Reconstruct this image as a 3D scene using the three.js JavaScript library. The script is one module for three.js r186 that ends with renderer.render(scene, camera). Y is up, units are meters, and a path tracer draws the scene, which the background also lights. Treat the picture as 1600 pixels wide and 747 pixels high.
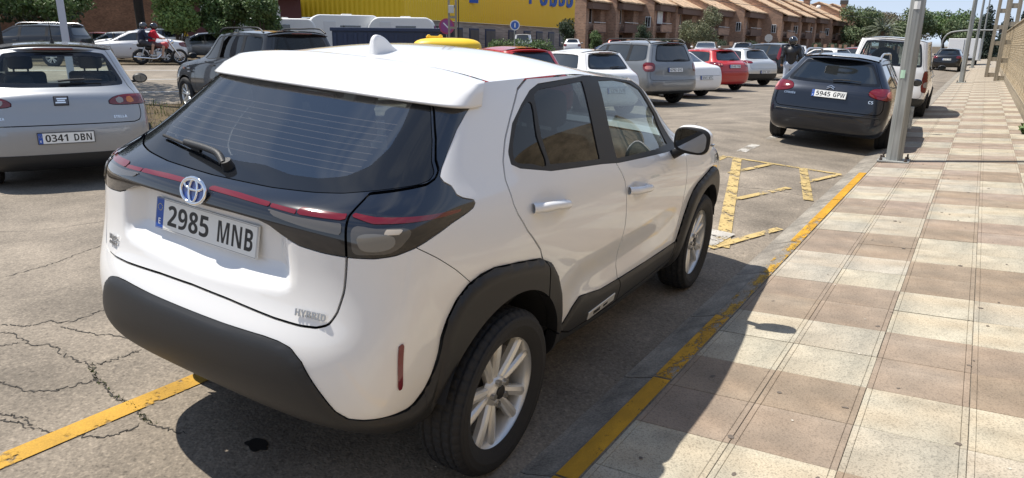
import * as THREE from 'three';
import { mergeGeometries } from 'three/addons/utils/BufferGeometryUtils.js';
import { RoundedBoxGeometry } from 'three/addons/geometries/RoundedBoxGeometry.js';
import { FontLoader } from 'three/addons/loaders/FontLoader.js';
import { TextGeometry } from 'three/addons/geometries/TextGeometry.js';
import { MarchingCubes } from 'three/addons/objects/MarchingCubes.js';

// ---------------------------------------------------------------- camera, sky, sun, exposure
const scene = new THREE.Scene();
const camera = new THREE.PerspectiveCamera(37.34, 1024 / 478, 0.05, 6000);
camera.rotation.order = 'YXZ';
camera.position.set(2.2, 1.5844, 2.0132);
camera.rotation.set(-0.2723, 0.5719, 0.0096);
const SUN = new THREE.Vector3(-0.434, 0.891, 0.129).normalize();
{ // clear spring sky with thin high haze, computed as a float equirectangular map
  const W = 1024, H = 512, d = new Float32Array(W * H * 4);
  const h2 = (x, y) => { let h = (x * 374761393 + y * 668265263) | 0; h = (h ^ (h >>> 13)) * 1274126177 | 0; return ((h ^ (h >>> 16)) >>> 0) / 4294967296; };
  const vn = (x, y, px) => { const xi = Math.floor(x), yi = Math.floor(y), fx = x - xi, fy = y - yi, w = (i) => ((i % px) + px) % px, u = fx * fx * (3 - 2 * fx), v = fy * fy * (3 - 2 * fy); const a = h2(w(xi), yi), b = h2(w(xi + 1), yi), c = h2(w(xi), yi + 1), e = h2(w(xi + 1), yi + 1); return a + (b - a) * u + (c - a) * v + (a - b - c + e) * u * v; };
  for (let j = 0; j < H; j++) for (let i = 0; i < W; i++) {
    const el = (j + 0.5) / H * Math.PI - Math.PI / 2, az = i / W, s = Math.max(0, Math.sin(el)), t = Math.pow(s, 0.48);
    const hz = [0.55, 0.64, 0.75], zn = [0.115, 0.195, 0.375]; let c = hz.map((v, k) => v + (zn[k] - v) * t);
    let n = 0, a = 0.5; for (let o = 0; o < 5; o++) { n += a * vn(az * 10 * 2 ** o, el * 9 * 2 ** o + 50, 10 * 2 ** o); a *= 0.5; }
    const cl = Math.min(1, Math.max(0, (n - 0.44) * 2.6)) * 0.5 * Math.min(1, s * 9); c = c.map((v, k) => v + ([0.66, 0.70, 0.76][k] - v) * cl);
    if (el < 0) c = [0.30, 0.28, 0.25];
    const o = (j * W + i) * 4; d[o] = c[0]; d[o + 1] = c[1]; d[o + 2] = c[2]; d[o + 3] = 1;
  }
  const t = new THREE.DataTexture(d, W, H, THREE.RGBAFormat, THREE.FloatType); t.mapping = THREE.EquirectangularReflectionMapping; t.magFilter = t.minFilter = THREE.LinearFilter; t.wrapS = THREE.RepeatWrapping; t.needsUpdate = true;
  scene.background = t; scene.environment = t; }
const sun = new THREE.DirectionalLight(new THREE.Color(1, 0.94, 0.85), 4.7);
sun.name = 'sun'; sun.position.copy(SUN).multiplyScalar(80); sun.castShadow = true;
sun.shadow.mapSize.set(4096, 4096);
Object.assign(sun.shadow.camera, { left: -60, right: 60, top: 60, bottom: -60, near: 1, far: 250 });
scene.add(sun, sun.target);
const renderer = new THREE.WebGLRenderer({ antialias: true });
renderer.toneMapping = THREE.LinearToneMapping;
renderer.toneMappingExposure = 1.42;
renderer.shadowMap.enabled = true;

// ---------------------------------------------------------------- helpers
let seed = 12345;
function rnd() { seed = (seed * 1664525 + 1013904223) >>> 0; return seed / 4294967296; }
const rr = (a, b) => a + (b - a) * rnd();
const lerp = (a, b, t) => a + (b - a) * t;
const clamp = (x, a, b) => Math.max(a, Math.min(b, x));
const sstep = (a, b, x) => { const t = clamp((x - a) / (b - a), 0, 1); return t * t * (3 - 2 * t); };
const taken = new Map();
function numbered(n) { const k = taken.get(n) || 0; taken.set(n, k + 1); return k ? n + '_' + String(k).padStart(3, '0') : n; }
function lin(r, g, b) { return new THREE.Color().setRGB(r, g, b); }
function mat(r, g, b, rough = 0.8, metal = 0, extra = {}) {
  return new THREE.MeshStandardMaterial({ color: lin(r, g, b), roughness: rough, metalness: metal, side: THREE.DoubleSide, ...extra });
}
function phys(r, g, b, extra = {}) { return new THREE.MeshPhysicalMaterial({ color: lin(r, g, b), side: THREE.DoubleSide, ...extra }); }
function mesh(name, geo, m, parent) {
  const o = new THREE.Mesh(geo, m); o.name = parent ? name : numbered(name); o.castShadow = o.receiveShadow = true;
  (parent || scene).add(o); return o;
}
function tag(o, label, category, group, kind) {
  if (label) o.userData.label = label; if (category) o.userData.category = category;
  if (group) o.userData.group = group; if (kind) o.userData.kind = kind; return o;
}
function thing(name, label, category, pos = [0, 0, 0], turn = 0, group) {
  const g = new THREE.Group(); g.name = numbered(name); g.position.set(...pos); g.rotation.y = turn; scene.add(g);
  return tag(g, label, category, group);
}
const structure = (o) => { o.userData.kind = 'structure'; return o; };
function box(w, h, d, x = 0, y = 0, z = 0, r = 0) {
  const g = r > 0 ? new RoundedBoxGeometry(w, h, d, 2, r) : new THREE.BoxGeometry(w, h, d);
  g.translate(x, y, z); return g;
}
function merge(list) {
  const l = list.map((g) => { const q = g.index ? g.toNonIndexed() : g; for (const k of Object.keys(q.attributes)) if (!['position', 'normal', 'uv'].includes(k)) q.deleteAttribute(k);
    if (!q.attributes.uv) q.setAttribute('uv', new THREE.BufferAttribute(new Float32Array(q.attributes.position.count * 2), 2));
    if (!q.attributes.normal) q.computeVertexNormals(); q.morphAttributes = {}; return q; });
  return mergeGeometries(l, false);
}
function tube(pts, r, seg = 24, rad = 8, closed = false) {
  return new THREE.TubeGeometry(new THREE.CatmullRomCurve3(pts.map((p) => new THREE.Vector3(...p)), closed), seg, r, rad, closed);
}
function cyl(r0, r1, h, x = 0, y = 0, z = 0, n = 16) { const g = new THREE.CylinderGeometry(r1, r0, h, n); g.translate(x, y + h / 2, z); return g; }
function rod(a, b, r0, r1 = r0, n = 8) {
  const A = new THREE.Vector3(...a), B = new THREE.Vector3(...b), d = B.clone().sub(A), L = d.length();
  const g = new THREE.CylinderGeometry(r1, r0, L, n); g.translate(0, L / 2, 0);
  g.applyQuaternion(new THREE.Quaternion().setFromUnitVectors(new THREE.Vector3(0, 1, 0), d.normalize())); g.translate(A.x, A.y, A.z); return g;
}
// value noise
function hash2(x, y, s = 0) { let h = (x * 374761393 + y * 668265263 + s * 974711) | 0; h = (h ^ (h >>> 13)) * 1274126177 | 0; return ((h ^ (h >>> 16)) >>> 0) / 4294967296; }
function vnoise(x, y, s = 0, px = 0) {
  const xi = Math.floor(x), yi = Math.floor(y), fx = x - xi, fy = y - yi, w = (i) => px ? ((i % px) + px) % px : i;
  const a = hash2(w(xi), w(yi), s), b = hash2(w(xi + 1), w(yi), s), c = hash2(w(xi), w(yi + 1), s), d = hash2(w(xi + 1), w(yi + 1), s);
  const u = fx * fx * (3 - 2 * fx), v = fy * fy * (3 - 2 * fy);
  return a + (b - a) * u + (c - a) * v + (a - b - c + d) * u * v;
}
function fbm(x, y, oct = 4, s = 0, px = 0) { let t = 0, a = 0.5, n = 0; for (let i = 0; i < oct; i++) { t += a * vnoise(x, y, s + i * 17, px); n += a; a *= 0.5; x *= 2; y *= 2; px *= 2; } return t / n; }
function dataTex(size, fn, srgb = true, rep = 1, h = size) {
  const d = new Uint8Array(size * h * 4);
  for (let j = 0; j < h; j++) for (let i = 0; i < size; i++) { const c = fn(i / size, j / h, i, j), o = (j * size + i) * 4; d[o] = c[0]; d[o + 1] = c[1]; d[o + 2] = c[2]; d[o + 3] = c.length > 3 ? c[3] : 255; }
  const t = new THREE.DataTexture(d, size, h); t.wrapS = t.wrapT = THREE.RepeatWrapping; t.magFilter = THREE.LinearFilter; t.minFilter = THREE.LinearMipmapLinearFilter; t.generateMipmaps = true;
  if (srgb) t.colorSpace = THREE.SRGBColorSpace; t.repeat.set(rep, rep); t.needsUpdate = true; return t;
}
// ---------------------------------------------------------------- car bodies: a B-spline skin over level curves, cut into panels
function bspline(t) { const a = 1 - t; return [a * a * a / 6, (3 * t * t * t - 6 * t * t + 4) / 6, (-3 * t * t * t + 3 * t * t + 3 * t + 1) / 6, t * t * t / 6]; }
const SIDE_T = [0.13, 0.3, 0.48, 0.66, 0.82, 0.93];
function levelPoints(L) {   // one level: half outline from rear centre to front centre
  const pts = [], pr = L.p || 3.2, pf = L.pf || 3.0;
  const yr = L.y[0], yrc = L.y[1], ym = L.y[2], yfc = L.y[3], yf = L.y[4];
  for (const deg of [0, 22, 44, 64, 80]) {
    const t = deg * Math.PI / 180, sx = Math.pow(Math.sin(t), 2 / pr), cz = Math.pow(Math.cos(t), 2 / pr);
    pts.push([L.wr * sx, lerp(yr, yrc, deg / 90), L.zrc + (L.zr - L.zrc) * cz]);
  }
  pts.push([L.wr, yrc, L.zrc]);
  for (const t of SIDE_T) {
    const w = t < 0.5 ? lerp(L.wr, L.w, Math.sin(clamp(t / 0.36, 0, 1) * Math.PI / 2)) : lerp(L.w, L.wf, 1 - Math.cos(clamp((t - 0.56) / 0.44, 0, 1) * Math.PI / 2));
    const y = t < 0.5 ? lerp(yrc, ym, t * 2) : lerp(ym, yfc, t * 2 - 1);
    pts.push([w, y, lerp(L.zrc, L.zfc, t)]);
  }
  pts.push([L.wf, yfc, L.zfc]);
  for (const deg of [80, 64, 44, 22, 0]) {
    const t = deg * Math.PI / 180, sx = Math.pow(Math.sin(t), 2 / pf), cz = Math.pow(Math.cos(t), 2 / pf);
    pts.push([L.wf * sx, lerp(yf, yfc, deg / 90), L.zfc + (L.zf - L.zfc) * cz]);
  }
  return pts;
}
class Skin {
  constructor(levels, cell = 0.02, shape, fineV = () => 1, fineU = () => 1) {
    const G = levels.map(levelPoints), n = G.length, m = G[0].length;
    const at = (k, j) => {
      k = clamp(k, -1, n); let f = 1;
      if (j < 0) { j = -j; f = -1; } if (j > m - 1) { j = 2 * (m - 1) - j; f = -1; }
      if (k === -1) { const a = G[0][j], b = G[1][j]; return [f * (2 * a[0] - b[0]), 2 * a[1] - b[1], 2 * a[2] - b[2]]; }
      if (k === n) { const a = G[n - 1][j], b = G[n - 2][j]; return [f * (2 * a[0] - b[0]), 2 * a[1] - b[1], 2 * a[2] - b[2]]; }
      const a = G[k][j]; return [f * a[0], a[1], a[2]];
    };
    const evalAt = (s, v) => {
      let si = Math.min(Math.floor(s), m - 2), vi = Math.min(Math.floor(v), n - 2);
      const bs = bspline(s - si), bv = bspline(v - vi); let x = 0, y = 0, z = 0;
      for (let a = 0; a < 4; a++) for (let b = 0; b < 4; b++) { const p = at(vi - 1 + a, si - 1 + b), w = bv[a] * bs[b]; x += p[0] * w; y += p[1] * w; z += p[2] * w; }
      return [x, y, z];
    };
    const ss = [], vs = []; const ref = Math.floor(n / 2);
    for (let j = 0; j < m - 1; j++) { const a = G[ref][j], b = G[ref][j + 1], len = Math.hypot(a[0] - b[0], a[2] - b[2]); const c = Math.max(2, Math.ceil(len / cell * fineU(j))); for (let q = 0; q < c; q++) ss.push(j + q / c); }
    ss.push(m - 1);
    for (let k = 0; k < n - 1; k++) { const j = 8, a = G[k][j], b = G[k + 1][j], a0 = G[k][0], b0 = G[k + 1][0]; const len = Math.max(Math.hypot(a[0] - b[0], a[1] - b[1]), Math.hypot(a0[1] - b0[1], a0[2] - b0[2])); const c = Math.max(2, Math.ceil(len / cell * fineV(k))); for (let q = 0; q < c; q++) vs.push(k + q / c); }
    vs.push(n - 1);
    this.ns = ss.length; this.nv = vs.length; const N = this.ns * this.nv;
    this.X = new Float64Array(N); this.Y = new Float64Array(N); this.Z = new Float64Array(N); this.U = new Float64Array(N); this.S = new Float64Array(N); this.V = new Float64Array(N);
    const Uj = [0]; for (let i = 1; i < ss.length; i++) { const a = evalAt(ss[i - 1], ref), b = evalAt(ss[i], ref); Uj.push(Uj[i - 1] + Math.hypot(a[0] - b[0], a[2] - b[2])); }
    for (let i = 0; i < this.ns; i++) for (let k = 0; k < this.nv; k++) { const q = i * this.nv + k, p = evalAt(ss[i], vs[k]); this.X[q] = p[0]; this.Y[q] = p[1]; this.Z[q] = p[2]; this.U[q] = Uj[i]; this.S[q] = ss[i]; this.V[q] = vs[k]; }
    for (let k = 0; k < this.nv; k++) { this.X[k] = 0; this.X[(this.ns - 1) * this.nv + k] = 0; }
    this.normals();
    if (shape) { const D = new Float64Array(N); for (let q = 0; q < N; q++) D[q] = shape(this, q); this.displace(D); }
  }
  normals(P = this) {
    const { ns, nv } = this, N = new Float64Array(ns * nv * 3);
    for (let i = 0; i < ns; i++) for (let k = 0; k < nv; k++) {
      const i0 = Math.max(i - 1, 0), i1 = Math.min(i + 1, ns - 1), k0 = Math.max(k - 1, 0), k1 = Math.min(k + 1, nv - 1);
      const a = i0 * nv + k, b = i1 * nv + k, c = i * nv + k0, d = i * nv + k1;
      const ux = P.X[b] - P.X[a], uy = P.Y[b] - P.Y[a], uz = P.Z[b] - P.Z[a], vx = P.X[d] - P.X[c], vy = P.Y[d] - P.Y[c], vz = P.Z[d] - P.Z[c];
      let nx = uy * vz - uz * vy, ny = uz * vx - ux * vz, nz = ux * vy - uy * vx;
      if (i === 0 || i === ns - 1) nx = 0;
      const l = Math.hypot(nx, ny, nz) || 1, q = (i * nv + k) * 3; N[q] = nx / l; N[q + 1] = ny / l; N[q + 2] = nz / l;
    }
    if (P === this) this.N = N; return N;
  }
  displace(D) { const { X, Y, Z, N } = this; for (let q = 0; q < X.length; q++) { X[q] += N[q * 3] * D[q]; Y[q] += N[q * 3 + 1] * D[q]; Z[q] += N[q * 3 + 2] * D[q]; } this.normals(); }
  // signed distance of each grid vertex to a polygon drawn in a chart: 'side' (z,y), 'rear' (x,y), 'wrap' (U,y)
  field(chart, poly, only) {
    const N = this.X.length, F = new Float64Array(N), A = chart === 'side' ? this.Z : chart === 'rear' ? this.X : this.U, B = this.Y, n = poly.length;
    for (let q = 0; q < N; q++) {
      if (only && !only(this, q)) { F[q] = 1; continue; }
      const x = A[q], y = B[q]; let d = 1e9, inside = false;
      for (let i = 0, j = n - 1; i < n; j = i++) {
        const xi = poly[i][0], yi = poly[i][1], xj = poly[j][0], yj = poly[j][1], ex = xj - xi, ey = yj - yi, wx = x - xi, wy = y - yi;
        const t = clamp((wx * ex + wy * ey) / (ex * ex + ey * ey || 1e-9), 0, 1), dx = wx - ex * t, dy = wy - ey * t; d = Math.min(d, dx * dx + dy * dy);
        if ((yi > y) !== (yj > y) && x < (xj - xi) * (y - yi) / (yj - yi) + xi) inside = !inside;
      }
      F[q] = (inside ? -1 : 1) * Math.sqrt(d);
    }
    return F;
  }
  circle(cz, cy, r, only) { const N = this.X.length, F = new Float64Array(N); for (let q = 0; q < N; q++) F[q] = only && !only(this, q) ? 1 : Math.hypot(this.Z[q] - cz, this.Y[q] - cy) - r; return F; }
  // cut: list of [field, sign, threshold]: keep sign*field < threshold ; off(q): normal offset per grid vertex ; skirt: depth of turned-in edge
  panel(cuts, { off = null, skirt = 0.018 } = {}) {
    const { ns, nv } = this, N = this.X.length; let PX = this.X, PY = this.Y, PZ = this.Z, NN = this.N;
    if (off) {
      PX = new Float64Array(N); PY = new Float64Array(N); PZ = new Float64Array(N);
      for (let q = 0; q < N; q++) { const d = typeof off === 'number' ? off : off(q); PX[q] = this.X[q] + this.N[q * 3] * d; PY[q] = this.Y[q] + this.N[q * 3 + 1] * d; PZ[q] = this.Z[q] + this.N[q * 3 + 2] * d; }
      if (typeof off !== 'number') NN = this.normals({ X: PX, Y: PY, Z: PZ });
    }
    const nc = cuts.length, pos = [], nor = [], uv = [], sp = [], sn = [];
    const vert = (q) => { const v = [PX[q], PY[q], PZ[q], NN[q * 3], NN[q * 3 + 1], NN[q * 3 + 2]]; for (const c of cuts) v.push(c[1] * c[0][q] - c[2]); return v; };
    const put = (v) => { pos.push(v[0], v[1], v[2]); const l = Math.hypot(v[3], v[4], v[5]) || 1; nor.push(v[3] / l, v[4] / l, v[5] / l); uv.push(v[2], v[1]); };
    for (let i = 0; i < ns - 1; i++) for (let k = 0; k < nv - 1; k++) {
      const q0 = i * nv + k, q1 = q0 + nv, q2 = q1 + 1, q3 = q0 + 1; let dead = false, cutHere = false;
      for (const c of cuts) { const a = c[1] * c[0][q0] - c[2], b = c[1] * c[0][q1] - c[2], d = c[1] * c[0][q2] - c[2], e = c[1] * c[0][q3] - c[2]; if (a > 0 && b > 0 && d > 0 && e > 0) { dead = true; break; } if (a > 0 || b > 0 || d > 0 || e > 0) cutHere = true; }
      if (dead) continue;
      for (const tri of [[q0, q1, q2], [q0, q2, q3]]) {
        let poly = tri.map(vert);
        if (cutHere) for (let c = 0; c < nc && poly.length; c++) {
          const out = []; for (let a = 0; a < poly.length; a++) {
            const A = poly[a], B = poly[(a + 1) % poly.length], fa = A[6 + c], fb = B[6 + c];
            if (fa <= 0) out.push(A);
            if ((fa <= 0) !== (fb <= 0)) { const t = fa / (fa - fb), v = A.map((x, z) => x + (B[z] - x) * t); v[6 + c] = 0; out.push(v); }
          } poly = out;
        }
        if (poly.length < 3) continue;
        for (let a = 1; a < poly.length - 1; a++) { put(poly[0]); put(poly[a]); put(poly[a + 1]); }
        if (skirt > 0 && cutHere) for (let a = 0; a < poly.length; a++) {
          const A = poly[a], B = poly[(a + 1) % poly.length];
          for (let c = 0; c < nc; c++) if (A[6 + c] === 0 && B[6 + c] === 0) {
            const Ai = [A[0] - A[3] * skirt, A[1] - A[4] * skirt, A[2] - A[5] * skirt], Bi = [B[0] - B[3] * skirt, B[1] - B[4] * skirt, B[2] - B[5] * skirt];
            sp.push(...A.slice(0, 3), ...Ai, ...B.slice(0, 3), ...B.slice(0, 3), ...Ai, ...Bi); break;
          }
        }
      }
    }
    const mk = (flip) => {
      const p = Float32Array.from(pos), nn = Float32Array.from(nor), skp = Float32Array.from(sp);
      const P = new Float32Array(p.length + skp.length), NN2 = new Float32Array(P.length), UV = new Float32Array(P.length / 3 * 2);
      P.set(p); P.set(skp, p.length); NN2.set(nn); UV.set(uv);
      for (let i = p.length; i < P.length; i += 9) {
        const ax = P[i + 3] - P[i], ay = P[i + 4] - P[i + 1], az = P[i + 5] - P[i + 2], bx = P[i + 6] - P[i], by = P[i + 7] - P[i + 1], bz = P[i + 8] - P[i + 2];
        let nx = ay * bz - az * by, ny = az * bx - ax * bz, nz = ax * by - ay * bx; const l = Math.hypot(nx, ny, nz) || 1;
        for (let k = 0; k < 9; k += 3) { NN2[i + k] = nx / l; NN2[i + k + 1] = ny / l; NN2[i + k + 2] = nz / l; }
      }
      if (flip) { for (let i = 0; i < P.length; i += 3) { P[i] = -P[i]; NN2[i] = -NN2[i]; }
        for (let i = 0; i < P.length; i += 9) for (let k = 0; k < 3; k++) { let t = P[i + 3 + k]; P[i + 3 + k] = P[i + 6 + k]; P[i + 6 + k] = t; t = NN2[i + 3 + k]; NN2[i + 3 + k] = NN2[i + 6 + k]; NN2[i + 6 + k] = t; }
        for (let i = 0; i < UV.length; i += 6) for (let k = 0; k < 2; k++) { const t = UV[i + 2 + k]; UV[i + 2 + k] = UV[i + 4 + k]; UV[i + 4 + k] = t; } }
      const g = new THREE.BufferGeometry(); g.setAttribute('position', new THREE.BufferAttribute(P, 3)); g.setAttribute('normal', new THREE.BufferAttribute(NN2, 3)); g.setAttribute('uv', new THREE.BufferAttribute(UV, 2)); return g;
    };
    const R = mk(false), Lf = mk(true);
    return { right: R, left: Lf, both: () => merge([R, Lf]) };
  }
}
const union = (...f) => { const o = Float64Array.from(f[0]); for (let k = 1; k < f.length; k++) for (let i = 0; i < o.length; i++) o[i] = Math.min(o[i], f[k][i]); return o; };
const inter = (...f) => { const o = Float64Array.from(f[0]); for (let k = 1; k < f.length; k++) for (let i = 0; i < o.length; i++) o[i] = Math.max(o[i], f[k][i]); return o; };
const minus = (a, ...f) => { const o = Float64Array.from(a); for (const b of f) for (let i = 0; i < o.length; i++) o[i] = Math.max(o[i], -b[i]); return o; };
// smooth closed curve through control points (for panel outlines)
function curve(pts, n = 6, closed = true) {
  const c = new THREE.CatmullRomCurve3(pts.map((p) => new THREE.Vector3(p[0], p[1], 0)), closed, 'centripetal');
  return c.getPoints(pts.length * n).map((p) => [p.x, p.y]);
}
// ---------------------------------------------------------------- materials shared by the vehicles
const font = await new FontLoader().loadAsync('fonts/droid/droid_sans_bold.typeface.json');
const grain = dataTex(256, (u, v, i, j) => { const g = 128 + (hash2(i, j, 3) - 0.5) * 90 + (vnoise(u * 64, v * 64, 5, 64) - 0.5) * 80; return [g, g, g]; }, false);
const clothGrain = grain.clone(); clothGrain.repeat.set(12, 12); clothGrain.needsUpdate = true;
const fineGrain = grain.clone(); fineGrain.repeat.set(6, 6); fineGrain.needsUpdate = true;
const paint = (r, g, b, o = {}) => phys(r, g, b, { roughness: 0.42, metalness: 0, clearcoat: 1, clearcoatRoughness: 0.015, ...o });
const metallic = (r, g, b, o = {}) => phys(r, g, b, { roughness: 0.38, metalness: 0.55, clearcoat: 1, clearcoatRoughness: 0.04, ...o });
const M = {
  whitePaint: paint(0.79, 0.787, 0.78), silverPaint: metallic(0.30, 0.315, 0.335), navyPaint: metallic(0.009, 0.014, 0.026), redPaint: paint(0.42, 0.012, 0.012), greyPaint: metallic(0.20, 0.21, 0.22),
  blackPaint: metallic(0.008, 0.009, 0.012), palegreyPaint: metallic(0.6, 0.61, 0.6), charcoalPaint: metallic(0.022, 0.023, 0.026), bluePaint: metallic(0.02, 0.05, 0.16), greenPaint: metallic(0.05, 0.18, 0.07), maroonPaint: metallic(0.25, 0.05, 0.04),
  gloss: phys(0.006, 0.007, 0.011, { roughness: 0.12, clearcoat: 1, clearcoatRoughness: 0.02 }),
  plastic: mat(0.016, 0.0165, 0.018, 0.5, 0, { bumpMap: fineGrain, bumpScale: 0.0004 }),
  dull: mat(0.012, 0.012, 0.013, 0.9), rubber: mat(0.017, 0.017, 0.018, 0.78, 0, { bumpMap: fineGrain, bumpScale: 0.0006 }), seal: mat(0.008, 0.008, 0.009, 0.5),
  chrome: mat(0.85, 0.86, 0.87, 0.08, 1), alloy: mat(0.74, 0.73, 0.70, 0.34, 0.55), steel: mat(0.5, 0.5, 0.5, 0.35, 1), disc: mat(0.25, 0.24, 0.23, 0.45, 1), rail: mat(0.62, 0.63, 0.65, 0.3, 0.9),
  glass: phys(0.62, 0.70, 0.69, { roughness: 0, transmission: 1, thickness: 0, ior: 1.5 }),
  clearglass: phys(0.86, 0.93, 0.91, { roughness: 0, transmission: 1, thickness: 0, ior: 1.45 }),
  tinted: phys(0.13, 0.155, 0.175, { roughness: 0, transmission: 1, thickness: 0, ior: 1.45 }),
  rearglass: phys(0.36, 0.40, 0.42, { roughness: 0.015, transmission: 1, thickness: 0, ior: 2.55 }),
  darkglass: phys(0.010, 0.013, 0.015, { roughness: 0.03, ior: 1.6, clearcoat: 1, clearcoatRoughness: 0.0 }),
  frit: phys(0.010, 0.011, 0.013, { roughness: 0.06 }),
  redLens: phys(0.135, 0.003, 0.005, { roughness: 0.08, clearcoat: 1, clearcoatRoughness: 0.02 }), redDeep: phys(0.14, 0.004, 0.008, { roughness: 0.1, clearcoat: 1 }),
  clearLens: phys(0.26, 0.25, 0.24, { roughness: 0.12, clearcoat: 1 }), smokeLens: phys(0.085, 0.078, 0.070, { roughness: 0.08, clearcoat: 1 }), amber: phys(0.55, 0.16, 0.02, { roughness: 0.1, clearcoat: 1 }),
  seat: mat(0.03, 0.031, 0.034, 0.85, 0, { bumpMap: clothGrain, bumpScale: 0.001 }), dash: mat(0.02, 0.02, 0.022, 0.7), plateWhite: mat(0.72, 0.73, 0.72, 0.4), seatGrey: mat(0.12, 0.125, 0.13, 0.9),
};
function plateTexture(num, bg = '#e6e7e4') {
  const c = document.createElement('canvas'); c.width = 520; c.height = 112; const x = c.getContext('2d');
  x.fillStyle = bg; x.fillRect(0, 0, 520, 112); x.fillStyle = '#1d4fa8'; x.fillRect(0, 0, 42, 112);
  x.fillStyle = '#f2f2f2'; x.font = 'bold 30px sans-serif'; x.textAlign = 'center'; x.fillText('E', 21, 96);
  x.fillStyle = '#f2d21a'; for (let i = 0; i < 12; i++) { const a = i * Math.PI / 6; x.fillRect(20 + 12 * Math.cos(a), 32 + 12 * Math.sin(a), 3, 3); }
  x.fillStyle = '#17181b'; x.font = 'bold 92px sans-serif'; x.textAlign = 'left';
  const parts = num.split(' '); x.font = 'bold 104px sans-serif';
  const fit = (s, x0, x1) => { const w = x.measureText(s).width || 200; x.save(); x.translate(x0, 93); x.scale((x1 - x0) / w, 1); x.fillText(s, 0, 0); x.restore(); };
  fit(parts[0], 62, 288); fit(parts[1], 322, 504);
  x.strokeStyle = '#8b8d90'; x.lineWidth = 2; x.strokeRect(3, 3, 514, 106);
  const t = new THREE.CanvasTexture(c); t.colorSpace = THREE.SRGBColorSpace; return t;
}
function plateOn(parent, num, w = 0.52, h = 0.11, frame = true) {
  const g = new THREE.Group(); g.name = 'number_plate'; parent.add(g);
  if (frame) mesh('plate_backing', box(w + 0.012, h + 0.012, 0.010, 0, 0, -0.001, 0.004), M.plastic, g);
  else mesh('plate_backing', box(w + 0.002, h + 0.002, 0.008, 0, 0, 0.001, 0.0035), M.plateWhite, g);
  const pl = new THREE.PlaneGeometry(w - 0.002, h - 0.002); pl.translate(0, 0, 0.0065);
  mesh('plate_print', pl, new THREE.MeshStandardMaterial({ map: plateTexture(num), roughness: 0.35, side: THREE.DoubleSide }), g);
  return g;
}
// ---------------------------------------------------------------- wheels (axis along x, outer face towards +x)
function tyreGeo(R, W, rimR, n, tread) {
  const prof = []; // [radius, x, treadzone]
  const hw = W / 2;
  prof.push([rimR - 0.012, hw * 0.80, 0], [rimR + 0.006, hw * 0.92, 0], [rimR + 0.022, hw * 1.0, 0], [lerp(rimR, R, 0.36), hw * 1.045, 0], [lerp(rimR, R, 0.40), hw * 1.075, 0], [lerp(rimR, R, 0.44), hw * 1.06, 0], [lerp(rimR, R, 0.62), hw * 1.05, 0], [lerp(rimR, R, 0.66), hw * 1.068, 0], [lerp(rimR, R, 0.70), hw * 1.03, 0], [lerp(rimR, R, 0.80), hw * 1.0, 0], [R - 0.022, hw * 0.95, 1], [R - 0.010, hw * 0.88, 1], [R - 0.003, hw * 0.76, 1]);
  const gr = tread ? [0.62, 0.22, -0.22, -0.62] : [0.4, -0.4];
  let last = 0.76;
  for (const g of gr) { prof.push([R - 0.001, hw * (g + 0.06), 1], [R - 0.009, hw * (g + 0.045), 2], [R - 0.009, hw * (g - 0.045), 2], [R - 0.001, hw * (g - 0.06), 1]); last = g; }
  prof.push([R - 0.003, -hw * 0.76, 1], [R - 0.010, -hw * 0.88, 1], [R - 0.022, -hw * 0.95, 1], [lerp(rimR, R, 0.6), -hw * 1.05, 0], [rimR + 0.01, -hw * 0.95, 0], [rimR - 0.012, -hw * 0.8, 0]);
  const P = [], idx = [], m = prof.length;
  for (let i = 0; i < n; i++) for (let k = 0; k < m; k++) {
    const [r0, x, z] = prof[k], th = i / n * Math.PI * 2; let r = r0;
    if (tread && z === 1) { const q = (i % 5); if (q === 0) r -= 0.0055; }
    P.push(x, r * Math.cos(th), r * Math.sin(th));
  }
  for (let i = 0; i < n; i++) for (let k = 0; k < m - 1; k++) { const a = i * m + k, b = ((i + 1) % n) * m + k; idx.push(a, a + 1, b, b, a + 1, b + 1); }
  const g = new THREE.BufferGeometry(); g.setAttribute('position', new THREE.Float32BufferAttribute(P, 3)); g.setIndex(idx);
  const uv = []; for (let i = 0; i < n; i++) for (let k = 0; k < m; k++) uv.push(i / n * 8, k / m * 2); g.setAttribute('uv', new THREE.Float32BufferAttribute(uv, 2));
  g.computeVertexNormals(); return g;
}
function latheX(pts, n = 48) { const g = new THREE.LatheGeometry(pts.map((p) => new THREE.Vector2(p[0], p[1])), n); g.rotateZ(-Math.PI / 2); return g; }
function spokeGeo(r0, r1, w0, w1, th, x0, x1, ang) {   // a ridged blade running out from the hub, facing +x
  const n = 6, prof = [[-1, -1], [-1, 0.15], [-0.72, 0.72], [0, 1], [0.72, 0.72], [1, 0.15], [1, -1]], P = [], I = [], m = prof.length;
  for (let i = 0; i <= n; i++) { const s = i / n, r = lerp(r0, r1, s), w = lerp(w0, w1, s * s * (3 - 2 * s)) / 2, x = lerp(x0, x1, Math.sin(s * Math.PI / 2)); for (const [a, h] of prof) P.push(x + th * h * 0.7, r, a * w); }
  for (let i = 0; i < n; i++) for (let k = 0; k < m - 1; k++) { const a = i * m + k, b = a + m; I.push(a, a + 1, b, b, a + 1, b + 1); }
  let g = new THREE.BufferGeometry(); g.setAttribute('position', new THREE.Float32BufferAttribute(P, 3)); g.setIndex(I); g = g.toNonIndexed(); g.computeVertexNormals(); g.rotateX(ang); return g;
}
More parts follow.
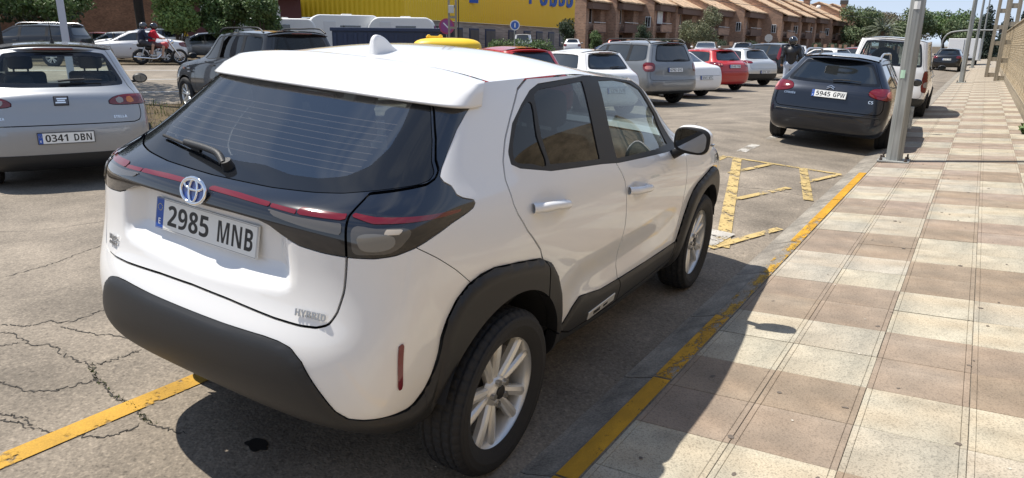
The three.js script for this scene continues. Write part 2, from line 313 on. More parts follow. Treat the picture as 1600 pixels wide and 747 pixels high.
function makeWheelParts(o) {
  const { R = 0.32, W = 0.2, rimR = 0.2, spokes = 5, style = 'pair', hi = false } = o, out = {};
  out.tyre = tyreGeo(R, W, rimR, hi ? 250 : 40, hi);
  const f = W * 0.40, list = [];
  list.push(latheX([[rimR - 0.03, -W * 0.4], [rimR - 0.022, -W * 0.2], [rimR - 0.022, f - 0.03], [rimR - 0.006, f - 0.012], [rimR - 0.004, f], [rimR + 0.004, f + 0.004], [rimR + 0.007, f - 0.006], [rimR - 0.002, f - 0.02]], hi ? 72 : 28));
  const hubr = 0.055;
  for (let k = 0; k < spokes; k++) {
    const a = k / spokes * Math.PI * 2 + (o.phase || 0);
    if (style === 'pair') for (const s of [-1, 1]) list.push(spokeGeo(hubr * 0.7, rimR - 0.012, 0.034, 0.047, 0.026, f - 0.050, f - 0.032, a + s * 0.225 ));
    else list.push(spokeGeo(hubr * 0.6, rimR - 0.01, 0.05, 0.055, 0.02, f - 0.045, f - 0.03, a));
  }
  list.push(latheX([[0, f - 0.012], [hubr * 0.75, f - 0.014], [hubr * 1.05, f - 0.024], [hubr * 1.25, f - 0.05]], 32));
  out.rim = merge(list);
  out.cap = latheX([[0, f - 0.004], [0.024, f - 0.005], [0.028, f - 0.009], [0.029, f - 0.02]], 24);
  const nuts = []; for (let k = 0; k < 5; k++) { const a = (k + 0.5) / 5 * Math.PI * 2 + (o.phase || 0); const c = new THREE.CylinderGeometry(0.012, 0.014, 0.020, 6); c.rotateZ(Math.PI / 2); c.translate(f - 0.014, 0.047 * Math.cos(a), -0.047 * Math.sin(a)); nuts.push(c); }
  out.nuts = nuts;
  const d = new THREE.CylinderGeometry(rimR * 0.78, rimR * 0.78, 0.02, 32); d.rotateZ(Math.PI / 2); d.translate(-0.01, 0, 0);
  out.disc = d;
  out.back = latheX([[0, -W * 0.25], [rimR - 0.02, -W * 0.25]], 24);
  return out;
}
function addWheel(parent, parts, pos, leftSide, steer = 0, rimMat = M.alloy, simple = false) {
  const g = new THREE.Group(); g.name = 'wheel'; g.position.set(...pos); g.rotation.y = (leftSide ? Math.PI : 0) + steer; parent.add(g);
  mesh('tyre', parts.tyre, M.rubber, g); mesh('rim', parts.rim, rimMat, g); mesh('wheel_back', parts.back, M.dull, g);
  if (!simple) { mesh('hub_cap', parts.cap, M.seal, g); for (const n of parts.nuts) mesh('wheel_nut', n, M.steel, g); mesh('brake_disc', parts.disc, M.disc, g); }
  return g;
}
// ---------------------------------------------------------------- the white crossover in front
const HERO = [
  { y: [.405, .36, .26, .28, .27], w: .72, wr: .64, wf: .65, zr: .60, zrc: .36, zf: -3.20, zfc: -2.95 },
  { y: [.445, .40, .30, .31, .30], w: .795, wr: .715, wf: .73, zr: .70, zrc: .42, zf: -3.30, zfc: -2.92 },
  { y: [.53, .50, .42, .44, .44], w: .815, wr: .75, wf: .775, zr: .755, zrc: .43, p: 2.9, zf: -3.37, zfc: -2.90 },
  { y: [.63, .61, .54, .56, .56], w: .825, wr: .768, wf: .79, zr: .765, zrc: .42, p: 2.9, zf: -3.38, zfc: -2.90 },
  { y: [.715, .70, .66, .66, .66], w: .83, wr: .778, wf: .795, zr: .75, zrc: .41, p: 3.0, zf: -3.37, zfc: -2.90 },
  { y: [.80, .80, .78, .77, .76], w: .835, wr: .787, wf: .795, zr: .705, zrc: .38, zf: -3.34, zfc: -2.88 },
  { y: [.93, .92, .90, .87, .86], w: .835, wr: .79, wf: .785, zr: .685, zrc: .34, zf: -3.28, zfc: -2.84 },
  { y: [1.06, 1.04, 1.00, .95, .95], w: .82, wr: .787, wf: .765, zr: .69, zrc: .31, zf: -3.16, zfc: -2.75 },
  { y: [1.125, 1.12, 1.06, 1.00, 1.02], w: .80, wr: .765, wf: .74, zr: .685, zrc: .25, zf: -2.85, zfc: -2.50 },
  { y: [1.17, 1.18, 1.11, 1.045, 1.06], w: .775, wr: .725, wf: .70, zr: .54, zrc: .16, zf: -2.45, zfc: -2.15, pf: 2.6 },
  { y: [1.29, 1.31, 1.27, 1.22, 1.24], w: .71, wr: .665, wf: .645, zr: .36, zrc: .06, zf: -2.13, zfc: -1.90, pf: 2.6 },
  { y: [1.40, 1.42, 1.42, 1.37, 1.40], w: .65, wr: .62, wf: .62, zr: .20, zrc: -.02, zf: -1.88, zfc: -1.72, pf: 2.6 },
  { y: [1.465, 1.485, 1.500, 1.435, 1.460], w: .61, wr: .59, wf: .595, zr: .12, zrc: -.08, zf: -1.70, zfc: -1.55, pf: 2.6 },
];
function chartPoint(S, chart, a, b, only) {   // point and normal of the skin at chart position (a, b)
  const A = chart === 'side' ? S.Z : chart === 'rear' ? S.X : S.U, B = S.Y; const { ns, nv } = S;
  for (let i = 0; i < ns - 1; i++) for (let k = 0; k < nv - 1; k++) {
    const q = [i * nv + k, (i + 1) * nv + k, (i + 1) * nv + k + 1, i * nv + k + 1];
    if (only && !only(S, q[0])) continue;
    for (const [p0, p1, p2] of [[q[0], q[1], q[2]], [q[0], q[2], q[3]]]) {
      const d = (A[p1] - A[p0]) * (B[p2] - B[p0]) - (A[p2] - A[p0]) * (B[p1] - B[p0]); if (Math.abs(d) < 1e-12) continue;
      const u = ((a - A[p0]) * (B[p2] - B[p0]) - (A[p2] - A[p0]) * (b - B[p0])) / d, v = ((A[p1] - A[p0]) * (b - B[p0]) - (a - A[p0]) * (B[p1] - B[p0])) / d;
      if (u < -1e-6 || v < -1e-6 || u + v > 1 + 1e-6) continue; const w = 1 - u - v, f = (T) => T[p0] * w + T[p1] * u + T[p2] * v;
      const n = [0, 1, 2].map((c) => S.N[p0 * 3 + c] * w + S.N[p1 * 3 + c] * u + S.N[p2 * 3 + c] * v);
      return { p: new THREE.Vector3(f(S.X), f(S.Y), f(S.Z)), n: new THREE.Vector3(...n).normalize() };
    }
  }
  throw new Error('chartPoint ' + chart + ' ' + a + ' ' + b);
}
function orient(o, p, n, lift = 0, up = [0, 1, 0]) {   // put an object on the skin: its +z along the normal
  const z = n.clone().normalize(), x = new THREE.Vector3(...up).cross(z).normalize(), y = z.clone().cross(x);
  o.quaternion.setFromRotationMatrix(new THREE.Matrix4().makeBasis(x, y, z)); o.position.copy(p).addScaledVector(z, lift); return o;
}
const ONSIDE = (s, q) => s.S[q] > 3.4 && s.S[q] < 14;
const ONREAR = (s, q) => s.S[q] < 8;
function roofPatch(S, o) {   // roof between the two roof edges of a skin (its last level)
  const rows = [], k = S.nv - 1; const side = []; for (let i = 0; i < S.ns; i++) { const q = i * S.nv + k; if (S.S[q] >= o.s0 && S.S[q] <= o.s1) side.push([S.Z[q], S.X[q], S.Y[q]]); }
  const atZ = (z) => { if (z >= side[0][0]) { const t = (z - side[0][0]) / ((side[0][0] - side[2][0]) || 1); return [lerp(side[0][1], side[0][1] + (side[0][1] - side[2][1]), Math.min(t, 1)) , side[0][2] + (o.rearDrop || 0) * (z - side[0][0])]; }
    for (let i = 0; i < side.length - 1; i++) if (z <= side[i][0] && z >= side[i + 1][0]) { const t = (side[i][0] - z) / (side[i][0] - side[i + 1][0] || 1); return [lerp(side[i][1], side[i + 1][1], t), lerp(side[i][2], side[i + 1][2], t)]; }
    const e = side[side.length - 1]; return [e[1], e[2] - (e[0] - z) * 0.12]; };
  const nx = o.nx || 24, nz = o.nz || 30, P = [], idx = [];
  for (let j = 0; j <= nz; j++) for (let i = 0; i <= nx; i++) {
    const w = -1 + 2 * i / nx, t = j / nz, zF = o.zf + o.bowF * w * w, zR = o.zr - o.bowR * Math.abs(w) ** 2.2, z = lerp(zR, zF, t), [hw, ye] = atZ(z), c = o.crown * (o.crownZ ? o.crownZ(z) : 1);
    P.push(w * hw * (o.wide || 1), ye + c * (1 - Math.abs(w) ** 2.6), z);
  }
  for (let j = 0; j < nz; j++) for (let i = 0; i < nx; i++) { const a = j * (nx + 1) + i, b = a + nx + 1; idx.push(a, a + 1, b, b, a + 1, b + 1); }
  const g = new THREE.BufferGeometry(); g.setAttribute('position', new THREE.Float32BufferAttribute(P, 3)); g.setIndex(idx); g.computeVertexNormals();
  g.userData.atZ = atZ; return g;
}
function seatGeo(x, y, z, s = 1) {   // seat back with headrest, facing -z
  const g = [box(0.50 * s, 0.62 * s, 0.13 * s, 0, 0.33 * s, 0, 0.05), box(0.26 * s, 0.18 * s, 0.10 * s, 0, 0.76 * s, 0.0, 0.045), box(0.5 * s, 0.16 * s, 0.5 * s, 0, 0, -0.28 * s, 0.05), box(0.02, 0.12, 0.02, -0.07, 0.66 * s, 0), box(0.02, 0.12, 0.02, 0.07, 0.66 * s, 0)];
  const m = merge(g); m.rotateX(0.18); m.translate(x, y, z); return m;
}
function arcLiner(r, w, x, y, z, side) {
  const g = new THREE.CylinderGeometry(r, r, w, 28, 1, true, -Math.PI * 0.42, Math.PI * 0.84); g.rotateZ(Math.PI / 2); g.rotateX(-Math.PI / 2);   // the open side of the arc points down
  const c = new THREE.CircleGeometry(r, 28, 0, Math.PI); c.rotateY(Math.PI / 2); c.translate(-side * w / 2, 0, 0);
  const m = merge([g, c]); m.translate(x, y, z); return m;
}
function textGeo(s, size, depth) { const g = new TextGeometry(s, { font, size, depth, curveSegments: 3, bevelEnabled: false }); g.center(); return g; }
function buildHero() {
  const car = thing('white_crossover', 'white crossover car with black bumper and lamp band, number plate 2985 MNB, in front', 'car', [0, 0, 0]);
  car.rotation.order = 'YXZ'; car.rotation.set(0, 0.0367, -0.0695);
  const HZ = -0.02, FZ = -2.55, HY = 0.333, G = 0.0042;
  const handleDent = (z, y) => 0.014 * (Math.exp(-(((z + 0.285) / 0.075) ** 2 + ((y - 1.02) / 0.045) ** 2)) + Math.exp(-(((z + 1.215) / 0.075) ** 2 + ((y - 0.935) / 0.045) ** 2)));
  const shape = (s, q) => {
    if (!ONSIDE(s, q)) return 0; const z = s.Z[q], y = s.Y[q]; let d = 0;
    d -= 0.016 * Math.exp(-(((y - 0.60) / 0.10) ** 2)) * sstep(-0.4, -0.7, z) * sstep(-2.2, -1.7, z);
    d += 0.016 * Math.exp(-(((y - 0.93) / 0.11) ** 2 + ((z - 0.02) / 0.34) ** 2)) + 0.012 * Math.exp(-(((y - 0.86) / 0.1) ** 2 + ((z + 2.5) / 0.36) ** 2));
    return d - handleDent(z, y);
  };
  const fv = (k) => k >= 6 && k <= 8 ? 3 : 1, fu = (j) => j >= 2 && j <= 6 ? 2.2 : 1;
  const A = new Skin(HERO, 0.017, shape, fv, fu);
  const F = {};
  const poly = (pts) => curve(pts, 4);
  F.black = A.field('wrap', [[-.3, 1.069], [0, 1.069], [.19, 1.071], [.30, 1.069], [.345, 1.060], [.40, 1.036], [.46, 1.018], [.54, 1.010], [.62, 1.007], [.70, 1.009], [.76, 1.018], [.82, 1.037], [.88, 1.06], [.95, 1.083], [1.02, 1.098], [1.055, 1.108], [1.062, 1.118], [1.05, 1.128], [.98, 1.142], [.94, 1.155], [.90, 1.182], [.86, 1.197], [.838, 1.212], [.835, 1.235], [.845, 1.28], [.868, 1.346], [.905, 1.39], [.955, 1.425], [.97, 1.6], [-.3, 1.6]], ONREAR);
  F.glass = A.field('wrap', [[-.3, 1.150], [0, 1.150], [.1, 1.151], [.28, 1.153], [.45, 1.160], [.545, 1.167], [.62, 1.177], [.716, 1.190], [.77, 1.197], [.805, 1.207], [.813, 1.225], [.79, 1.255], [.765, 1.314], [.72, 1.385], [.69, 1.425], [.68, 1.6], [-.3, 1.6]], ONREAR);
  F.clear = A.field('wrap', [[-.3, 1.192], [0, 1.190], [.15, 1.195], [.30, 1.186], [.42, 1.190], [.51, 1.204], [.575, 1.235], [.615, 1.29], [.62, 1.35], [.61, 1.42], [.60, 1.6], [-.3, 1.6]], ONREAR);
  F.hatch = A.field('wrap', [[-.3, .79], [0, .79], [.18, .786], [.39, .774], [.49, .772], [.55, .777], [.585, .792], [.602, .83], [.614, .90], [.617, 1.0], [.613, 1.122], [.632, 1.172], [.72, 1.184], [.80, 1.196], [.824, 1.210], [.826, 1.232], [.803, 1.26], [.778, 1.318], [.733, 1.388], [.70, 1.43], [.69, 1.6], [-.3, 1.6]], ONREAR);
  F.bump = A.field('wrap', [[-.3, .713], [0, .713], [.2, .713], [.38, .716], [.44, .713], [.49, .703], [.54, .667], [.62, .562], [.66, .505], [.70, .476], [.75, .470], [1.0, .468], [1.5, .466], [1.5, .1], [-.3, .1]], ONREAR);
  F.bumperCover = A.field('wrap', [[-.3, .1], [-.3, 1.3], [.82, 1.3], [.82, 1.035], [.90, .99], [1.0, .93], [1.12, .85], [1.35, .70], [1.35, .1]], ONREAR);
  const flareRel = [[.40, -.34], [.40, .0], [.395, .16], [.385, .36], [.365, .415], [.325, .475], [.27, .515], [.205, .535], [.13, .54], [-.03, .518], [-.20, .488], [-.285, .45], [-.35, .385], [-.405, .29], [-.44, .19], [-.465, .08], [-.475, -.34]];
  F.flareR = A.field('side', flareRel.map(([z, y]) => [HZ - .005 + z, .345 + y]), ONSIDE);
  F.flareF = A.field('side', flareRel.map(([z, y]) => [FZ - z * 1.0 + .02, .315 + y * 0.97]), ONSIDE);
  F.archR = union(A.circle(HZ - .015, .352, .398, ONSIDE), A.field('side', [[HZ + .35, .36], [HZ + .355, .1], [HZ - .40, .1], [HZ - .40, .36]], ONSIDE));
  F.archF = union(A.circle(FZ, .345, .396, ONSIDE), A.field('side', [[FZ + .38, .36], [FZ + .38, .1], [FZ - .38, .1], [FZ - .38, .36]], ONSIDE));
  F.sill = A.field('side', [[-.40, .1], [-.44, .40], [-.52, .44], [-.60, .50], [-.665, .528], [-.70, .525], [-.9, .494], [-1.12, .484], [-1.6, .467], [-2.0, .455], [-2.15, .45], [-2.15, .1]], ONSIDE);
  F.dlo = A.field('side', [[-.112, 1.205], [-.118, 1.245], [-.2, 1.338], [-.30, 1.40], [-.39, 1.446], [-.47, 1.468], [-.9, 1.484], [-1.3, 1.472], [-1.52, 1.448], [-1.68, 1.398], [-1.90, 1.235], [-2.07, 1.045], [-1.9, 1.040], [-1.03, 1.092], [-.84, 1.112], [-.37, 1.148], [-.16, 1.185]], ONSIDE);
  F.rw = A.field('side', curve([[-.145, 1.215], [-.15, 1.24], [-.222, 1.328], [-.345, 1.405], [-.378, 1.40], [-.345, 1.28], [-.352, 1.172], [-.25, 1.19], [-.165, 1.203]], 3), ONSIDE);
  F.rw2 = A.field('side', [[-.382, 1.172], [-.375, 1.28], [-.413, 1.428], [-.47, 1.448], [-.88, 1.463], [-.865, 1.30], [-.84, 1.134], [-.6, 1.153]], ONSIDE);
  F.fw = A.field('side', [[-1.065, 1.458], [-1.3, 1.450], [-1.50, 1.428], [-1.645, 1.385], [-1.83, 1.245], [-1.90, 1.075], [-1.6, 1.082], [-1.03, 1.112], [-1.045, 1.3]], ONSIDE);
  F.doorR = A.field('side', [[-.40, 1.492], [-.31, 1.455], [-.20, 1.36], [-.125, 1.29], [-.07, 1.22], [-.045, 1.16], [-.045, 1.08], [-.06, 1.04], [-.11, .97], [-.217, .87], [-.262, .80], [-.30, .60], [-.42, .45], [-.60, .38], [-1.13, .36], [-1.140, .44], [-1.085, .56], [-1.075, .65], [-1.088, .776], [-1.07, .922], [-1.055, 1.005], [-1.0, 1.094], [-.975, 1.2], [-.985, 1.492]], ONSIDE);
  F.doorF = A.field('side', [[-.985, 1.492], [-.975, 1.2], [-1.0, 1.094], [-1.055, 1.005], [-1.07, .922], [-1.088, .776], [-1.075, .65], [-1.085, .56], [-1.140, .44], [-1.13, .36], [-2.02, .36], [-2.05, .5], [-2.06, .8], [-2.07, .95], [-2.10, 1.03], [-1.92, 1.25], [-1.70, 1.412], [-1.54, 1.465], [-1.3, 1.490]], ONSIDE);
  F.screen = A.field('rear', [[-.2, 1.09], [.56, 1.085], [.62, 1.12], [.555, 1.41], [.53, 1.45], [-.2, 1.46]], (s, q) => s.S[q] > 12.3);
  F.light = A.field('side', [[-2.72, .80], [-2.80, .90], [-2.95, .90], [-3.4, .80], [-3.4, .68], [-3.0, .70]], (s, q) => s.S[q] > 11);
  F.recess = A.field('wrap', curve([[-.6, 1.2], [.40, 1.2], [.425, 1.12], [.425, 1.02], [.44, .90], [.425, .868], [.38, .852], [-.6, .85], [-.9, 1.0]], 6), ONREAR);
  // second skin: the tailgate with the hollow for the number plate
  const B = new Skin(HERO, 0.017, (s, q) => shape(s, q) - 0.050 * sstep(0, 0.09, -F.recess[q]), fv, fu);
  const flares = union(F.flareR, F.flareF), arches = union(F.archR, F.archF), fillF = A.field('side', [[.36, .66], [.385, .56], [.405, .52], [.44, .480], [.49, .456], [.54, .43], [.56, .40], [.36, .40]], (s, q) => s.S[q] > 2 && s.S[q] < 14), lower = minus(union(F.bump, F.sill, flares, fillF), arches);
  const doors = union(F.doorR, F.doorF);
  const W = M.whitePaint;
  // painted shell: wings, bonnet, pillars
  mesh('body_shell', A.panel([[F.hatch, -1, -G], [F.black, -1, -G * .6], [doors, -1, -G], [lower, -1, -.001], [arches, -1, 0], [F.dlo, -1, -.001], [F.screen, -1, 0], [F.light, -1, -.002], [F.bumperCover, -1, -.0015]], { skirt: 0.04 }).both(), W, car);
  mesh('rear_bumper', A.panel([[F.bumperCover, 1, -.0013], [F.hatch, -1, -G], [F.black, -1, -G * .6], [lower, -1, -.001], [arches, -1, 0]]).both(), W, car);
  const hatch = mesh('tailgate', B.panel([[F.hatch, 1, -G], [Float64Array.from(F.black, (v, q) => v + .035 * sstep(.012, .045, -F.recess[q])), -1, -G * .6]]).both(), W, car);
  mesh('lamp_band', A.panel([[F.black, 1, -G * .3], [F.hatch, 1, -G], [F.glass, -1, -.0015]], { skirt: 0.05 }).both(), M.gloss, hatch);
  const lampBody = A.panel([[F.black, 1, -G * .3], [F.hatch, -1, -G]], { skirt: 0.03, off: 0.001 });
  const frit = mesh('glass_border', A.panel([[F.glass, 1, -.0015], [F.clear, -1, 0]], { off: -0.002, skirt: 0.004 }).both(), M.frit, hatch);
  mesh('rear_window', A.panel([[F.clear, 1, 0]], { off: -0.002, skirt: 0 }).both(), M.rearglass, hatch);
  // lamps: red light bars and clear lenses let into the black band
  const strip = (u0, u1) => A.field('wrap', [[u0, 1.1205], [u0, 1.129], [.44, 1.127], [.59, 1.1245], [.69, 1.1215], [.83, 1.1195], [.92, 1.1175], [u1, u1 > .9 ? 1.114 : 1.126], [u1, u1 > .9 ? 1.108 : 1.1105], [.92, 1.106], [.83, 1.1065], [.69, 1.1055], [.59, 1.110], [.44, 1.1085]].filter((p) => p[0] >= u0 && p[0] <= u1), ONREAR);
  const stripIn = A.field('wrap', [[.05, 1.1185], [.05, 1.1295], [.19, 1.1285], [.335, 1.1235], [.335, 1.1125], [.19, 1.1165]], ONREAR);
  const stripJoin = A.field('wrap', [[.337, 1.1225], [.438, 1.119], [.438, 1.1085], [.337, 1.1125]], ONREAR), sJoin = A.panel([[stripJoin, 1, 0]], { off: 0.002, skirt: 0.006 });
  const sIn = A.panel([[stripIn, 1, 0]], { off: 0.0025, skirt: 0.006 }), sMid = A.panel([[strip(.44, .606), 1, 0]], { off: 0.003, skirt: 0.006 }), sOut = A.panel([[strip(.622, .985), 1, 0]], { off: 0.004, skirt: 0.006 });
  const lensF = A.field('wrap', curve([[.635, 1.095], [.70, 1.094], [.785, 1.092], [.80, 1.08], [.775, 1.045], [.745, 1.026], [.69, 1.020], [.64, 1.021], [.632, 1.05]], 4), ONREAR), lensH = A.field('wrap', [[.33, 1.108], [.44, 1.102], [.60, 1.102], [.60, 1.070], [.48, 1.078], [.36, 1.092]], ONREAR), bulbF = A.field('wrap', curve([[.65, 1.072], [.75, 1.072], [.755, 1.05], [.73, 1.034], [.66, 1.034]], 4), ONREAR), flashF = A.field('wrap', [[.728, 1.092], [.775, 1.091], [.768, 1.077], [.722, 1.077]], ONREAR);
  const darkF = A.field('wrap', [[.80, 1.088], [.86, 1.094], [.80, 1.045], [.775, 1.04]], ONREAR);
  const pLens = A.panel([[lensF, 1, 0], [flashF, -1, 0], [bulbF, -1, 0]], { off: 0.003, skirt: 0.004 }), pBulb = A.panel([[bulbF, 1, 0]], { off: 0.005, skirt: 0.004 }), pFlash = A.panel([[flashF, 1, 0]], { off: 0.004, skirt: 0.004 });
  for (const s of ['right', 'left']) {
    const lamp = mesh('tail_lamp', lampBody[s], M.gloss, car);
    mesh('red_light_bar', sOut[s], M.redLens, lamp); mesh('clear_lens', pLens[s], M.smokeLens, lamp); mesh('bulb_cover', pBulb[s], phys(0.20, 0.19, 0.17, { roughness: 0.15, clearcoat: 1 }), lamp); mesh('reverse_lens', pFlash[s], phys(0.6, 0.52, 0.42, { roughness: 0.15, clearcoat: 1 }), lamp);
    mesh('red_light_bar', sIn[s], M.redLens, hatch); mesh('red_light_bar', sMid[s], M.redLens, hatch); mesh('red_light_bar', sJoin[s], M.redDeep, hatch); mesh('clear_lens', A.panel([[lensH, 1, 0]], { off: 0.003, skirt: 0.004 })[s], M.smokeLens, hatch);
  }
  // cladding: bumper, wheel arch flares, sills
  const bulge = (f, h, w) => (q) => { const t = clamp(-f[q] / w, 0, 1); return 0.003 + h * Math.sqrt(t * (2 - t)); };
  const filler = A.field('side', [[.36, .66], [.385, .56], [.405, .52], [.44, .480], [.49, .456], [.54, .43], [.56, .40], [.36, .40]], (s, q) => s.S[q] > 2 && s.S[q] < 14);
  const rearClad = union(F.bump, F.flareR, filler), zSplit = Float64Array.from(A.Z, (z) => .41 - z);
  const cladOff = (q) => { const t = clamp(-rearClad[q] / .04, 0, 1); return .003 + lerp(.012, .031, sstep(.62, .40, A.Z[q])) * Math.sqrt(t * (2 - t)); };
  mesh('bumper_cladding', A.panel([[rearClad, 1, 0], [zSplit, 1, 0], [arches, -1, 0]], { off: cladOff, skirt: 0.03 }).both(), M.plastic, car);
  const fr = A.panel([[rearClad, 1, 0], [zSplit, -1, -.0005], [F.archR, -1, 0], [F.doorR, -1, -G]], { off: cladOff, skirt: 0.05 }), frD = A.panel([[F.flareR, 1, 0], [F.archR, -1, 0], [F.doorR, 1, -G]], { off: cladOff, skirt: 0.05 });
  const ff = A.panel([[F.flareF, 1, 0], [F.archF, -1, 0]], { off: bulge(F.flareF, .034, .045), skirt: 0.05 });
  const sillP = A.panel([[F.sill, 1, 0], [flares, -1, -.001], [arches, -1, 0], [doors, -1, -G]], { off: bulge(F.sill, .012, .02) }), sillR = A.panel([[F.sill, 1, 0], [flares, -1, -.001], [arches, -1, 0], [F.doorR, 1, -G]], { off: bulge(F.sill, .012, .02) }), sillF = A.panel([[F.sill, 1, 0], [flares, -1, -.001], [arches, -1, 0], [F.doorF, 1, -G]], { off: bulge(F.sill, .012, .02) });
  const dR = B.panel([[F.doorR, 1, -G], [F.dlo, -1, -.001], [lower, -1, -.001], [arches, -1, 0]], { skirt: 0.04 }), dF = B.panel([[F.doorF, 1, -G], [F.dlo, -1, -.001], [lower, -1, -.001], [arches, -1, 0]], { skirt: 0.04 });
  const frame = A.panel([[F.dlo, 1, -.001], [F.rw, -1, 0], [F.rw2, -1, 0], [F.fw, -1, 0]], { off: -0.002, skirt: 0.012 });
  const gl = [F.rw, F.rw2, F.fw].map((f) => A.panel([[f, 1, 0]], { off: -0.006, skirt: 0 }));
  for (const s of ['right', 'left']) {
    const sg = s === 'right' ? 1 : -1;
    mesh('wheel_arch', fr[s], M.plastic, car); mesh('wheel_arch', ff[s], M.plastic, car); mesh('sill_cladding', sillP[s], M.plastic, car); mesh('window_frame', frame[s], M.seal, car);
    const r = mesh('rear_door', dR[s], W, car), f = mesh('front_door', dF[s], W, car);
    mesh('door_cladding', merge([frD[s], sillR[s]]), M.plastic, r); mesh('door_cladding', sillF[s], M.plastic, f);
    mesh('window', gl[1][s], M.tinted, r); mesh('quarter_window', gl[0][s], M.tinted, r); mesh('window', gl[2][s], M.glass, f);
    for (const [d, z0, z1, y0, y1] of [[r, -.165, -.425, 1.041, 1.012], [f, -1.095, -1.355, .951, .926]]) {   // door handles
      const a = chartPoint(A, 'side', z0, y0, ONSIDE), b = chartPoint(A, 'side', z1, y1, ONSIDE), mid = a.p.clone().lerp(b.p, .5).addScaledVector(a.n, .036);
      const pa = a.p.clone().addScaledVector(a.n, .004), pb = b.p.clone().addScaledVector(b.n, .004), qa = a.p.clone().lerp(b.p, .14).addScaledVector(a.n, .032), qb = a.p.clone().lerp(b.p, .86).addScaledVector(b.n, .030);
      const g = tube([pa, qa, mid, qb, pb].map((v) => [sg * v.x, v.y, v.z]), .0195, 26, 12); mesh('door_handle', g, W, d);
    }
    // wheel wells
    mesh('wheel_well', arcLiner(.405, .30, sg * .66, .352, HZ - .015, sg), M.dull, car); mesh('wheel_well', arcLiner(.405, .30, sg * .66, .345, FZ, sg), M.dull, car);
    // mirror
    const mp = new THREE.Group(); mp.name = 'door_mirror'; f.add(mp);
    const hs = new THREE.SphereGeometry(1, 28, 18); { const p = hs.attributes.position; for (let i = 0; i < p.count; i++) { let x = p.getX(i), y = p.getY(i), z = p.getZ(i); const k = (v, e) => Math.sign(v) * Math.abs(v) ** e; x = k(x, .7) * .105; y = k(y, .72) * .078; z = z > 0 ? k(z, .5) * .028 : k(z, .8) * .085; p.setXYZ(i, sg * x, y - (x > 0 ? x * .10 : 0), z); } hs.computeVertexNormals(); }
    hs.translate(sg * .905, 1.135, -1.80); mesh('mirror_housing', hs, W, mp);
    const lip = new THREE.SphereGeometry(1, 24, 12); { const p = lip.attributes.position; for (let i = 0; i < p.count; i++) { const k = (v, e) => Math.sign(v) * Math.abs(v) ** e; p.setXYZ(i, sg * k(p.getX(i), .62) * .102, k(p.getY(i), .62) * .075, p.getZ(i) * .012); } lip.computeVertexNormals(); } lip.translate(sg * .904, 1.131, -1.774);
    mesh('mirror_rim', lip, M.seal, mp);
    const ms = new THREE.Shape(); { const w = .086, h = .060; for (let i = 0; i <= 32; i++) { const t = i / 32 * Math.PI * 2, k = (v) => Math.sign(v) * Math.abs(v) ** .6; const x = k(Math.cos(t)) * w, y = k(Math.sin(t)) * h - x * .08; i ? ms.lineTo(sg * x, y) : ms.moveTo(sg * x, y); } }
    const mg = new THREE.ShapeGeometry(ms); mg.translate(sg * .902, 1.133, -1.7605); mesh('mirror_glass', mg, mat(.35, .37, .40, .02, 1), mp);
    mesh('mirror_stalk', merge([rod([sg * .775, 1.02, -1.86], [sg * .86, 1.075, -1.82], .028, .022, 10)]), M.seal, mp);
    mesh('mirror_turn_signal', box(.05, .012, .03, sg * 1.0, 1.12, -1.80, .005), M.clearLens, mp);
    const refl = A.field('wrap', [[.853, .575], [.821, .728], [.826, .736], [.835, .736], [.840, .728], [.872, .575], [.867, .568], [.858, .568]], ONREAR);
    mesh('reflector', A.panel([[refl, 1, 0]], { off: .004, skirt: .006 })[s], M.redDeep, car);
    mesh('headlamp', A.panel([[F.light, 1, -.002]], { off: .0, skirt: .01 })[s], M.clearLens, car);
    // plaque on the sill
    const pq = chartPoint(A, 'side', -.92, .405, ONSIDE), gq = new THREE.Group(); gq.name = 'sill_plaque'; r.add(gq);
    pq.p.x *= sg; pq.n.x *= sg; orient(gq, pq.p, pq.n, .017); gq.rotateZ(sg * 0.03);
    mesh('plaque_plate', box(.30, .042, .006, 0, 0, 0, .0028), M.alloy, gq); const tx = textGeo('YARIS', .020, .002); tx.translate(-.06, 0, .004); const tx2 = textGeo('CROSS', .012, .002); tx2.translate(.04, -.002, .004); mesh('plaque_lettering', merge([tx, tx2]), M.seal, gq);
  }
  // glass of the windscreen
  mesh('windscreen', A.panel([[F.screen, 1, 0]], { off: -.003, skirt: 0 }).both(), M.glass, car);
  // roof and spoiler
  const cz = (z) => (sstep(.25, -.55, z) * .75 + .25) * (1 - .62 * sstep(-.65, -1.5, z));
  const rg = roofPatch(A, { s0: 4.6, s1: 12.4, zf: -1.71, bowF: .16, zr: -.115, bowR: .03, crown: .070, crownZ: cz, nx: 36, nz: 44 });
  const roof = mesh('roof', rg, W, car);
  { const NX = 64, P = [], idx = [], m = 9; const prof = (i) => {   // spoiler: a lip swept round the rear edge of the roof
      const th = (i / NX - .5) * Math.PI, sn = Math.sign(Math.sin(th)) * Math.abs(Math.sin(th)) ** .36, cs = Math.max(0, Math.cos(th)) ** .36, w = sn, aw = Math.abs(w);
      const x1 = .640 * sn, zt = -.03 + (.232 - .055 * aw ** 3) * cs, yt = 1.430 - .012 * aw ** 4;
      const [hw, ye] = rg.userData.atZ(-.105), x0 = w * hw, y0 = ye + .070 * cz(-.105) * (1 - aw ** 2.6) + .0035, z0 = -.112;
      const L = (t, lift) => [lerp(x0, x1, t ** .8), lerp(y0, yt, t ** 1.6) + lift, lerp(z0, zt, t)];
      return [[x0, y0, z0], L(.25, .011), L(.5, .018), L(.8, .012), [x1 * .996, yt + .002, zt - .006], [x1, yt - .004, zt], [x1 * .994, yt - .010, zt - .006], [x1 * .97, yt - .011, zt - .03 * cs], [x1 * .93, yt - .002, zt - .15 * cs]]; };
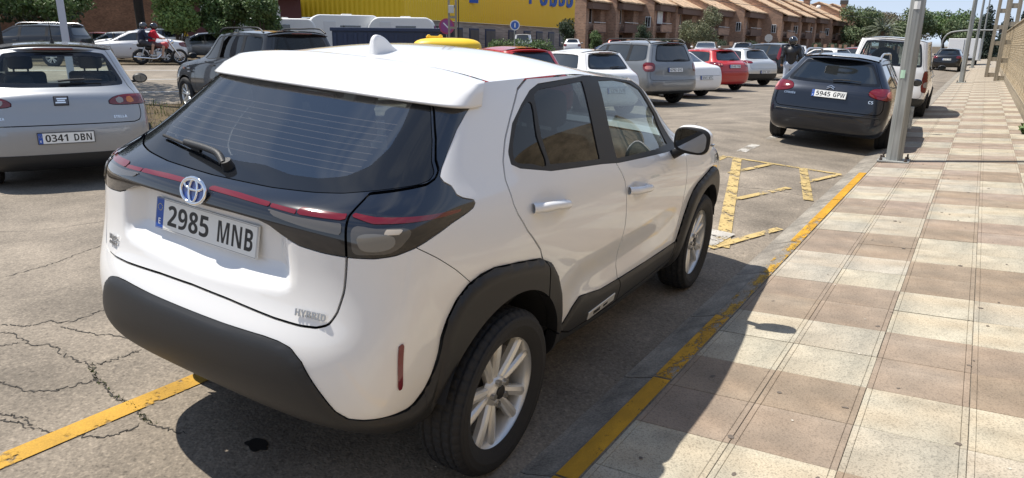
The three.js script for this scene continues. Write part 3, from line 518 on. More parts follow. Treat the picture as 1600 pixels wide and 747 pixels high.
    for (let i = 0; i <= NX; i++) for (const p of prof(i)) P.push(...p);
    for (let i = 0; i < NX; i++) for (let k = 0; k < m - 1; k++) { const a = i * m + k, b = a + m; idx.push(a, a + 1, b, b, a + 1, b + 1); }
    const g = new THREE.BufferGeometry(); g.setAttribute('position', new THREE.Float32BufferAttribute(P, 3)); g.setIndex(idx); g.computeVertexNormals();
    mesh('roof_spoiler', g, W, car); }
  { const s = new THREE.Shape(); s.moveTo(-.105, 0); s.quadraticCurveTo(-.06, .012, -.035, .030); s.quadraticCurveTo(-.005, .062, .035, .066); s.quadraticCurveTo(.052, .066, .053, .05); s.lineTo(.060, 0); s.closePath();
    const g = new THREE.ExtrudeGeometry(s, { depth: .016, bevelEnabled: true, bevelThickness: .014, bevelSize: .012, bevelSegments: 4, curveSegments: 10 }); g.translate(0, 0, -.008);
    const p = g.attributes.position; for (let i = 0; i < p.count; i++) p.setZ(i, p.getZ(i) * lerp(1.25, .45, clamp(p.getY(i) / .075, 0, 1))); g.computeVertexNormals(); g.rotateY(-Math.PI / 2); g.translate(0, 1.532, -.24); mesh('antenna_fin', g, W, roof); }
  // third brake light behind the glass, wiper, emblem, lettering, plate
  mesh('brake_light', box(.30, .018, .02, -.05, 1.392, .135, .006), M.redDeep, hatch);
  { const a = chartPoint(A, 'rear', .015, 1.172, ONREAR), w = new THREE.Group(); w.name = 'rear_wiper'; hatch.add(w);
    const P = (x, y, l) => { const c = chartPoint(A, 'rear', Math.abs(x), y, ONREAR); c.p.x *= Math.sign(x) || 1; c.n.x *= Math.sign(x) || 1; const v = c.p.addScaledVector(c.n, l); return [v.x, v.y, v.z]; };
    const arm = tube([P(.012, 1.168, .02), P(-.03, 1.178, .035), P(-.10, 1.185, .033), P(-.20, 1.191, .025), P(-.26, 1.194, .02)], .0125, 20, 8); const p = arm.attributes.position;
    mesh('wiper_arm', arm, M.plastic, w); mesh('wiper_blade', tube([P(-.16, 1.186, .010), P(-.30, 1.194, .011), P(-.435, 1.199, .009)], .0062, 16, 6), M.rubber, w);
    const k = new THREE.CylinderGeometry(.018, .022, .03, 16); k.rotateX(Math.PI / 2); const o = mesh('wiper_pivot', k, M.plastic, w); orient(o, a.p, a.n, .012); }
  { const lines = []; for (let i = 0; i < 9; i++) { const y = 1.215 + i * .017, pts = []; for (let x = -.48; x <= .481; x += .08) { const c = chartPoint(A, 'rear', Math.abs(x), y, ONREAR); pts.push([x, c.p.y - c.n.y * .004, c.p.z - c.n.z * .004]); } lines.push(tube(pts, .0016, 20, 4)); } mesh('defroster_lines', merge(lines), mat(.50, .34, .26, .6), hatch); }
  { const c = chartPoint(A, 'rear', 0, 1.107, ONREAR), e = new THREE.Group(); e.name = 'emblem'; hatch.add(e); orient(e, c.p, new THREE.Vector3(0, .22, 1).normalize(), .010);
    const ring = (rx, ry, r, x, y) => { const pts = []; for (let i = 0; i < 28; i++) { const t = i / 28 * Math.PI * 2; pts.push([x + rx * Math.cos(t), y + ry * Math.sin(t), 0]); } return tube(pts, r, 56, 6, true); };
    const dsc = new THREE.CircleGeometry(1, 36); dsc.scale(.060, .042, 1); dsc.translate(0, 0, -.003); mesh('emblem_backing', dsc, phys(.02, .06, .28, { roughness: .15, clearcoat: 1 }), e);
    mesh('emblem_rings', merge([ring(.060, .042, .0062, 0, 0), ring(.020, .038, .0050, 0, 0), ring(.046, .0165, .0050, 0, .019)]), M.chrome, e); }
  { const tx = textGeo('HYBRID', .022, .004), c = chartPoint(A, 'rear', .515, .812, ONREAR), o = mesh('lettering', tx, M.steel, hatch); orient(o, c.p, c.n, .006);
    const t2 = textGeo('YARIS', .018, .004), t3 = textGeo('CROSS', .012, .004); t3.translate(0, -.02, 0); const c2 = chartPoint(A, 'rear', .50, .836, ONREAR); c2.p.x *= -1; c2.n.x *= -1; const o2 = mesh('lettering', merge([t2, t3]), M.steel, hatch); orient(o2, c2.p, c2.n, .006); }
  { const pl = plateOn(hatch, '2985 MNB', .52, .11, false); pl.position.set(0, .979, .6415); pl.rotation.x = -.163; }
  // underside and cabin
  mesh('underbody', merge([box(1.2, .06, 3.3, 0, .33, -1.4), box(1.50, .03, 1.66, 0, .345, -1.27)]), M.dull, car);
  mesh('cabin_floor', merge([box(1.52, .03, 1.72, 0, .44, -1.27), box(1.0, .03, 1.1, 0, .475, .04), box(1.0, .03, .9, 0, .475, -2.5), box(1.25, .42, .04, 0, .66, .42), box(1.28, .02, .40, 0, 1.03, .18), box(1.4, .26, .5, 0, .92, -2.18, .1)]), M.dash, car);
  for (const x of [-.37, .37]) mesh('front_seat', seatGeo(x, .56, -1.12), M.seat, car);
  mesh('rear_bench', merge([seatGeo(-.42, .60, -.18, .95), seatGeo(.42, .60, -.18, .95), seatGeo(0, .60, -.18, .9)]), M.seat, car);
  { const t = new THREE.TorusGeometry(.17, .016, 8, 28); t.rotateX(-.45); t.translate(-.37, 1.0, -1.78); mesh('steering_wheel', t, M.dash, car); }
  { const g = rod([.42, .375, .40], [.42, .38, .56], .026, .026, 14); mesh('exhaust_tip', g, M.steel, car); }
  const wp = makeWheelParts({ R: .333, W: .186, rimR: .234, spokes: 5, style: 'pair', hi: true, phase: .3 });
  addWheel(car, wp, [.742, HY, HZ], false); addWheel(car, wp, [-.742, HY, HZ], true); addWheel(car, wp, [.735, HY, FZ], false, .0); addWheel(car, wp, [-.735, HY, FZ], true);
  return car;
}
const heroCar = buildHero();
// ---------------------------------------------------------------- ground: road, kerb, pavement, verge, second road
const RS = -0.0695;
function groundY(x, z = -20) { return streetY(x) + (x < -1.2 && z > -9 ? 0.085 * sstep(-8, -2.5, z) * sstep(-1.2, -4.4, x) * (1 - sstep(-9, -13, x)) : 0); }
function streetY(x) {
  if (x > -1.2) return RS * Math.min(x, 1.3);
  if (x > -4.4) { const t = (-1.2 - x) / 3.2; return 0.0834 + 0.0695 * 3.2 * t * (1 - t) * (1 - t) - 0.1184 * t * t * (3 - 2 * t); }
  if (x > -10) return -0.035; if (x > -28) return -0.035 + 0.029 * (-10 - x) * sstep(-9, -13, x); return 0.487;
}
const walkY = (x) => 0.0112 + 0.0537 * (x - 1.565);
const asphaltTex = dataTex(1024, (u, v, i, j) => {
  const f = fbm(u * 8, v * 8, 4, 1, 8), s = hash2(i, j, 9), m = vnoise(u * 256, v * 256, 21, 256), c = vnoise(u * 128, v * 128, 27, 128), big = fbm(u * 3, v * 3, 3, 31, 3);
  let g = 0.62 + (f - 0.5) * 0.16 + (m - 0.5) * 0.11 + (c - 0.5) * 0.09 + (s - 0.5) * 0.08 + (big - 0.5) * 0.14;
  if (m > 0.84) g += 0.05; if (m < 0.12) g -= 0.08; g = clamp(g, 0.15, 1) * 255 * 0.80;
  return [g * 1.0, g * 0.965, g * 0.915];
});
const asphaltBump = dataTex(512, (u, v, i, j) => { const g = 255 * (0.5 * vnoise(u * 128, v * 128, 21, 128) + 0.35 * vnoise(u * 64, v * 64, 41, 64) + 0.15 * hash2(i, j, 8)); return [g, g, g]; }, false);
function asphaltMat(tint, rep = 0.5) {
  const m = new THREE.MeshStandardMaterial({ map: asphaltTex.clone(), bumpMap: asphaltBump.clone(), bumpScale: 0.0025, roughness: 0.92, vertexColors: true, color: lin(...tint), side: THREE.DoubleSide });
  m.map.repeat.set(rep, rep); m.bumpMap.repeat.set(rep * 2, rep * 2); m.map.needsUpdate = m.bumpMap.needsUpdate = true; return m;
}
// a strip of ground given by cross positions xs and stations zs
function groundGrid(xs, zs, yf, colf, sx = (x, z) => x, sz = (x, z) => z) {
  const P = [], U = [], C = [], I = []; for (const z of zs) for (const x of xs) { const X = sx(x, z), Z = sz(x, z); P.push(X, yf(X, Z), Z); U.push(X, Z); const c = colf(X, Z); C.push(...c); }
  const n = xs.length; for (let j = 0; j < zs.length - 1; j++) for (let i = 0; i < n - 1; i++) { const a = j * n + i, b = a + n; I.push(a, b, a + 1, a + 1, b, b + 1); }
  const g = new THREE.BufferGeometry(); g.setAttribute('position', new THREE.Float32BufferAttribute(P, 3)); g.setAttribute('uv', new THREE.Float32BufferAttribute(U, 2)); g.setAttribute('color', new THREE.Float32BufferAttribute(C, 3)); g.setIndex(I); g.computeVertexNormals(); return g;
}
function seq(a, b, s) { const o = [], n = Math.max(1, Math.round(Math.abs(b - a) / s)); for (let i = 0; i <= n; i++) o.push(lerp(a, b, i / n)); return o; }
// stains and patches of the old asphalt
function roadTone(x, z) {
  let t = 0.94 + 0.26 * (fbm(x * 0.35 + 7, z * 0.22 + 3, 4, 77) - 0.5) + 0.22 * (fbm(x * 1.3, z * 0.9, 3, 91) - 0.5);
  const st = fbm(x * 2.1 + 40, z * 1.4, 3, 55); if (st > 0.66) t *= 0.80; return [t, t * 0.985, t * 0.96];
}
const zsNear = [...seq(40, 6, 2), ...seq(5.5, -12, 0.2).slice(0), ...seq(-12.6, -40, 0.6), ...seq(-42, -180, 6)];
const xsRoad = [...seq(1.30, -3.6, 0.2), ...seq(-3.8, -10.4, 0.6)];
const road = structure(mesh('road', groundGrid(xsRoad, zsNear, (x, z) => groundY(x, z), roadTone), asphaltMat([1.02, 0.945, 0.85])));
tag(road, 'cracked grey asphalt street and parking area', 'road');
// wider ground reaching to the horizon (dry earth, under everything else)
const earthTex = dataTex(512, (u, v, i, j) => { const f = fbm(u * 6, v * 6, 5, 5, 6), h = hash2(i, j, 4), m = vnoise(u * 96, v * 96, 61, 96); const g = 0.55 + (f - 0.5) * 0.5 + (h - 0.5) * 0.25 + (m - 0.5) * 0.3; return [clamp(g * 150, 0, 255), clamp(g * 128, 0, 255), clamp(g * 92, 0, 255)]; });
{ const m = new THREE.MeshStandardMaterial({ map: earthTex.clone(), roughness: 1, vertexColors: true, side: THREE.DoubleSide }); m.map.repeat.set(0.4, 0.4); m.map.needsUpdate = true;
  const g = groundGrid([900, 300, 80, 30, 10, 3.3, 1.2, -1.2, -3.6, -6, -9, -11, -13, -15, -17, -20, -24, -30, -36, -45, -80, -200, -900], [900, 200, 60, 30, 15, 5, 0, -5, -10, -15, -20, -30, -45, -70, -110, -200, -900], (x, z) => groundY(x, z) - 0.09, (x, z) => { const t = 0.9 + 0.25 * (vnoise(x * 0.3, z * 0.3, 3) - 0.5); return [t, t, t]; });
  tag(structure(mesh('terrain', g, m)), 'dry earth ground', 'ground'); }
// verge of dry soil and grass between the parking area and the second road
const D2 = new THREE.Vector2(0.42, -0.907).normalize(), N2 = new THREE.Vector2(-0.907, -0.42), O2 = new THREE.Vector2(-13.6, -7.8);
const at2 = (along, out) => {   // second road: straight past the parking area, then bending to run alongside the street
  if (along < 4) return [O2.x + D2.x * along + N2.x * out, O2.y + D2.y * along + N2.y * out];
  const L = 26, a0 = Math.atan2(0.42, 0.907); let x = O2.x + D2.x * 4, z = O2.y + D2.y * 4, h = a0, s = along - 4; const n = 16, ds = s / n; for (let i = 0; i < n; i++) { h = a0 * (1 - sstep(0, L, (i + 0.5) * ds)); x += Math.sin(h) * ds; z -= Math.cos(h) * ds; }
  h = a0 * (1 - sstep(0, L, s)); return [x - Math.cos(h) * out, z - Math.sin(h) * out];
};
{ const m = new THREE.MeshStandardMaterial({ map: earthTex.clone(), bumpMap: earthTex, bumpScale: 0.03, roughness: 1, vertexColors: true, side: THREE.DoubleSide }); m.map.repeat.set(0.6, 0.6); m.map.needsUpdate = true;
  const g = groundGrid(seq(-5.6, 0.02, 0.35), seq(-14, 3.5, 0.7), (x, z) => groundY(x, z) + 0.012 + 0.05 * (fbm(x * 0.9, z * 0.9, 3, 13)), (x, z) => { const t = 0.75 + 0.7 * (fbm(x * 0.7, z * 0.7, 3, 71) - 0.5); return [t, t * 0.98, t * 0.95]; }, (x, z) => at2(z, x)[0], (x, z) => at2(z, x)[1]);
  tag(structure(mesh('verge', g, m)), 'strip of dry soil beside the second road', 'ground'); }
{ const g = groundGrid(seq(0, 15.4, 0.7), seq(-60, 140, 3), (x, z) => groundY(x, z) + 0.02, roadTone, (x, z) => at2(z, x)[0], (x, z) => at2(z, x)[1]);
  const r2 = tag(structure(mesh('second_road', g, asphaltMat([1.1, 1.02, 0.92]))), 'pale grey road running behind the parking area', 'road');
  const lineM = mat(0.62, 0.61, 0.58, 0.8);
  const stripe = (o, a0, a1, w) => { const p = [], I = []; const n = Math.max(1, Math.round((a1 - a0) / 3)); for (let i = 0; i <= n; i++) { const a = lerp(a0, a1, i / n); for (const s of [-w / 2, w / 2]) { const q = at2(a, o + s); p.push(q[0], groundY(q[0], q[1]) + 0.026, q[1]); } } for (let i = 0; i < n; i++) I.push(i * 2, i * 2 + 1, i * 2 + 2, i * 2 + 1, i * 2 + 3, i * 2 + 2); const g = new THREE.BufferGeometry(); g.setAttribute('position', new THREE.Float32BufferAttribute(p, 3)); g.setIndex(I); g.computeVertexNormals(); return g; };
  mesh('edge_line', stripe(3.2, -40, 80, 0.14), lineM, r2); mesh('edge_line', stripe(12.2, -40, 80, 0.14), lineM, r2);
  for (let a = -30; a < 60; a += 6) mesh('lane_dash', stripe(7.7, a, a + 3, 0.13), lineM, r2); }
{ // tufts of dry and green grass on the verge: countless, one object
  const blades = []; for (let i = 0; i < 2600; i++) { const a = rr(-6, 3.4), o = -5.4 * Math.pow(rnd(), 0.8), [x, z] = at2(a, o), h = rr(0.04, 0.16) * (fbm(x, z, 2, 9) > 0.5 ? 1.3 : 0.6), t = rr(0, 6.28), w = rr(0.006, 0.014), y = groundY(x, z) + 0.04;
    blades.push(x - w * Math.cos(t), y, z - w * Math.sin(t), x + w * Math.cos(t), y, z + w * Math.sin(t), x + rr(-0.05, 0.05), y + h, z + rr(-0.05, 0.05)); }
  const col = []; for (let i = 0; i < 2600; i++) { const gsel = rnd(), c = gsel < 0.25 ? [0.10, 0.15, 0.035] : gsel < 0.8 ? [0.30, 0.24, 0.11] : [0.2, 0.2, 0.07]; for (let k = 0; k < 3; k++) col.push(...c); }
  const g = new THREE.BufferGeometry(); g.setAttribute('position', new THREE.Float32BufferAttribute(blades, 3)); g.setAttribute('color', new THREE.Float32BufferAttribute(col, 3)); g.computeVertexNormals();
  tag(mesh('verge_grass', g, new THREE.MeshStandardMaterial({ vertexColors: true, roughness: 1, side: THREE.DoubleSide })), 'dry and green grass on the verge', 'grass', null, 'stuff'); }
// cracks in the asphalt: narrow dark openings
{ const cracks = [
[[-2.886, 0.159], [-2.901, 0.013], [-2.934, -0.124], [-2.986, -0.252], [-3.067, -0.427], [-3.127, -0.572], [-3.097, -0.673], [-3.2, -1.1], [-3.05, -1.6]],
[[-1.979, 0.540], [-1.886, 0.505], [-1.842, 0.486], [-1.822, 0.387], [-1.751, 0.351], [-1.719, 0.275], [-1.737, 0.169], [-1.751, 0.122]],
[[-2.3, 0.70], [-1.848, 0.596], [-1.803, 0.569], [-1.687, 0.573], [-1.585, 0.574], [-1.486, 0.518], [-1.367, 0.529], [-1.239, 0.529], [-1.153, 0.508], [-1.065, 0.536], [-0.988, 0.568], [-0.921, 0.560], [-0.796, 0.592], [-0.733, 0.584], [-0.662, 0.580], [-0.539, 0.609], [-0.467, 0.609], [-0.372, 0.589], [-0.306, 0.561]],
[[-1.95, 0.75], [-1.679, 0.667], [-1.648, 0.582]], [[-1.701, 0.375], [-1.588, 0.361], [-1.477, 0.328], [-1.390, 0.283], [-1.2, 0.2]], [[-1.153, 0.508], [-1.124, 0.458], [-1.127, 0.379], [-1.124, 0.321], [-1.123, 0.280]],
[[-1.5, 0.9], [-1.278, 0.835], [-1.184, 0.812], [-1.086, 0.775], [-1.035, 0.701], [-1.015, 0.625], [-0.988, 0.568]],
[[-1.2, 1.05], [-0.957, 0.970], [-0.895, 0.938], [-0.804, 0.920], [-0.725, 0.882], [-0.684, 0.841], [-0.595, 0.824], [-0.537, 0.777], [-0.517, 0.707], [-0.511, 0.626]], [[-1.1, 0.98], [-1.004, 0.950], [-0.962, 0.924], [-0.902, 0.906], [-0.812, 0.909]],
[[-4.6, -0.2], [-4.1, -0.6], [-3.9, -1.3], [-3.4, -1.8]], [[-2.2, -6.0], [-1.9, -7.2], [-1.4, -8.1], [-1.3, -9.4]], [[-2.6, -9], [-2.1, -10.3], [-2.4, -12]], [[-0.3, -6.0], [0.1, -6.15], [0.45, -6.3], [0.8, -6.25]], [[0.0, -5.2], [0.2, -5.25], [0.35, -5.15]]];
  const cm = mat(0.045, 0.040, 0.034, 1);
  for (const c of cracks) { const pts = new THREE.CatmullRomCurve3(c.map((p) => new THREE.Vector3(p[0], 0, p[1]))).getPoints(c.length * 9); const P = [], I = [];
    pts.forEach((p, i) => { const q = pts[Math.min(i + 1, pts.length - 1)], o = pts[Math.max(i - 1, 0)], dx = q.x - o.x, dz = q.z - o.z, l = Math.hypot(dx, dz) || 1, w = 0.0025 * (0.35 + 1.6 * vnoise(i * 0.6, c[0][0] * 9, 3)) * sstep(0, 4, i) * sstep(0, 4, pts.length - 1 - i) + 0.0006, jx = (vnoise(i * 0.9, 3, 7) - 0.5) * 0.030, jz = (vnoise(i * 0.9, 9, 8) - 0.5) * 0.030; for (const s of [-1, 1]) { const x = p.x + jx - s * dz / l * w, z = p.z + jz + s * dx / l * w; P.push(x, groundY(x, z) + 0.0022, z); } });
    for (let i = 0; i < pts.length - 1; i++) I.push(i * 2, i * 2 + 1, i * 2 + 2, i * 2 + 1, i * 2 + 3, i * 2 + 2);
    const g = new THREE.BufferGeometry(); g.setAttribute('position', new THREE.Float32BufferAttribute(P, 3)); g.setIndex(I); g.computeVertexNormals(); mesh('crack', g, cm, road); }
  // weeds growing out of the widest crack
  const P = []; for (let i = 0; i < 120; i++) { const k = cracks[2], s = Math.floor(rr(8, 16)), t = rnd(), x = lerp(k[s][0], k[s + 1][0], t) + rr(-0.012, 0.012), z = lerp(k[s][1], k[s + 1][1], t) + rr(-0.012, 0.012), y = groundY(x) + 0.002, a = rr(0, 6.28), h = rr(0.004, 0.014), w = rr(0.002, 0.005); P.push(x - w * Math.cos(a), y, z - w * Math.sin(a), x + w * Math.cos(a), y, z + w * Math.sin(a), x + rr(-0.01, 0.01), y + h, z + rr(-0.01, 0.01)); }
  const g = new THREE.BufferGeometry(); g.setAttribute('position', new THREE.Float32BufferAttribute(P, 3)); g.computeVertexNormals(); tag(mesh('crack_weeds', g, mat(0.06, 0.075, 0.02, 1), road), null, null, null, 'stuff'); }
// painted markings, worn through in places (thin sheets of paint)
function wornTex(rgb, wear, s) {
  const c = dataTex(256, (u, v, i, j) => { const f = 0.86 + 0.26 * (fbm(u * 5, v * 5, 4, s, 5) - 0.5) + 0.12 * (hash2(i, j, s) - 0.5); return rgb.map((k) => clamp(k * f, 0, 255)); });
  const a = dataTex(256, (u, v, i, j) => { const f = fbm(u * 9, v * 9, 5, s + 3, 9) * 0.62 + vnoise(u * 64, v * 64, s + 8, 64) * 0.26 + hash2(i, j, s + 5) * 0.12; const g = clamp((f - wear) * 9 * 255, 0, 255); return [g, g, g]; }, false);
  return new THREE.MeshStandardMaterial({ map: c, alphaMap: a, transparent: true, roughness: 0.85, side: THREE.DoubleSide });
}
const yellowPaint = wornTex([204, 158, 56], 0.27, 3), yellowWorn = wornTex([206, 180, 120], 0.35, 23), whiteWorn = wornTex([205, 200, 190], 0.40, 43);
function paintLine(name, pts, w, m, lift = 0.005) {
  const P = [], U = [], I = []; let run = 0; const n0 = pts.length; const path = []; for (let i = 0; i < n0 - 1; i++) { const L = Math.hypot(pts[i + 1][0] - pts[i][0], pts[i + 1][1] - pts[i][1]), k = Math.max(1, Math.round(L / 0.25)); for (let q = 0; q < k; q++) path.push([lerp(pts[i][0], pts[i + 1][0], q / k), lerp(pts[i][1], pts[i + 1][1], q / k)]); } path.push(pts[n0 - 1]);
  path.forEach((p, i) => { const q = path[Math.min(i + 1, path.length - 1)], o = path[Math.max(i - 1, 0)], dx = q[0] - o[0], dz = q[1] - o[1], l = Math.hypot(dx, dz) || 1; if (i) run += Math.hypot(p[0] - path[i - 1][0], p[1] - path[i - 1][1]); for (const s of [-1, 1]) { const ww = w / 2 + 0.004 * (vnoise(i * 2.3, s * 7, 3) - 0.5), x = p[0] - s * dz / l * ww, z = p[1] + s * dx / l * ww; P.push(x, groundY(x) + lift, z); U.push((s + 1) / 2 * w + pts[0][0], run + pts[0][1]); } });
  for (let i = 0; i < path.length - 1; i++) I.push(i * 2, i * 2 + 1, i * 2 + 2, i * 2 + 1, i * 2 + 3, i * 2 + 2);
  const g = new THREE.BufferGeometry(); g.setAttribute('position', new THREE.Float32BufferAttribute(P, 3)); g.setAttribute('uv', new THREE.Float32BufferAttribute(U, 2)); g.setIndex(I); g.computeVertexNormals(); return mesh(name, g, m, road);
}
paintLine('yellow_bay_line', [[-0.665, 3.2], [-0.665, -3.4]], 0.10, yellowPaint);
paintLine('yellow_bay_line', [[-0.665, -3.4], [-0.665, -7.93]], 0.10, yellowWorn);
paintLine('yellow_bay_line', [[-0.70, -7.955], [0.86, -8.03]], 0.09, yellowWorn, 0.0085);
paintLine('yellow_cross_hatch', [[-0.47, -7.9], [-0.16, -6.70], [0.28, -4.97], [0.575, -3.83], [0.62, -3.65]], 0.12, yellowWorn, 0.0085);
paintLine('yellow_cross_hatch', [[0.55, -3.55], [0.86, -4.62]], 0.075, yellowWorn, 0.012);
paintLine('yellow_cross_hatch', [[-0.25, -6.8], [-0.01, -7.98]], 0.08, yellowWorn, 0.012);
paintLine('yellow_cross_hatch', [[0.21, -5.45], [0.52, -6.55]], 0.08, yellowWorn, 0.012);
paintLine('yellow_cross_hatch', [[0.395, -7.97], [0.83, -6.06]], 0.105, yellowWorn, 0.012);
paintLine('yellow_cross_hatch', [[0.58, -6.95], [0.85, -7.97]], 0.07, yellowWorn, 0.0155);
paintLine('white_bay_dash', [[-0.61, -8.6], [-0.63, -9.5]], 0.14, whiteWorn); paintLine('white_bay_dash', [[-0.62, -10.3], [-0.63, -11.0]], 0.13, whiteWorn);
paintLine('white_bay_dash', [[0.42, -2.9], [0.50, -4.1]], 0.20, whiteWorn, 0.0155);
for (const z of [-16, -19.5, -23, -26.5, -30]) paintLine('white_bay_dash', [[-0.9, z], [-0.9, z - 0.9]], 0.1, whiteWorn);
{ const s = new THREE.Shape(); for (let i = 0; i <= 24; i++) { const t = i / 24 * Math.PI * 2, r = 0.036 * (0.7 + 0.7 * vnoise(Math.cos(t) * 2 + 3, Math.sin(t) * 2 + 3, 4)); i ? s.lineTo(r * 1.3 * Math.cos(t), r * Math.sin(t)) : s.moveTo(r * 1.3 * Math.cos(t), r * Math.sin(t)); } const g = new THREE.ShapeGeometry(s); g.rotateX(-Math.PI / 2); g.rotateZ(RS); g.translate(-0.03, 0.0052, 0.44); mesh('oil_stain', g, mat(0.012, 0.011, 0.010, 0.5), road); }

// pavement
const walk = structure(new THREE.Group()); walk.name = 'pavement'; scene.add(walk); tag(walk, 'pavement of cream and brown square concrete tiles in a chequer pattern', 'pavement');
const concreteTex = dataTex(512, (u, v, i, j) => { const g = 0.60 + 0.22 * (fbm(u * 8, v * 8, 4, 3, 8) - 0.5) + 0.16 * (vnoise(u * 128, v * 128, 9, 128) - 0.5) + 0.10 * (hash2(i, j, 2) - 0.5); return [g * 255, g * 248, g * 236]; });
const concrete = (r, g, b, rep = 1) => { const m = new THREE.MeshStandardMaterial({ map: concreteTex.clone(), color: lin(r, g, b), bumpMap: concreteTex, bumpScale: 0.002, roughness: 0.92, side: THREE.DoubleSide }); m.map.repeat.set(rep, rep); m.map.needsUpdate = true; return m; };
{ const g = groundGrid([1.10, 2.1, 3.35], seq(12, -180, 4), (x) => walkY(x) - 0.0048, () => [1, 1, 1]); mesh('mortar_bed', g, concrete(0.50, 0.46, 0.40), walk); }
function tileTex(base, speck, s) {
  return dataTex(512, (u, v, i, j) => {
    const f = fbm(u * 6, v * 6, 4, s, 6), sp = vnoise(u * 150, v * 150, s + 1, 150), sp2 = vnoise(u * 230, v * 230, s + 2, 230), big = fbm(u * 2.5, v * 2.5, 3, s + 7, 2), h = hash2(i, j, s);
    let k = 0.93 + (f - 0.5) * 0.22 + (big - 0.5) * 0.16 + (h - 0.5) * 0.06; const d = (sp > 0.70 ? -speck : 0) + (sp2 > 0.78 ? -speck * 0.8 : 0) + (sp2 < 0.14 ? speck * 0.5 : 0); k += d;
    const warm = (vnoise(u * 5, v * 5, s + 12, 5) - 0.5) * 0.035; return [clamp(base[0] * (k + warm), 0, 255), clamp(base[1] * k, 0, 255), clamp(base[2] * (k - warm), 0, 255)];
  });
}
const tileBump = dataTex(512, (u, v, i, j) => { const g = 255 * (0.6 * vnoise(u * 90, v * 90, 51, 90) + 0.4 * vnoise(u * 150, v * 150, 52, 150)); return [g, g, g]; }, false);
const TL = tileTex([193, 184, 166], 0.11, 101), TD = tileTex([156, 141, 125], 0.085, 203);
const tileMats = [0, 1].map((d) => [0, 1, 2, 3].map((k) => { const t = (d ? TD : TL).clone(); t.needsUpdate = true; const q = [1, 0.94, 1.04, 0.97][k]; return new THREE.MeshStandardMaterial({ map: t, bumpMap: tileBump, bumpScale: 0.0022, roughness: 0.9, color: d ? lin(0.94 * q, 0.93 * q, [0.93, 0.90, 0.97, 0.93][k] * q) : lin(0.93 * q, 0.93 * q, [0.91, 0.93, 0.90, 0.95][k] * q) }); }));
const TW = 0.4082, TLn = 0.4015;
const tileGeos = [0, 1, 2, 3].map((k) => {
  const w = TW - 0.0024, l = TLn - 0.0034, rim = 0.024, gr = 0.0011; const parts = [];
  const slab = (x0, x1, z0, z1, c) => { const b = c, s = new THREE.BufferGeometry(), y = 0, lo = -0.0035; const P = [x0, lo, z0, x1, lo, z0, x1, lo, z1, x0, lo, z1, x0, y - b, z0, x1, y - b, z0, x1, y - b, z1, x0, y - b, z1, x0 + b, y, z0 + b, x1 - b, y, z0 + b, x1 - b, y, z1 - b, x0 + b, y, z1 - b]; const q = (a, b2, c2, d) => [a, b2, c2, a, c2, d]; s.setAttribute('position', new THREE.Float32BufferAttribute(P, 3)); s.setIndex([...q(11, 10, 9, 8), ...q(4, 8, 9, 5), ...q(5, 9, 10, 6), ...q(6, 10, 11, 7), ...q(7, 11, 8, 4), ...q(0, 4, 5, 1), ...q(1, 5, 6, 2), ...q(2, 6, 7, 3), ...q(3, 7, 4, 0)]); const n = s.toNonIndexed(); n.computeVertexNormals(); const uv = []; const p = n.attributes.position; for (let i = 0; i < p.count; i++) uv.push(p.getX(i) * 1.25 + k * 0.37 + 0.5, p.getZ(i) * 1.25 + k * 0.61 + 0.5); n.setAttribute('uv', new THREE.Float32BufferAttribute(uv, 2)); return n; };
  parts.push(slab(-w / 2, -w / 2 + rim, -l / 2, l / 2, 0.0015), slab(-w / 2 + rim + gr, w / 2 - rim - gr, -l / 2 + 0.0, l / 2 - 0.0, 0.0022), slab(w / 2 - rim, w / 2, -l / 2, l / 2, 0.0015));
  return mergeGeometries(parts);
});
{ const rest = [[], []]; const slope = Math.atan(0.0537); let count = 0;
  for (let k = 8; k >= -360; k--) for (let i = -1; i <= 3; i++) {
    const zc = -1.4297 + (k + 0.5) * TLn, xc = 1.565 + (i + 0.5) * TW; const dark = ((Math.floor(k / 2) + Math.floor((i + 1) / 2)) % 2 + 2) % 2 === 0 ? 1 : 0, g = tileGeos[Math.floor(rnd() * 4)], mm = tileMats[dark][Math.floor(rnd() * 4)];
    const dy = rr(-0.0018, 0.0018), near = k >= -56;
    if (near) { const o = mesh('paving_tile', g, mm, walk); o.position.set(xc + rr(-0.001, 0.001), walkY(xc) + dy, zc + rr(-0.001, 0.001)); o.rotation.z = slope; o.rotation.x = rr(-0.003, 0.003); count++; }
    else { const q = new THREE.PlaneGeometry(TW - 0.004, TLn - 0.005); q.rotateX(-Math.PI / 2); q.rotateZ(slope); q.translate(xc, walkY(xc), zc); const uv = q.attributes.uv; for (let n = 0; n < uv.count; n++) uv.setXY(n, uv.getX(n) * 0.5 + rnd() * 0.01 + i * 0.3, uv.getY(n) * 0.5 + k * 0.37); rest[dark].push(q); }
  }
  for (const d of [0, 1]) tag(mesh('paving_tiles_far', merge(rest[d]), tileMats[d][0], walk), null, null, null, 'stuff'); }
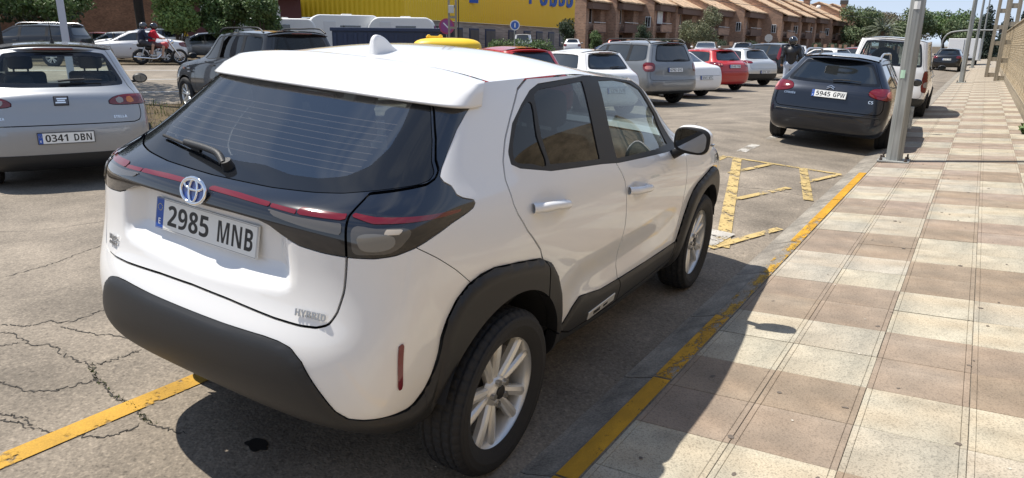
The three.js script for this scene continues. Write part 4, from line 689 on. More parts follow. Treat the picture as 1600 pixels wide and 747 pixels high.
// kerb stones with a yellow painted top
{ const kerb = structure(new THREE.Group()); kerb.name = 'kerb'; scene.add(kerb); tag(kerb, 'low grey kerb with worn yellow paint on its top', 'kerb');
  const prof = [[0.905, -0.10], [0.905, -0.060], [0.93, -0.0585], [1.050, -0.024], [1.062, -0.0165], [1.070, -0.0145], [1.1515, -0.0105], [1.1535, -0.0145], [1.1535, -0.10]];
  const kerbMat = concrete(0.72, 0.69, 0.64, 1.2), kerbMat2 = concrete(0.64, 0.61, 0.57, 1.2);
  const yTops = [wornTex([214, 160, 34], 0.18, 61), wornTex([210, 158, 40], 0.36, 71), wornTex([205, 160, 50], 0.50, 81)];
  const block = (L) => { const s = new THREE.Shape(prof.map((p) => new THREE.Vector2(p[0], p[1]))); const g = new THREE.ExtrudeGeometry(s, { depth: L, bevelEnabled: false }); return g; };
  const gB = block(0.990), gT = (() => { const P = [], U = [], I = []; const xs = [1.064, 1.071, 1.110, 1.1510], ys = [-0.0125, -0.0115, -0.0095, -0.0075]; for (let j = 0; j <= 8; j++) for (let i = 0; i < 4; i++) { P.push(xs[i], ys[i], j / 8 * 0.986); U.push(xs[i] * 3, j / 8 * 1.4); } for (let j = 0; j < 8; j++) for (let i = 0; i < 3; i++) { const a = j * 4 + i; I.push(a, a + 4, a + 1, a + 1, a + 4, a + 5); } const g = new THREE.BufferGeometry(); g.setAttribute('position', new THREE.Float32BufferAttribute(P, 3)); g.setAttribute('uv', new THREE.Float32BufferAttribute(U, 2)); g.setIndex(I); g.computeVertexNormals(); return g; })();
  for (let k = 0; k < 150; k++) { const z0 = 2.93 - (k + 1); const b = mesh('kerb_stone', gB, k % 3 ? kerbMat : kerbMat2, kerb); b.position.set(rr(-0.002, 0.002), rr(-0.001, 0.001), z0 + 0.005);
    if (z0 > -8.6) { const w = z0 < -2.9 && z0 > -4.5 ? 2 : z0 < -1.9 && z0 > -5.6 ? 1 : 0; const t = mesh('yellow_paint', gT, yTops[w], b); t.position.set(0, 0.0012, 0.002); } } }

{ // trodden gum and small dark spots on the tiles, grit and leaf scraps in the gutter: countless, joined
  const spot = (n, zr, xr, rmin, rmax, yf, nm, m, parent) => { const P = []; for (let i = 0; i < n; i++) { const x = rr(...xr), z = -Math.pow(rnd(), 1.3) * zr + 1.6, r = rr(rmin, rmax), k = 7, y = yf(x, z); const el = rr(0.5, 1), a0 = rr(0, 6.28); const pt = (a) => { const q = r * (0.75 + 0.5 * hash2(i, Math.round(a * 10), 3)); const u = q * Math.cos(a), v = q * el * Math.sin(a); return [x + u * Math.cos(a0) - v * Math.sin(a0), 0, z + u * Math.sin(a0) + v * Math.cos(a0)]; }; for (let q = 0; q < k; q++) { const A = pt(q / k * 6.283), B = pt(((q + 1) % k) / k * 6.283); A[1] = yf(A[0], A[2]); B[1] = yf(B[0], B[2]); P.push(x, y, z, ...B, ...A); } } const g = new THREE.BufferGeometry(); g.setAttribute('position', new THREE.Float32BufferAttribute(P, 3)); g.computeVertexNormals(); tag(mesh(nm, g, m, parent), null, null, null, 'stuff'); };
  spot(150, 22, [1.2, 3.05], 0.006, 0.018, (x) => walkY(x) + 0.0028, 'gum_spots', mat(0.12, 0.10, 0.085, 0.9), walk);
  spot(60, 22, [1.2, 3.05], 0.004, 0.012, (x) => walkY(x) + 0.0028, 'pale_spots', mat(0.5, 0.46, 0.4, 0.9), walk);
  const P = []; for (let i = 0; i < 900; i++) { const x = rr(0.62, 0.915) + (rnd() < 0.25 ? rr(-0.5, 0) : 0), z = -Math.pow(rnd(), 1.2) * 18 + 2, y = groundY(x, z) + 0.001, r = rr(0.002, 0.007), h = rr(0.002, 0.006), a = rr(0, 6.28), c = [0, 1, 2].map((k) => [x + r * Math.cos(a + k * 2.09), y, z + r * Math.sin(a + k * 2.09)]), t = [x, y + h, z]; for (let k = 0; k < 3; k++) P.push(...c[k], ...t, ...c[(k + 1) % 3]); }
  const g = new THREE.BufferGeometry(); g.setAttribute('position', new THREE.Float32BufferAttribute(P, 3)); g.computeVertexNormals(); tag(mesh('gutter_grit', g, mat(0.30, 0.26, 0.20, 1), road), null, null, null, 'stuff'); }
// ---------------------------------------------------------------- other cars: one parametric body, many shapes
function carLevels(p) {
  const { wb, ro, fo, hw, h, belt, hood, bootY, bootZ, roofR, roofF, cowl, rhw } = p, F = -(wb + fo), rc = p.rc || 0.26, sl = p.sill || 0.22, pr = p.p || 3.2, bl = p.beltRise || 0.04;
  const L = (y, w, zr, zf, o = {}) => ({ y: Array.isArray(y) ? y : [y + (p.rearUp || 0.03), y + 0.02, y, y, y], w, wr: w * (o.wr || 0.95), wf: w * (o.wf || 0.93), zr, zrc: zr - (o.rc || rc), zf, zfc: zf + (o.fc || 0.42), p: pr, pf: 2.8 });
  const m = (a, b, t) => lerp(a, b, t), yR = h - 0.075;
  return [
    L(sl, hw * 0.86, ro - 0.13, F + 0.12), L(sl + 0.05, hw * 0.945, ro - 0.03, F + 0.03), L(0.43, hw * 0.985, ro, F), L(0.57, hw * 0.998, ro + 0.0, F), L(0.68, hw, ro - (p.bumpIn || 0.025), F + 0.02), L(0.78, hw * 0.995, ro - (p.bumpIn || 0.025) * 2, F + 0.05),
    L([m(0.78, bootY, 0.5), m(0.78, belt, 0.55), m(0.78, belt, 0.5), m(0.76, hood, 0.45), m(0.74, hood, 0.45)], hw * 0.98, ro - (p.bumpIn || 0.025) * 2.4, F + 0.09),
    L([bootY - 0.01, belt + bl - 0.02, belt - 0.02, hood - 0.02, hood], hw * 0.955, ro - (p.tuck || 0.09), F + 0.34, { fc: 0.5 }),
    L([bootY + 0.025, belt + bl + 0.03, belt + 0.035, hood + 0.05, hood + 0.07], hw * 0.925, bootZ, cowl, { rc: p.rcTop || rc, fc: 0.34, wf: 0.90 }),
    L([m(bootY, yR, 0.5), m(belt + bl, yR, 0.5), m(belt, yR, 0.5), m(hood + 0.05, yR, 0.5), m(hood + 0.06, yR, 0.5)], m(hw * 0.925, rhw, 0.5), m(bootZ, roofR, 0.5), m(cowl, roofF, 0.5), { rc: p.rcTop || rc * 0.9, fc: 0.24 }),
    L([m(bootY, yR, 0.86), m(belt + bl, yR, 0.87), m(belt, yR, 0.88), m(hood, yR, 0.87), m(hood, yR, 0.87)], m(hw * 0.925, rhw, 0.87), m(bootZ, roofR, 0.87), m(cowl, roofF, 0.87), { rc: p.rcTop || rc * 0.85, fc: 0.2 }),
    L([yR - (p.roofFall || 0.03), yR - (p.roofFall || 0.03) * 0.7, yR + 0.012, yR - 0.03, yR - 0.02], rhw, roofR, roofF, { rc: p.rcTop || rc * 0.8, fc: 0.18 }),
  ];
}
const STY = {
  hatch: { wb: 2.46, ro: 0.66, fo: 0.86, hw: 0.845, h: 1.445, belt: 0.92, hood: 0.86, bootY: 1.00, bootZ: 0.42, roofR: 0.13, roofF: -1.45, cowl: -2.25, rhw: 0.58, R: 0.30, pil: [-0.98], door: [-0.98, -2.02, -0.05], dloR: [0.02, 0.16] },
  estate: { wb: 2.815, ro: 0.98, fo: 1.0, hw: 0.925, h: 1.475, belt: 0.93, hood: 0.86, bootY: 0.98, bootZ: 0.80, roofR: 0.44, roofF: -1.62, cowl: -2.5, rhw: 0.60, R: 0.325, pil: [-0.16, -1.12], door: [-1.12, -2.3, -0.16], dloR: [0.52, 0.60], tuck: 0.12, rc: 0.29, p: 3.5 },
  suv: { wb: 2.89, ro: 0.96, fo: 0.98, hw: 0.915, h: 1.70, belt: 1.08, hood: 1.02, bootY: 1.10, bootZ: 0.84, roofR: 0.66, roofF: -1.55, cowl: -2.45, rhw: 0.66, R: 0.35, pil: [-0.10, -1.15], door: [-1.15, -2.35, -0.10], dloR: [0.55, 0.62], sill: 0.30, rc: 0.24 },
  boxy: { wb: 2.745, ro: 0.98, fo: 0.90, hw: 0.96, h: 1.80, belt: 1.16, hood: 1.12, bootY: 1.16, bootZ: 0.90, roofR: 0.74, roofF: -1.45, cowl: -2.12, rhw: 0.70, R: 0.38, pil: [-0.06, -1.08], door: [-1.08, -2.15, -0.06], dloR: [0.62, 0.70], sill: 0.36, rc: 0.18, tuck: 0.05, bumpIn: 0.02, p: 4 },
  sedan: { wb: 2.64, ro: 0.98, fo: 0.90, hw: 0.87, h: 1.455, belt: 0.93, hood: 0.86, bootY: 1.02, bootZ: 0.30, roofR: -0.25, roofF: -1.50, cowl: -2.35, rhw: 0.58, R: 0.315, pil: [-1.05], door: [-1.05, -2.15, -0.10], dloR: [-0.12, -0.30], tuck: 0.14, rc: 0.32 },
  van: { wb: 2.73, ro: 0.86, fo: 0.80, hw: 0.905, h: 1.81, belt: 1.05, hood: 1.05, bootY: 1.12, bootZ: 0.80, roofR: 0.70, roofF: -1.45, cowl: -2.45, rhw: 0.71, R: 0.32, pil: [-0.25, -1.18], door: [-1.18, -2.3, -0.25], dloR: [0.50, 0.52], sill: 0.28, rc: 0.16, tuck: 0.045, bumpIn: 0.015, p: 4.4, roofFall: 0.02 },
};
const wheelCache = {};
function makeCar(name, label, o) {
  const p = { ...STY[o.style], ...(o.dims || {}) }, cell = o.cell || 0.05, car = thing(name, label, o.category || 'car', o.pos || [0, 0, 0], o.turn || 0, o.group);
  const S = new Skin(carLevels(p), cell), paintM = o.paint, G = o.gap || 0.004, FZ = -p.wb, ax = p.R + 0.05, glassM = o.glass || M.darkglass;
  const on = (s, q) => s.S[q] > 4.2 && s.S[q] < 14, rear = (s, q) => s.S[q] < 8.5, front = (s, q) => s.S[q] > 11.2;
  const archP = (z) => union(S.circle(z, p.R, ax, on), S.field('side', [[z + ax * 0.97, p.R], [z + ax * 0.97, 0], [z - ax * 0.97, 0], [z - ax * 0.97, p.R]], on));
  const arches = union(archP(0), archP(FZ)); const yR = p.h - 0.075, top = yR - 0.055;
  const bl = p.beltRise || 0.04, bz = p.dloR;
  const dlo = S.field('side', curve([[p.cowl + 0.30, p.belt + 0.035], [p.cowl + 0.42, p.belt + 0.10], [lerp(p.cowl, p.roofF, 0.55) + 0.27, lerp(p.belt, top, 0.58)], [p.roofF + 0.16, top - 0.025], [p.roofF + 0.40, top], [lerp(p.roofF, p.roofR, 0.6), top + 0.006], [bz[0] - 0.14, top - 0.01], [bz[0], top - 0.04], [lerp(bz[0], bz[1], 0.55), lerp(p.belt + bl, top, 0.45)], [bz[1] - 0.02, p.belt + bl + 0.09], [bz[1] - 0.09, p.belt + bl + 0.055], [lerp(p.cowl, bz[1], 0.5), p.belt + 0.055]], 4), on);
  const zr = (a, b) => { const f = new Float64Array(S.X.length); for (let q = 0; q < f.length; q++) f[q] = Math.max(S.Z[q] - a, b - S.Z[q]); return f; };
  const pil = p.pil, edges = [9, ...pil, -9]; const panes = []; for (let k = 0; k < edges.length - 1; k++) { const f = zr(edges[k] - (k ? 0.045 : 0), edges[k + 1] + (k < edges.length - 2 ? 0.035 : 0)); panes.push(inter(dlo, f)); }
  const bumperTop = o.bumperTop || 0.62, hu = (o.hatchU || 0.80) * p.hw;
  const hb = o.hatchY || bumperTop + 0.06, hatch = S.field('wrap', [[-.4, hb], [hu * 0.90, hb], [hu * 0.97, hb + 0.02], [hu, hb + 0.08], [hu * 1.0, p.bootY - 0.03], [hu * 0.97, p.bootY + 0.02], [hu * 0.94, 3], [-.4, 3]], rear);
  const gw = o.glassW || 0.72, rg = o.noRearGlass ? null : S.field('wrap', curve([[-.5, p.bootY + (o.rgLow || 0.05)], [gw * p.hw * 0.8, p.bootY + (o.rgLow || 0.05)], [gw * p.hw * 0.98, p.bootY + (o.rgLow || 0.05) + 0.02], [gw * p.hw * 1.0, p.bootY + 0.12], [gw * p.hw * 0.95, yR - 0.085], [gw * p.hw * 0.92, yR - 0.06], [-.5, yR - 0.05], [-1.4, yR - 0.05], [-1.4, p.bootY + 0.05]], 4), rear);
  const lampF = S.field('wrap', curve((o.lamp || [[.62, .72], [.62, .90], [.70, .93], [.95, .92], [1.12, .88], [1.12, .78], [.95, .72]]).map(([u, y]) => [u * p.hw, y]), 3), rear);
  const bumpF = o.cladding ? S.field('wrap', [[-.4, 0], [-.4, o.cladding], [0.9, o.cladding], [1.1, o.cladding - 0.02], [1.3, o.cladding - 0.03], [1.3, 0]], rear) : null;
  const d = p.door, dF = S.field('side', [[d[0], yR], [d[0], 0.30], [d[1], 0.30], [d[1] - 0.02, p.belt - 0.05], [d[1] - 0.05, p.belt + 0.02], [lerp(p.cowl, p.roofF, 0.55) + 0.22, lerp(p.belt, top, 0.62)], [p.roofF + 0.2, yR]], on), dR = S.field('side', [[d[0], yR], [d[0], 0.30], [d[2] - p.R * 1.0, 0.30], [d[2] - p.R * 0.75, 0.62], [d[2] + 0.02, 0.90], [d[2] + 0.02, top - 0.1], [d[2] - 0.06, yR]], on);
  const doors = o.noDoors ? null : union(dF, dR); const scr = S.field('rear', [[-.2, p.hood + 0.09], [p.rhw * 0.98, p.hood + 0.09], [p.rhw * 1.08, p.hood + 0.15], [p.rhw * 0.92, yR - 0.04], [-.2, yR - 0.03]], (s, q) => s.S[q] > 12.4);
  const hl = S.field('side', [[FZ - 0.34, 0.74], [FZ - 0.42, 0.83], [FZ - 0.9, 0.80], [FZ - 1.2, 0.74], [FZ - 1.2, 0.62], [FZ - 0.8, 0.62]], front);
  const sillF = S.field('side', [[0.2, 0], [0.2, p.sill ? p.sill + 0.07 : 0.27], [FZ - 0.2, p.sill ? p.sill + 0.07 : 0.27], [FZ - 0.2, 0]], on);
  const cut = [[arches, -1, 0], [dlo, -1, 0], [scr, -1, 0], [lampF, -1, -.003], [hl, -1, -.003], [hatch, -1, -G], [sillF, -1, 0]]; if (doors) cut.push([doors, -1, -G]); if (bumpF) cut.push([bumpF, -1, -.001]);
  mesh('body_shell', S.panel(cut, { skirt: 0.03 }).both(), paintM, car);
  const tg = mesh('tailgate', S.panel([[hatch, 1, -G], [lampF, -1, -.003], ...(rg ? [[rg, -1, -.001]] : [])], { skirt: 0.02 }).both(), paintM, car);
  if (rg) { const cl = Float64Array.from(rg, (v) => v + (o.fritW || 0.045)); mesh('window_border', S.panel([[rg, 1, -.001], [cl, -1, 0]], { off: -0.003, skirt: 0.004 }).both(), M.frit, tg); mesh('rear_window', S.panel([[cl, 1, 0]], { off: -0.004, skirt: 0 }).both(), o.rearGlass || glassM, tg); }
  if (bumpF) mesh('bumper_cladding', S.panel([[bumpF, 1, 0], [arches, -1, 0]], { off: 0.008 }).both(), M.plastic, car);
  mesh('windscreen', S.panel([[scr, 1, 0]], { off: -0.004, skirt: 0 }).both(), glassM, car);
  const lampP = S.panel([[lampF, 1, -.003]], { off: 0.006, skirt: 0.02 }), hlP = S.panel([[hl, 1, -.003]], { off: 0.003 }), frame = S.panel([[dlo, 1, 0], ...panes.map((f) => [Float64Array.from(f, (v) => v + 0.018), -1, 0])], { off: -0.003, skirt: 0.01 }), pp = panes.map((f) => S.panel([[f, 1, -0.018]], { off: -0.006, skirt: 0 }));
  const dFp = doors && S.panel([[dF, 1, -G], [dlo, -1, 0], [arches, -1, 0.02], [sillF, -1, 0]]), dRp = doors && S.panel([[dR, 1, -G], [dlo, -1, 0], [arches, -1, 0.02], [sillF, -1, 0]]), sp = S.panel([[sillF, 1, 0], [arches, -1, 0]], { off: 0.004, skirt: 0.02 });
  const inserts = (o.lampParts || []).map(([m, pts]) => [m, S.panel([[S.field('wrap', curve(pts.map(([u, y]) => [u * p.hw, y]), 3), rear), 1, 0]], { off: 0.009, skirt: 0.005 })]);
  for (const s of ['right', 'left']) {
    const sg = s === 'right' ? 1 : -1; const lamp = mesh('tail_lamp', lampP[s], o.lampMat || M.redLens, car); for (const [m, g] of inserts) mesh('lens', g[s], m, lamp);
    mesh('headlamp', hlP[s], M.clearLens, car); mesh('window_frame', frame[s], M.seal, car); mesh('sill', sp[s], o.cladding ? M.plastic : paintM, car);
    if (doors) { const f = mesh('front_door', dFp[s], paintM, car), r = mesh('rear_door', dRp[s], paintM, car); mesh('window', pp[pp.length - 1][s], glassM, f); mesh('window', pp[pp.length - 2][s], glassM, r); if (pp.length > 2) mesh('quarter_window', pp[0][s], glassM, car);
      for (const [q, z] of [[f, d[0] - 0.14], [r, d[2] - 0.16]]) { const c = chartPoint(S, 'side', z, p.belt - 0.10, on); mesh('door_handle', box(0.03, 0.025, 0.17, sg * (c.p.x + 0.012), c.p.y, z, 0.01), paintM, q); } }
    else for (const q of pp) mesh('window', q[s], glassM, car);
    const mx = p.hw + 0.10, mz = d[1] + 0.28, my = p.belt + 0.09, mi = new THREE.SphereGeometry(1, 14, 10); mi.scale(0.092, 0.066, 0.06); mi.translate(sg * mx, my, mz); const mm = mesh('door_mirror', mi, o.mirrorMat || paintM, car); mesh('mirror_stalk', rod([sg * (p.hw - 0.06), my - 0.05, mz], [sg * mx, my - 0.03, mz], 0.022, 0.018, 6), M.seal, mm); const mgl = new THREE.CircleGeometry(1, 16); mgl.scale(0.072, 0.048, 1); mgl.translate(sg * mx, my, mz + 0.062); mesh('mirror_glass', mgl, M.darkglass, mm);
    for (const z of [0, FZ]) mesh('wheel_well', arcLiner(ax + 0.006, 0.32, sg * (p.hw - 0.19), p.R, z, sg), M.dull, car);
  }
  const roofM = o.roofMat || paintM; const rf = mesh('roof', roofPatch(S, { s0: 4.6, s1: 12.4, zf: p.roofF - 0.0, bowF: 0.15, zr: p.roofR + 0.01, bowR: (p.rcTop || (p.rc || 0.26) * 0.8) * 0.86, crown: 0.055, nx: 16, nz: 14 }), roofM, car);
  { // spoiler lip over the rear window
    const n = 14, P = [], I = []; for (let i = 0; i <= n; i++) { const w = -1 + 2 * i / n, x = w * p.rhw * 0.93, b = (p.rcTop || (p.rc || 0.26) * 0.8) * 0.80 * Math.abs(w) ** 2.4, z = p.roofR - b, y = yR - (p.roofFall || 0.03) + 0.05 * (1 - Math.abs(w) ** 2.6), e = o.spoiler ?? 0.07; P.push(x, y + 0.004, z - 0.06, x, y - 0.012, z + e * 0.6, x, y - 0.022, z + e, x, y - 0.038, z + e - 0.01, x, y - 0.045, z - 0.04); } for (let i = 0; i < n; i++) for (let k = 0; k < 4; k++) { const a = i * 5 + k; I.push(a, a + 1, a + 5, a + 5, a + 1, a + 6); } const g = new THREE.BufferGeometry(); g.setAttribute('position', new THREE.Float32BufferAttribute(P, 3)); g.setIndex(I); g.computeVertexNormals(); mesh('roof_spoiler', g, o.spoilerMat || roofM, car);
    if (o.brakeLight) { const e = o.spoiler ?? 0.07; mesh('brake_light', box(p.rhw * 0.62, 0.018, 0.012, 0, yR - (p.roofFall || 0.03) + 0.018, p.roofR + e + 0.002), M.redDeep, tg); } }
  if (o.rails) for (const sg of [-1, 1]) { const k = o.railX || 0.93; mesh('roof_rail', tube([[sg * p.rhw * k, yR + 0.0, p.roofR - 0.12], [sg * p.rhw * k, yR + 0.075, p.roofR - 0.28], [sg * p.rhw * k, yR + 0.095, lerp(p.roofR, p.roofF, 0.5)], [sg * p.rhw * k, yR + 0.07, p.roofF + 0.32], [sg * p.rhw * k, yR, p.roofF + 0.2]], 0.018, 24, 6), o.rails, car); }
  if (o.antenna) mesh('antenna', merge([rod([0, p.h - 0.02, o.antenna[0]], [0.0, p.h + o.antenna[1], o.antenna[0] + o.antenna[2]], 0.008, 0.003, 6), rod([0, p.h - 0.03, o.antenna[0]], [0, p.h + 0.02, o.antenna[0] + 0.01], 0.022, 0.012, 8)]), M.seal, car);
  if (o.plate) { const y = o.plateY || 0.78, c = chartPoint(S, 'rear', 0.001, y, rear), pl = plateOn(tg, o.plate, 0.50, 0.11); pl.position.set(0, c.p.y, c.p.z + 0.012); pl.rotation.x = -Math.atan2(c.n.y, c.n.z); }
  if (o.wiper) { const c = chartPoint(S, 'rear', 0.001, p.bootY + 0.08, rear), w = new THREE.Group(); w.name = 'rear_wiper'; tg.add(w); const P = (x, y) => { const q = chartPoint(S, 'rear', Math.abs(x) + 0.001, y, rear); return [x, q.p.y + 0.015, q.p.z + 0.02]; }; mesh('wiper_arm', tube([P(0, p.bootY + 0.075), P(o.wiper * 0.10, p.bootY + 0.085), P(o.wiper * 0.24, p.bootY + 0.09)], 0.011, 12, 6), M.plastic, w); mesh('wiper_blade', tube([P(o.wiper * 0.14, p.bootY + 0.078), P(o.wiper * 0.28, p.bootY + 0.085), P(o.wiper * 0.40, p.bootY + 0.08)], 0.006, 12, 5), M.rubber, w); }
  mesh('underbody', box(p.hw * 1.6, 0.06, p.wb + p.ro + p.fo - 0.5, 0, (p.sill || 0.22) + 0.06, (p.ro - 0.15 - p.wb - p.fo + 0.15) / 2), M.dull, car);
  if (o.cabin) { mesh('cabin_floor', merge([box(p.hw * 1.75, 0.03, p.wb + 0.4, 0, 0.45, -p.wb / 2 + 0.1), box(p.hw * 1.55, 0.02, 0.42, 0, p.belt + 0.02, p.bootZ - 0.36), box(p.hw * 1.6, 0.24, 0.45, 0, p.hood - 0.02, p.cowl + 0.3, 0.08)]), M.dash, car); for (const x of [-.36, .36]) mesh('front_seat', seatGeo(x, 0.52, -1.12, 0.98), M.seat, car); mesh('rear_bench', box(p.hw * 1.45, 0.5, 0.14, 0, 0.72, -0.10, 0.05), M.seat, car); for (const x of [-.36, .36]) mesh('headrest', box(.26, .17, .10, x, 1.05, -.06, .045), M.seat, car); }
  const key = p.R + (o.rim || 'x'); wheelCache[key] ||= makeWheelParts({ R: p.R, W: 0.20, rimR: p.R * 0.66, spokes: o.spokes || 5, style: o.rim === 'plain' ? 'single' : 'pair' });
  for (const sg of [1, -1]) for (const z of [0, FZ]) addWheel(car, wheelCache[key], [sg * (p.hw - 0.105), p.R, z], sg < 0, 0, M.alloy, true);
  car.userData.skinInfo = undefined; car.userData.size = undefined; delete car.userData.skinInfo; delete car.userData.size;
  return { car, S, p, tg, on, rear };
}
// position of a car from the ground point under the middle of its rear bumper, and its heading
function parked(p, x, z, turn, y = groundY(x, z)) { return { pos: [x - Math.sin(turn) * p.ro, y, z - Math.cos(turn) * p.ro], turn }; }
// silver hatchback on the left
{ const c = makeCar('silver_hatchback', 'silver hatchback seen from behind, number plate 0341 DBN, beside the verge', { style: 'hatch', paint: M.silverPaint, cell: 0.03, gap: 0.005, dims: { sill: 0.17, h: 1.50 }, ...parked(STY.hatch, -5.68, -1.66, 1.13), plate: '0341 DBN', plateY: 0.53, hatchY: 0.66, hatchU: 0.86, glass: M.clearglass, cabin: true, wiper: 1, antenna: [-0.10, 0.24, 0.10], spoiler: 0.04, brakeLight: true, cladding: 0.36, rgLow: 0.035, glassW: 0.80, mirrorMat: M.seal,
    lamp: [[.50, .865], [.52, .895], [.58, .925], [.70, .945], [.90, .945], [1.10, .935], [1.20, .92], [1.21, .86], [1.10, .845], [.85, .84], [.62, .842], [.53, .85]], lampParts: [[M.clearLens, [[.60, .865], [.60, .915], [.67, .915], [.67, .865]]], [M.amber, [[.72, .865], [.72, .915], [.78, .92], [.80, .865]]], [M.redDeep, [[.93, .86], [.93, .925], [1.06, .925], [1.06, .86]]]] });
  const q = chartPoint(c.S, 'rear', 0.001, 0.90, c.rear), e = new THREE.Group(); e.name = 'emblem'; c.tg.add(e); orient(e, q.p, q.n, 0.006);
  mesh('emblem_frame', box(0.135, 0.10, 0.012, 0, 0, 0, 0.006), M.seal, e); mesh('emblem_face', box(0.118, 0.084, 0.012, 0, 0, 0.003, 0.006), mat(0.10, 0.10, 0.11, 0.35, 0.6), e);
  const s = merge([box(0.09, 0.013, 0.006, 0.006, 0.020, 0.010), box(0.07, 0.013, 0.006, 0, 0.0, 0.010), box(0.09, 0.013, 0.006, -0.006, -0.020, 0.010)]); mesh('emblem_bars', s, M.chrome, e);
  const r = chartPoint(c.S, 'rear', 0.52, 0.72, c.rear), t = textGeo('STELLA', 0.028, 0.003), o = mesh('lettering', t, M.chrome, c.tg); orient(o, r.p, r.n, 0.004); const r2 = chartPoint(c.S, 'rear', 0.55, 0.735, c.rear); r2.p.x *= -1; r2.n.x *= -1; const t2 = textGeo('IBIZA', 0.026, 0.003), o2 = mesh('lettering', t2, M.chrome, c.tg); orient(o2, r2.p, r2.n, 0.004);
  mesh('reflector', box(0.30, 0.035, 0.012, -0.62, 0.385, 0.545, 0.005).rotateY(-0.0), M.redDeep, c.car); mesh('reflector', box(0.30, 0.035, 0.012, 0.62, 0.385, 0.545, 0.005), M.redDeep, c.car);
}
// dark blue estate ahead
{ const c = makeCar('dark_blue_estate', 'dark navy estate car with silver roof rails, number plate 5945 GPW, at the kerb ahead', { style: 'estate', paint: M.navyPaint, cell: 0.035, gap: 0.005, pos: [0.19, groundY(0.19), -10.92], turn: 0.02, plate: '5945 GPW', plateY: 0.86, hatchY: 0.62, hatchU: 0.84, wiper: 1, rails: M.rail, spoiler: 0.10, glassW: 0.80, rgLow: 0.04, spokes: 7, rim: 'plain',
    lamp: [[.60, .90], [.60, .94], [.66, .985], [.80, 1.005], [1.05, 1.0], [1.28, .985], [1.34, .965], [1.26, .90], [1.10, .855], [.92, .835], [.78, .845], [.66, .87]], lampParts: [[M.redDeep, [[.66, .92], [.70, .97], [.86, .985], [.86, .90]]], [phys(.55, .16, .14, { roughness: .15, clearcoat: 1 }), [[.90, .885], [.90, .955], [1.12, .95], [1.10, .895]]]] });
  c.car.rotation.order = 'YXZ'; c.car.rotation.z = RS;
  const q = chartPoint(c.S, 'rear', 0.001, 0.955, c.rear), e = new THREE.Group(); e.name = 'emblem'; c.tg.add(e); orient(e, q.p, q.n, 0.008);
  for (const dy of [0, 0.035]) mesh('chevron', merge([rod([-0.055, -0.035 + dy, 0], [0, 0.005 + dy, 0], 0.009, 0.009, 6), rod([0.055, -0.035 + dy, 0], [0, 0.005 + dy, 0], 0.009, 0.009, 6)]), M.chrome, e);
  const r = chartPoint(c.S, 'rear', 0.60, 0.80, c.rear), o = mesh('lettering', textGeo('C5', 0.045, 0.004), M.chrome, c.tg); orient(o, r.p, r.n, 0.004); const r2 = chartPoint(c.S, 'rear', 0.58, 0.83, c.rear); r2.p.x *= -1; r2.n.x *= -1; const o2 = mesh('lettering', textGeo('CITROËN', 0.030, 0.004), M.chrome, c.tg); orient(o2, r2.p, r2.n, 0.004);
  for (const sg of [-1, 1]) mesh('reflector', box(0.20, 0.035, 0.012, sg * 0.62, 0.41, 0.895, 0.005), M.redDeep, c.car);
  const st = chartPoint(c.S, 'rear', 0.4, 0.60, c.rear); mesh('bumper_trim', tube([-.75, -.5, 0, .5, .75].map((x) => { const k = chartPoint(c.S, 'rear', Math.abs(x) + .001, 0.575, c.rear); return [x, k.p.y, k.p.z + 0.004]; }), 0.010, 24, 6), M.seal, c.car);
}
// white van
{ const c = makeCar('white_van', 'white leisure van with black rear bumper ends parked behind the lamp post', { style: 'van', category: 'van', paint: M.whitePaint, cell: 0.045, pos: [0.30, groundY(0.30), -17.25], turn: 0.02, glass: M.glass, cabin: true, wiper: -1, plate: '3817 HKL', plateY: 0.62, hatchY: 0.50, hatchU: 0.86, glassW: 0.80, cladding: 0.50, spoiler: 0.02, mirrorMat: M.seal,
    lamp: [[.83, .66], [.83, 1.05], [.86, 1.10], [.99, 1.10], [1.03, 1.05], [1.01, .70], [.98, .65]], lampParts: [[M.clearLens, [[.86, .76], [.86, .86], [.98, .86], [.98, .76]]]] });
  c.car.rotation.order = 'YXZ'; c.car.rotation.z = RS;
  const t = new THREE.TorusGeometry(.24, .075, 8, 22); t.rotateX(Math.PI / 2 - 1.3); t.translate(-.15, 1.25, .28); mesh('spare_wheel', merge([t, box(.3, .3, .05, -.15, 1.25, .28, .02)]), M.dull, c.car); }
// car further up the street
makeCar('dark_hatchback', 'dark hatchback parked far up the street beyond the white van', { style: 'hatch', paint: M.blackPaint, cell: 0.07, pos: [0.2, groundY(0.2), -53.5], turn: -0.06, plate: '4410 FTM', plateY: 0.74, lamp: [[.62, .82], [.64, .93], [.8, .96], [1.12, .92], [1.14, .84], [.9, .80]], wiper: 1 });
// dark SUV behind the white crossover
{ const p = STY.boxy, t = 1.38, c = makeCar('dark_grey_suv', 'dark grey boxy SUV standing behind the roof of the white crossover', { style: 'boxy', paint: M.charcoalPaint, cell: 0.05, pos: [-12.9 + Math.sin(t) * 2.745 + Math.cos(t) * 0.85, groundY(-11, -7.5), -7.8 + Math.cos(t) * 2.745 - Math.sin(t) * 0.85], turn: t, rails: M.seal, railX: 0.97, brakeLight: true, spoiler: 0.12, glass: M.tinted, cabin: true, lamp: [[.92, .85], [.92, 1.12], [1.05, 1.12], [1.05, .85]], plate: '7702 GKR', cladding: 0.5, mirrorMat: M.seal });
  for (const sg of [-1, 1]) { const v = new THREE.Group(); v.name = 'wing_vent'; c.car.add(v); for (let k = 0; k < 3; k++) mesh('vent_slat', box(0.03, 0.03, 0.12, sg * 0.965, 0.90 + k * 0.07, -2.38, 0.008), M.rail, v); mesh('side_marker', box(0.02, 0.05, 0.10, sg * 0.965, 0.97, -2.62, 0.008), M.redLens, c.car); } }
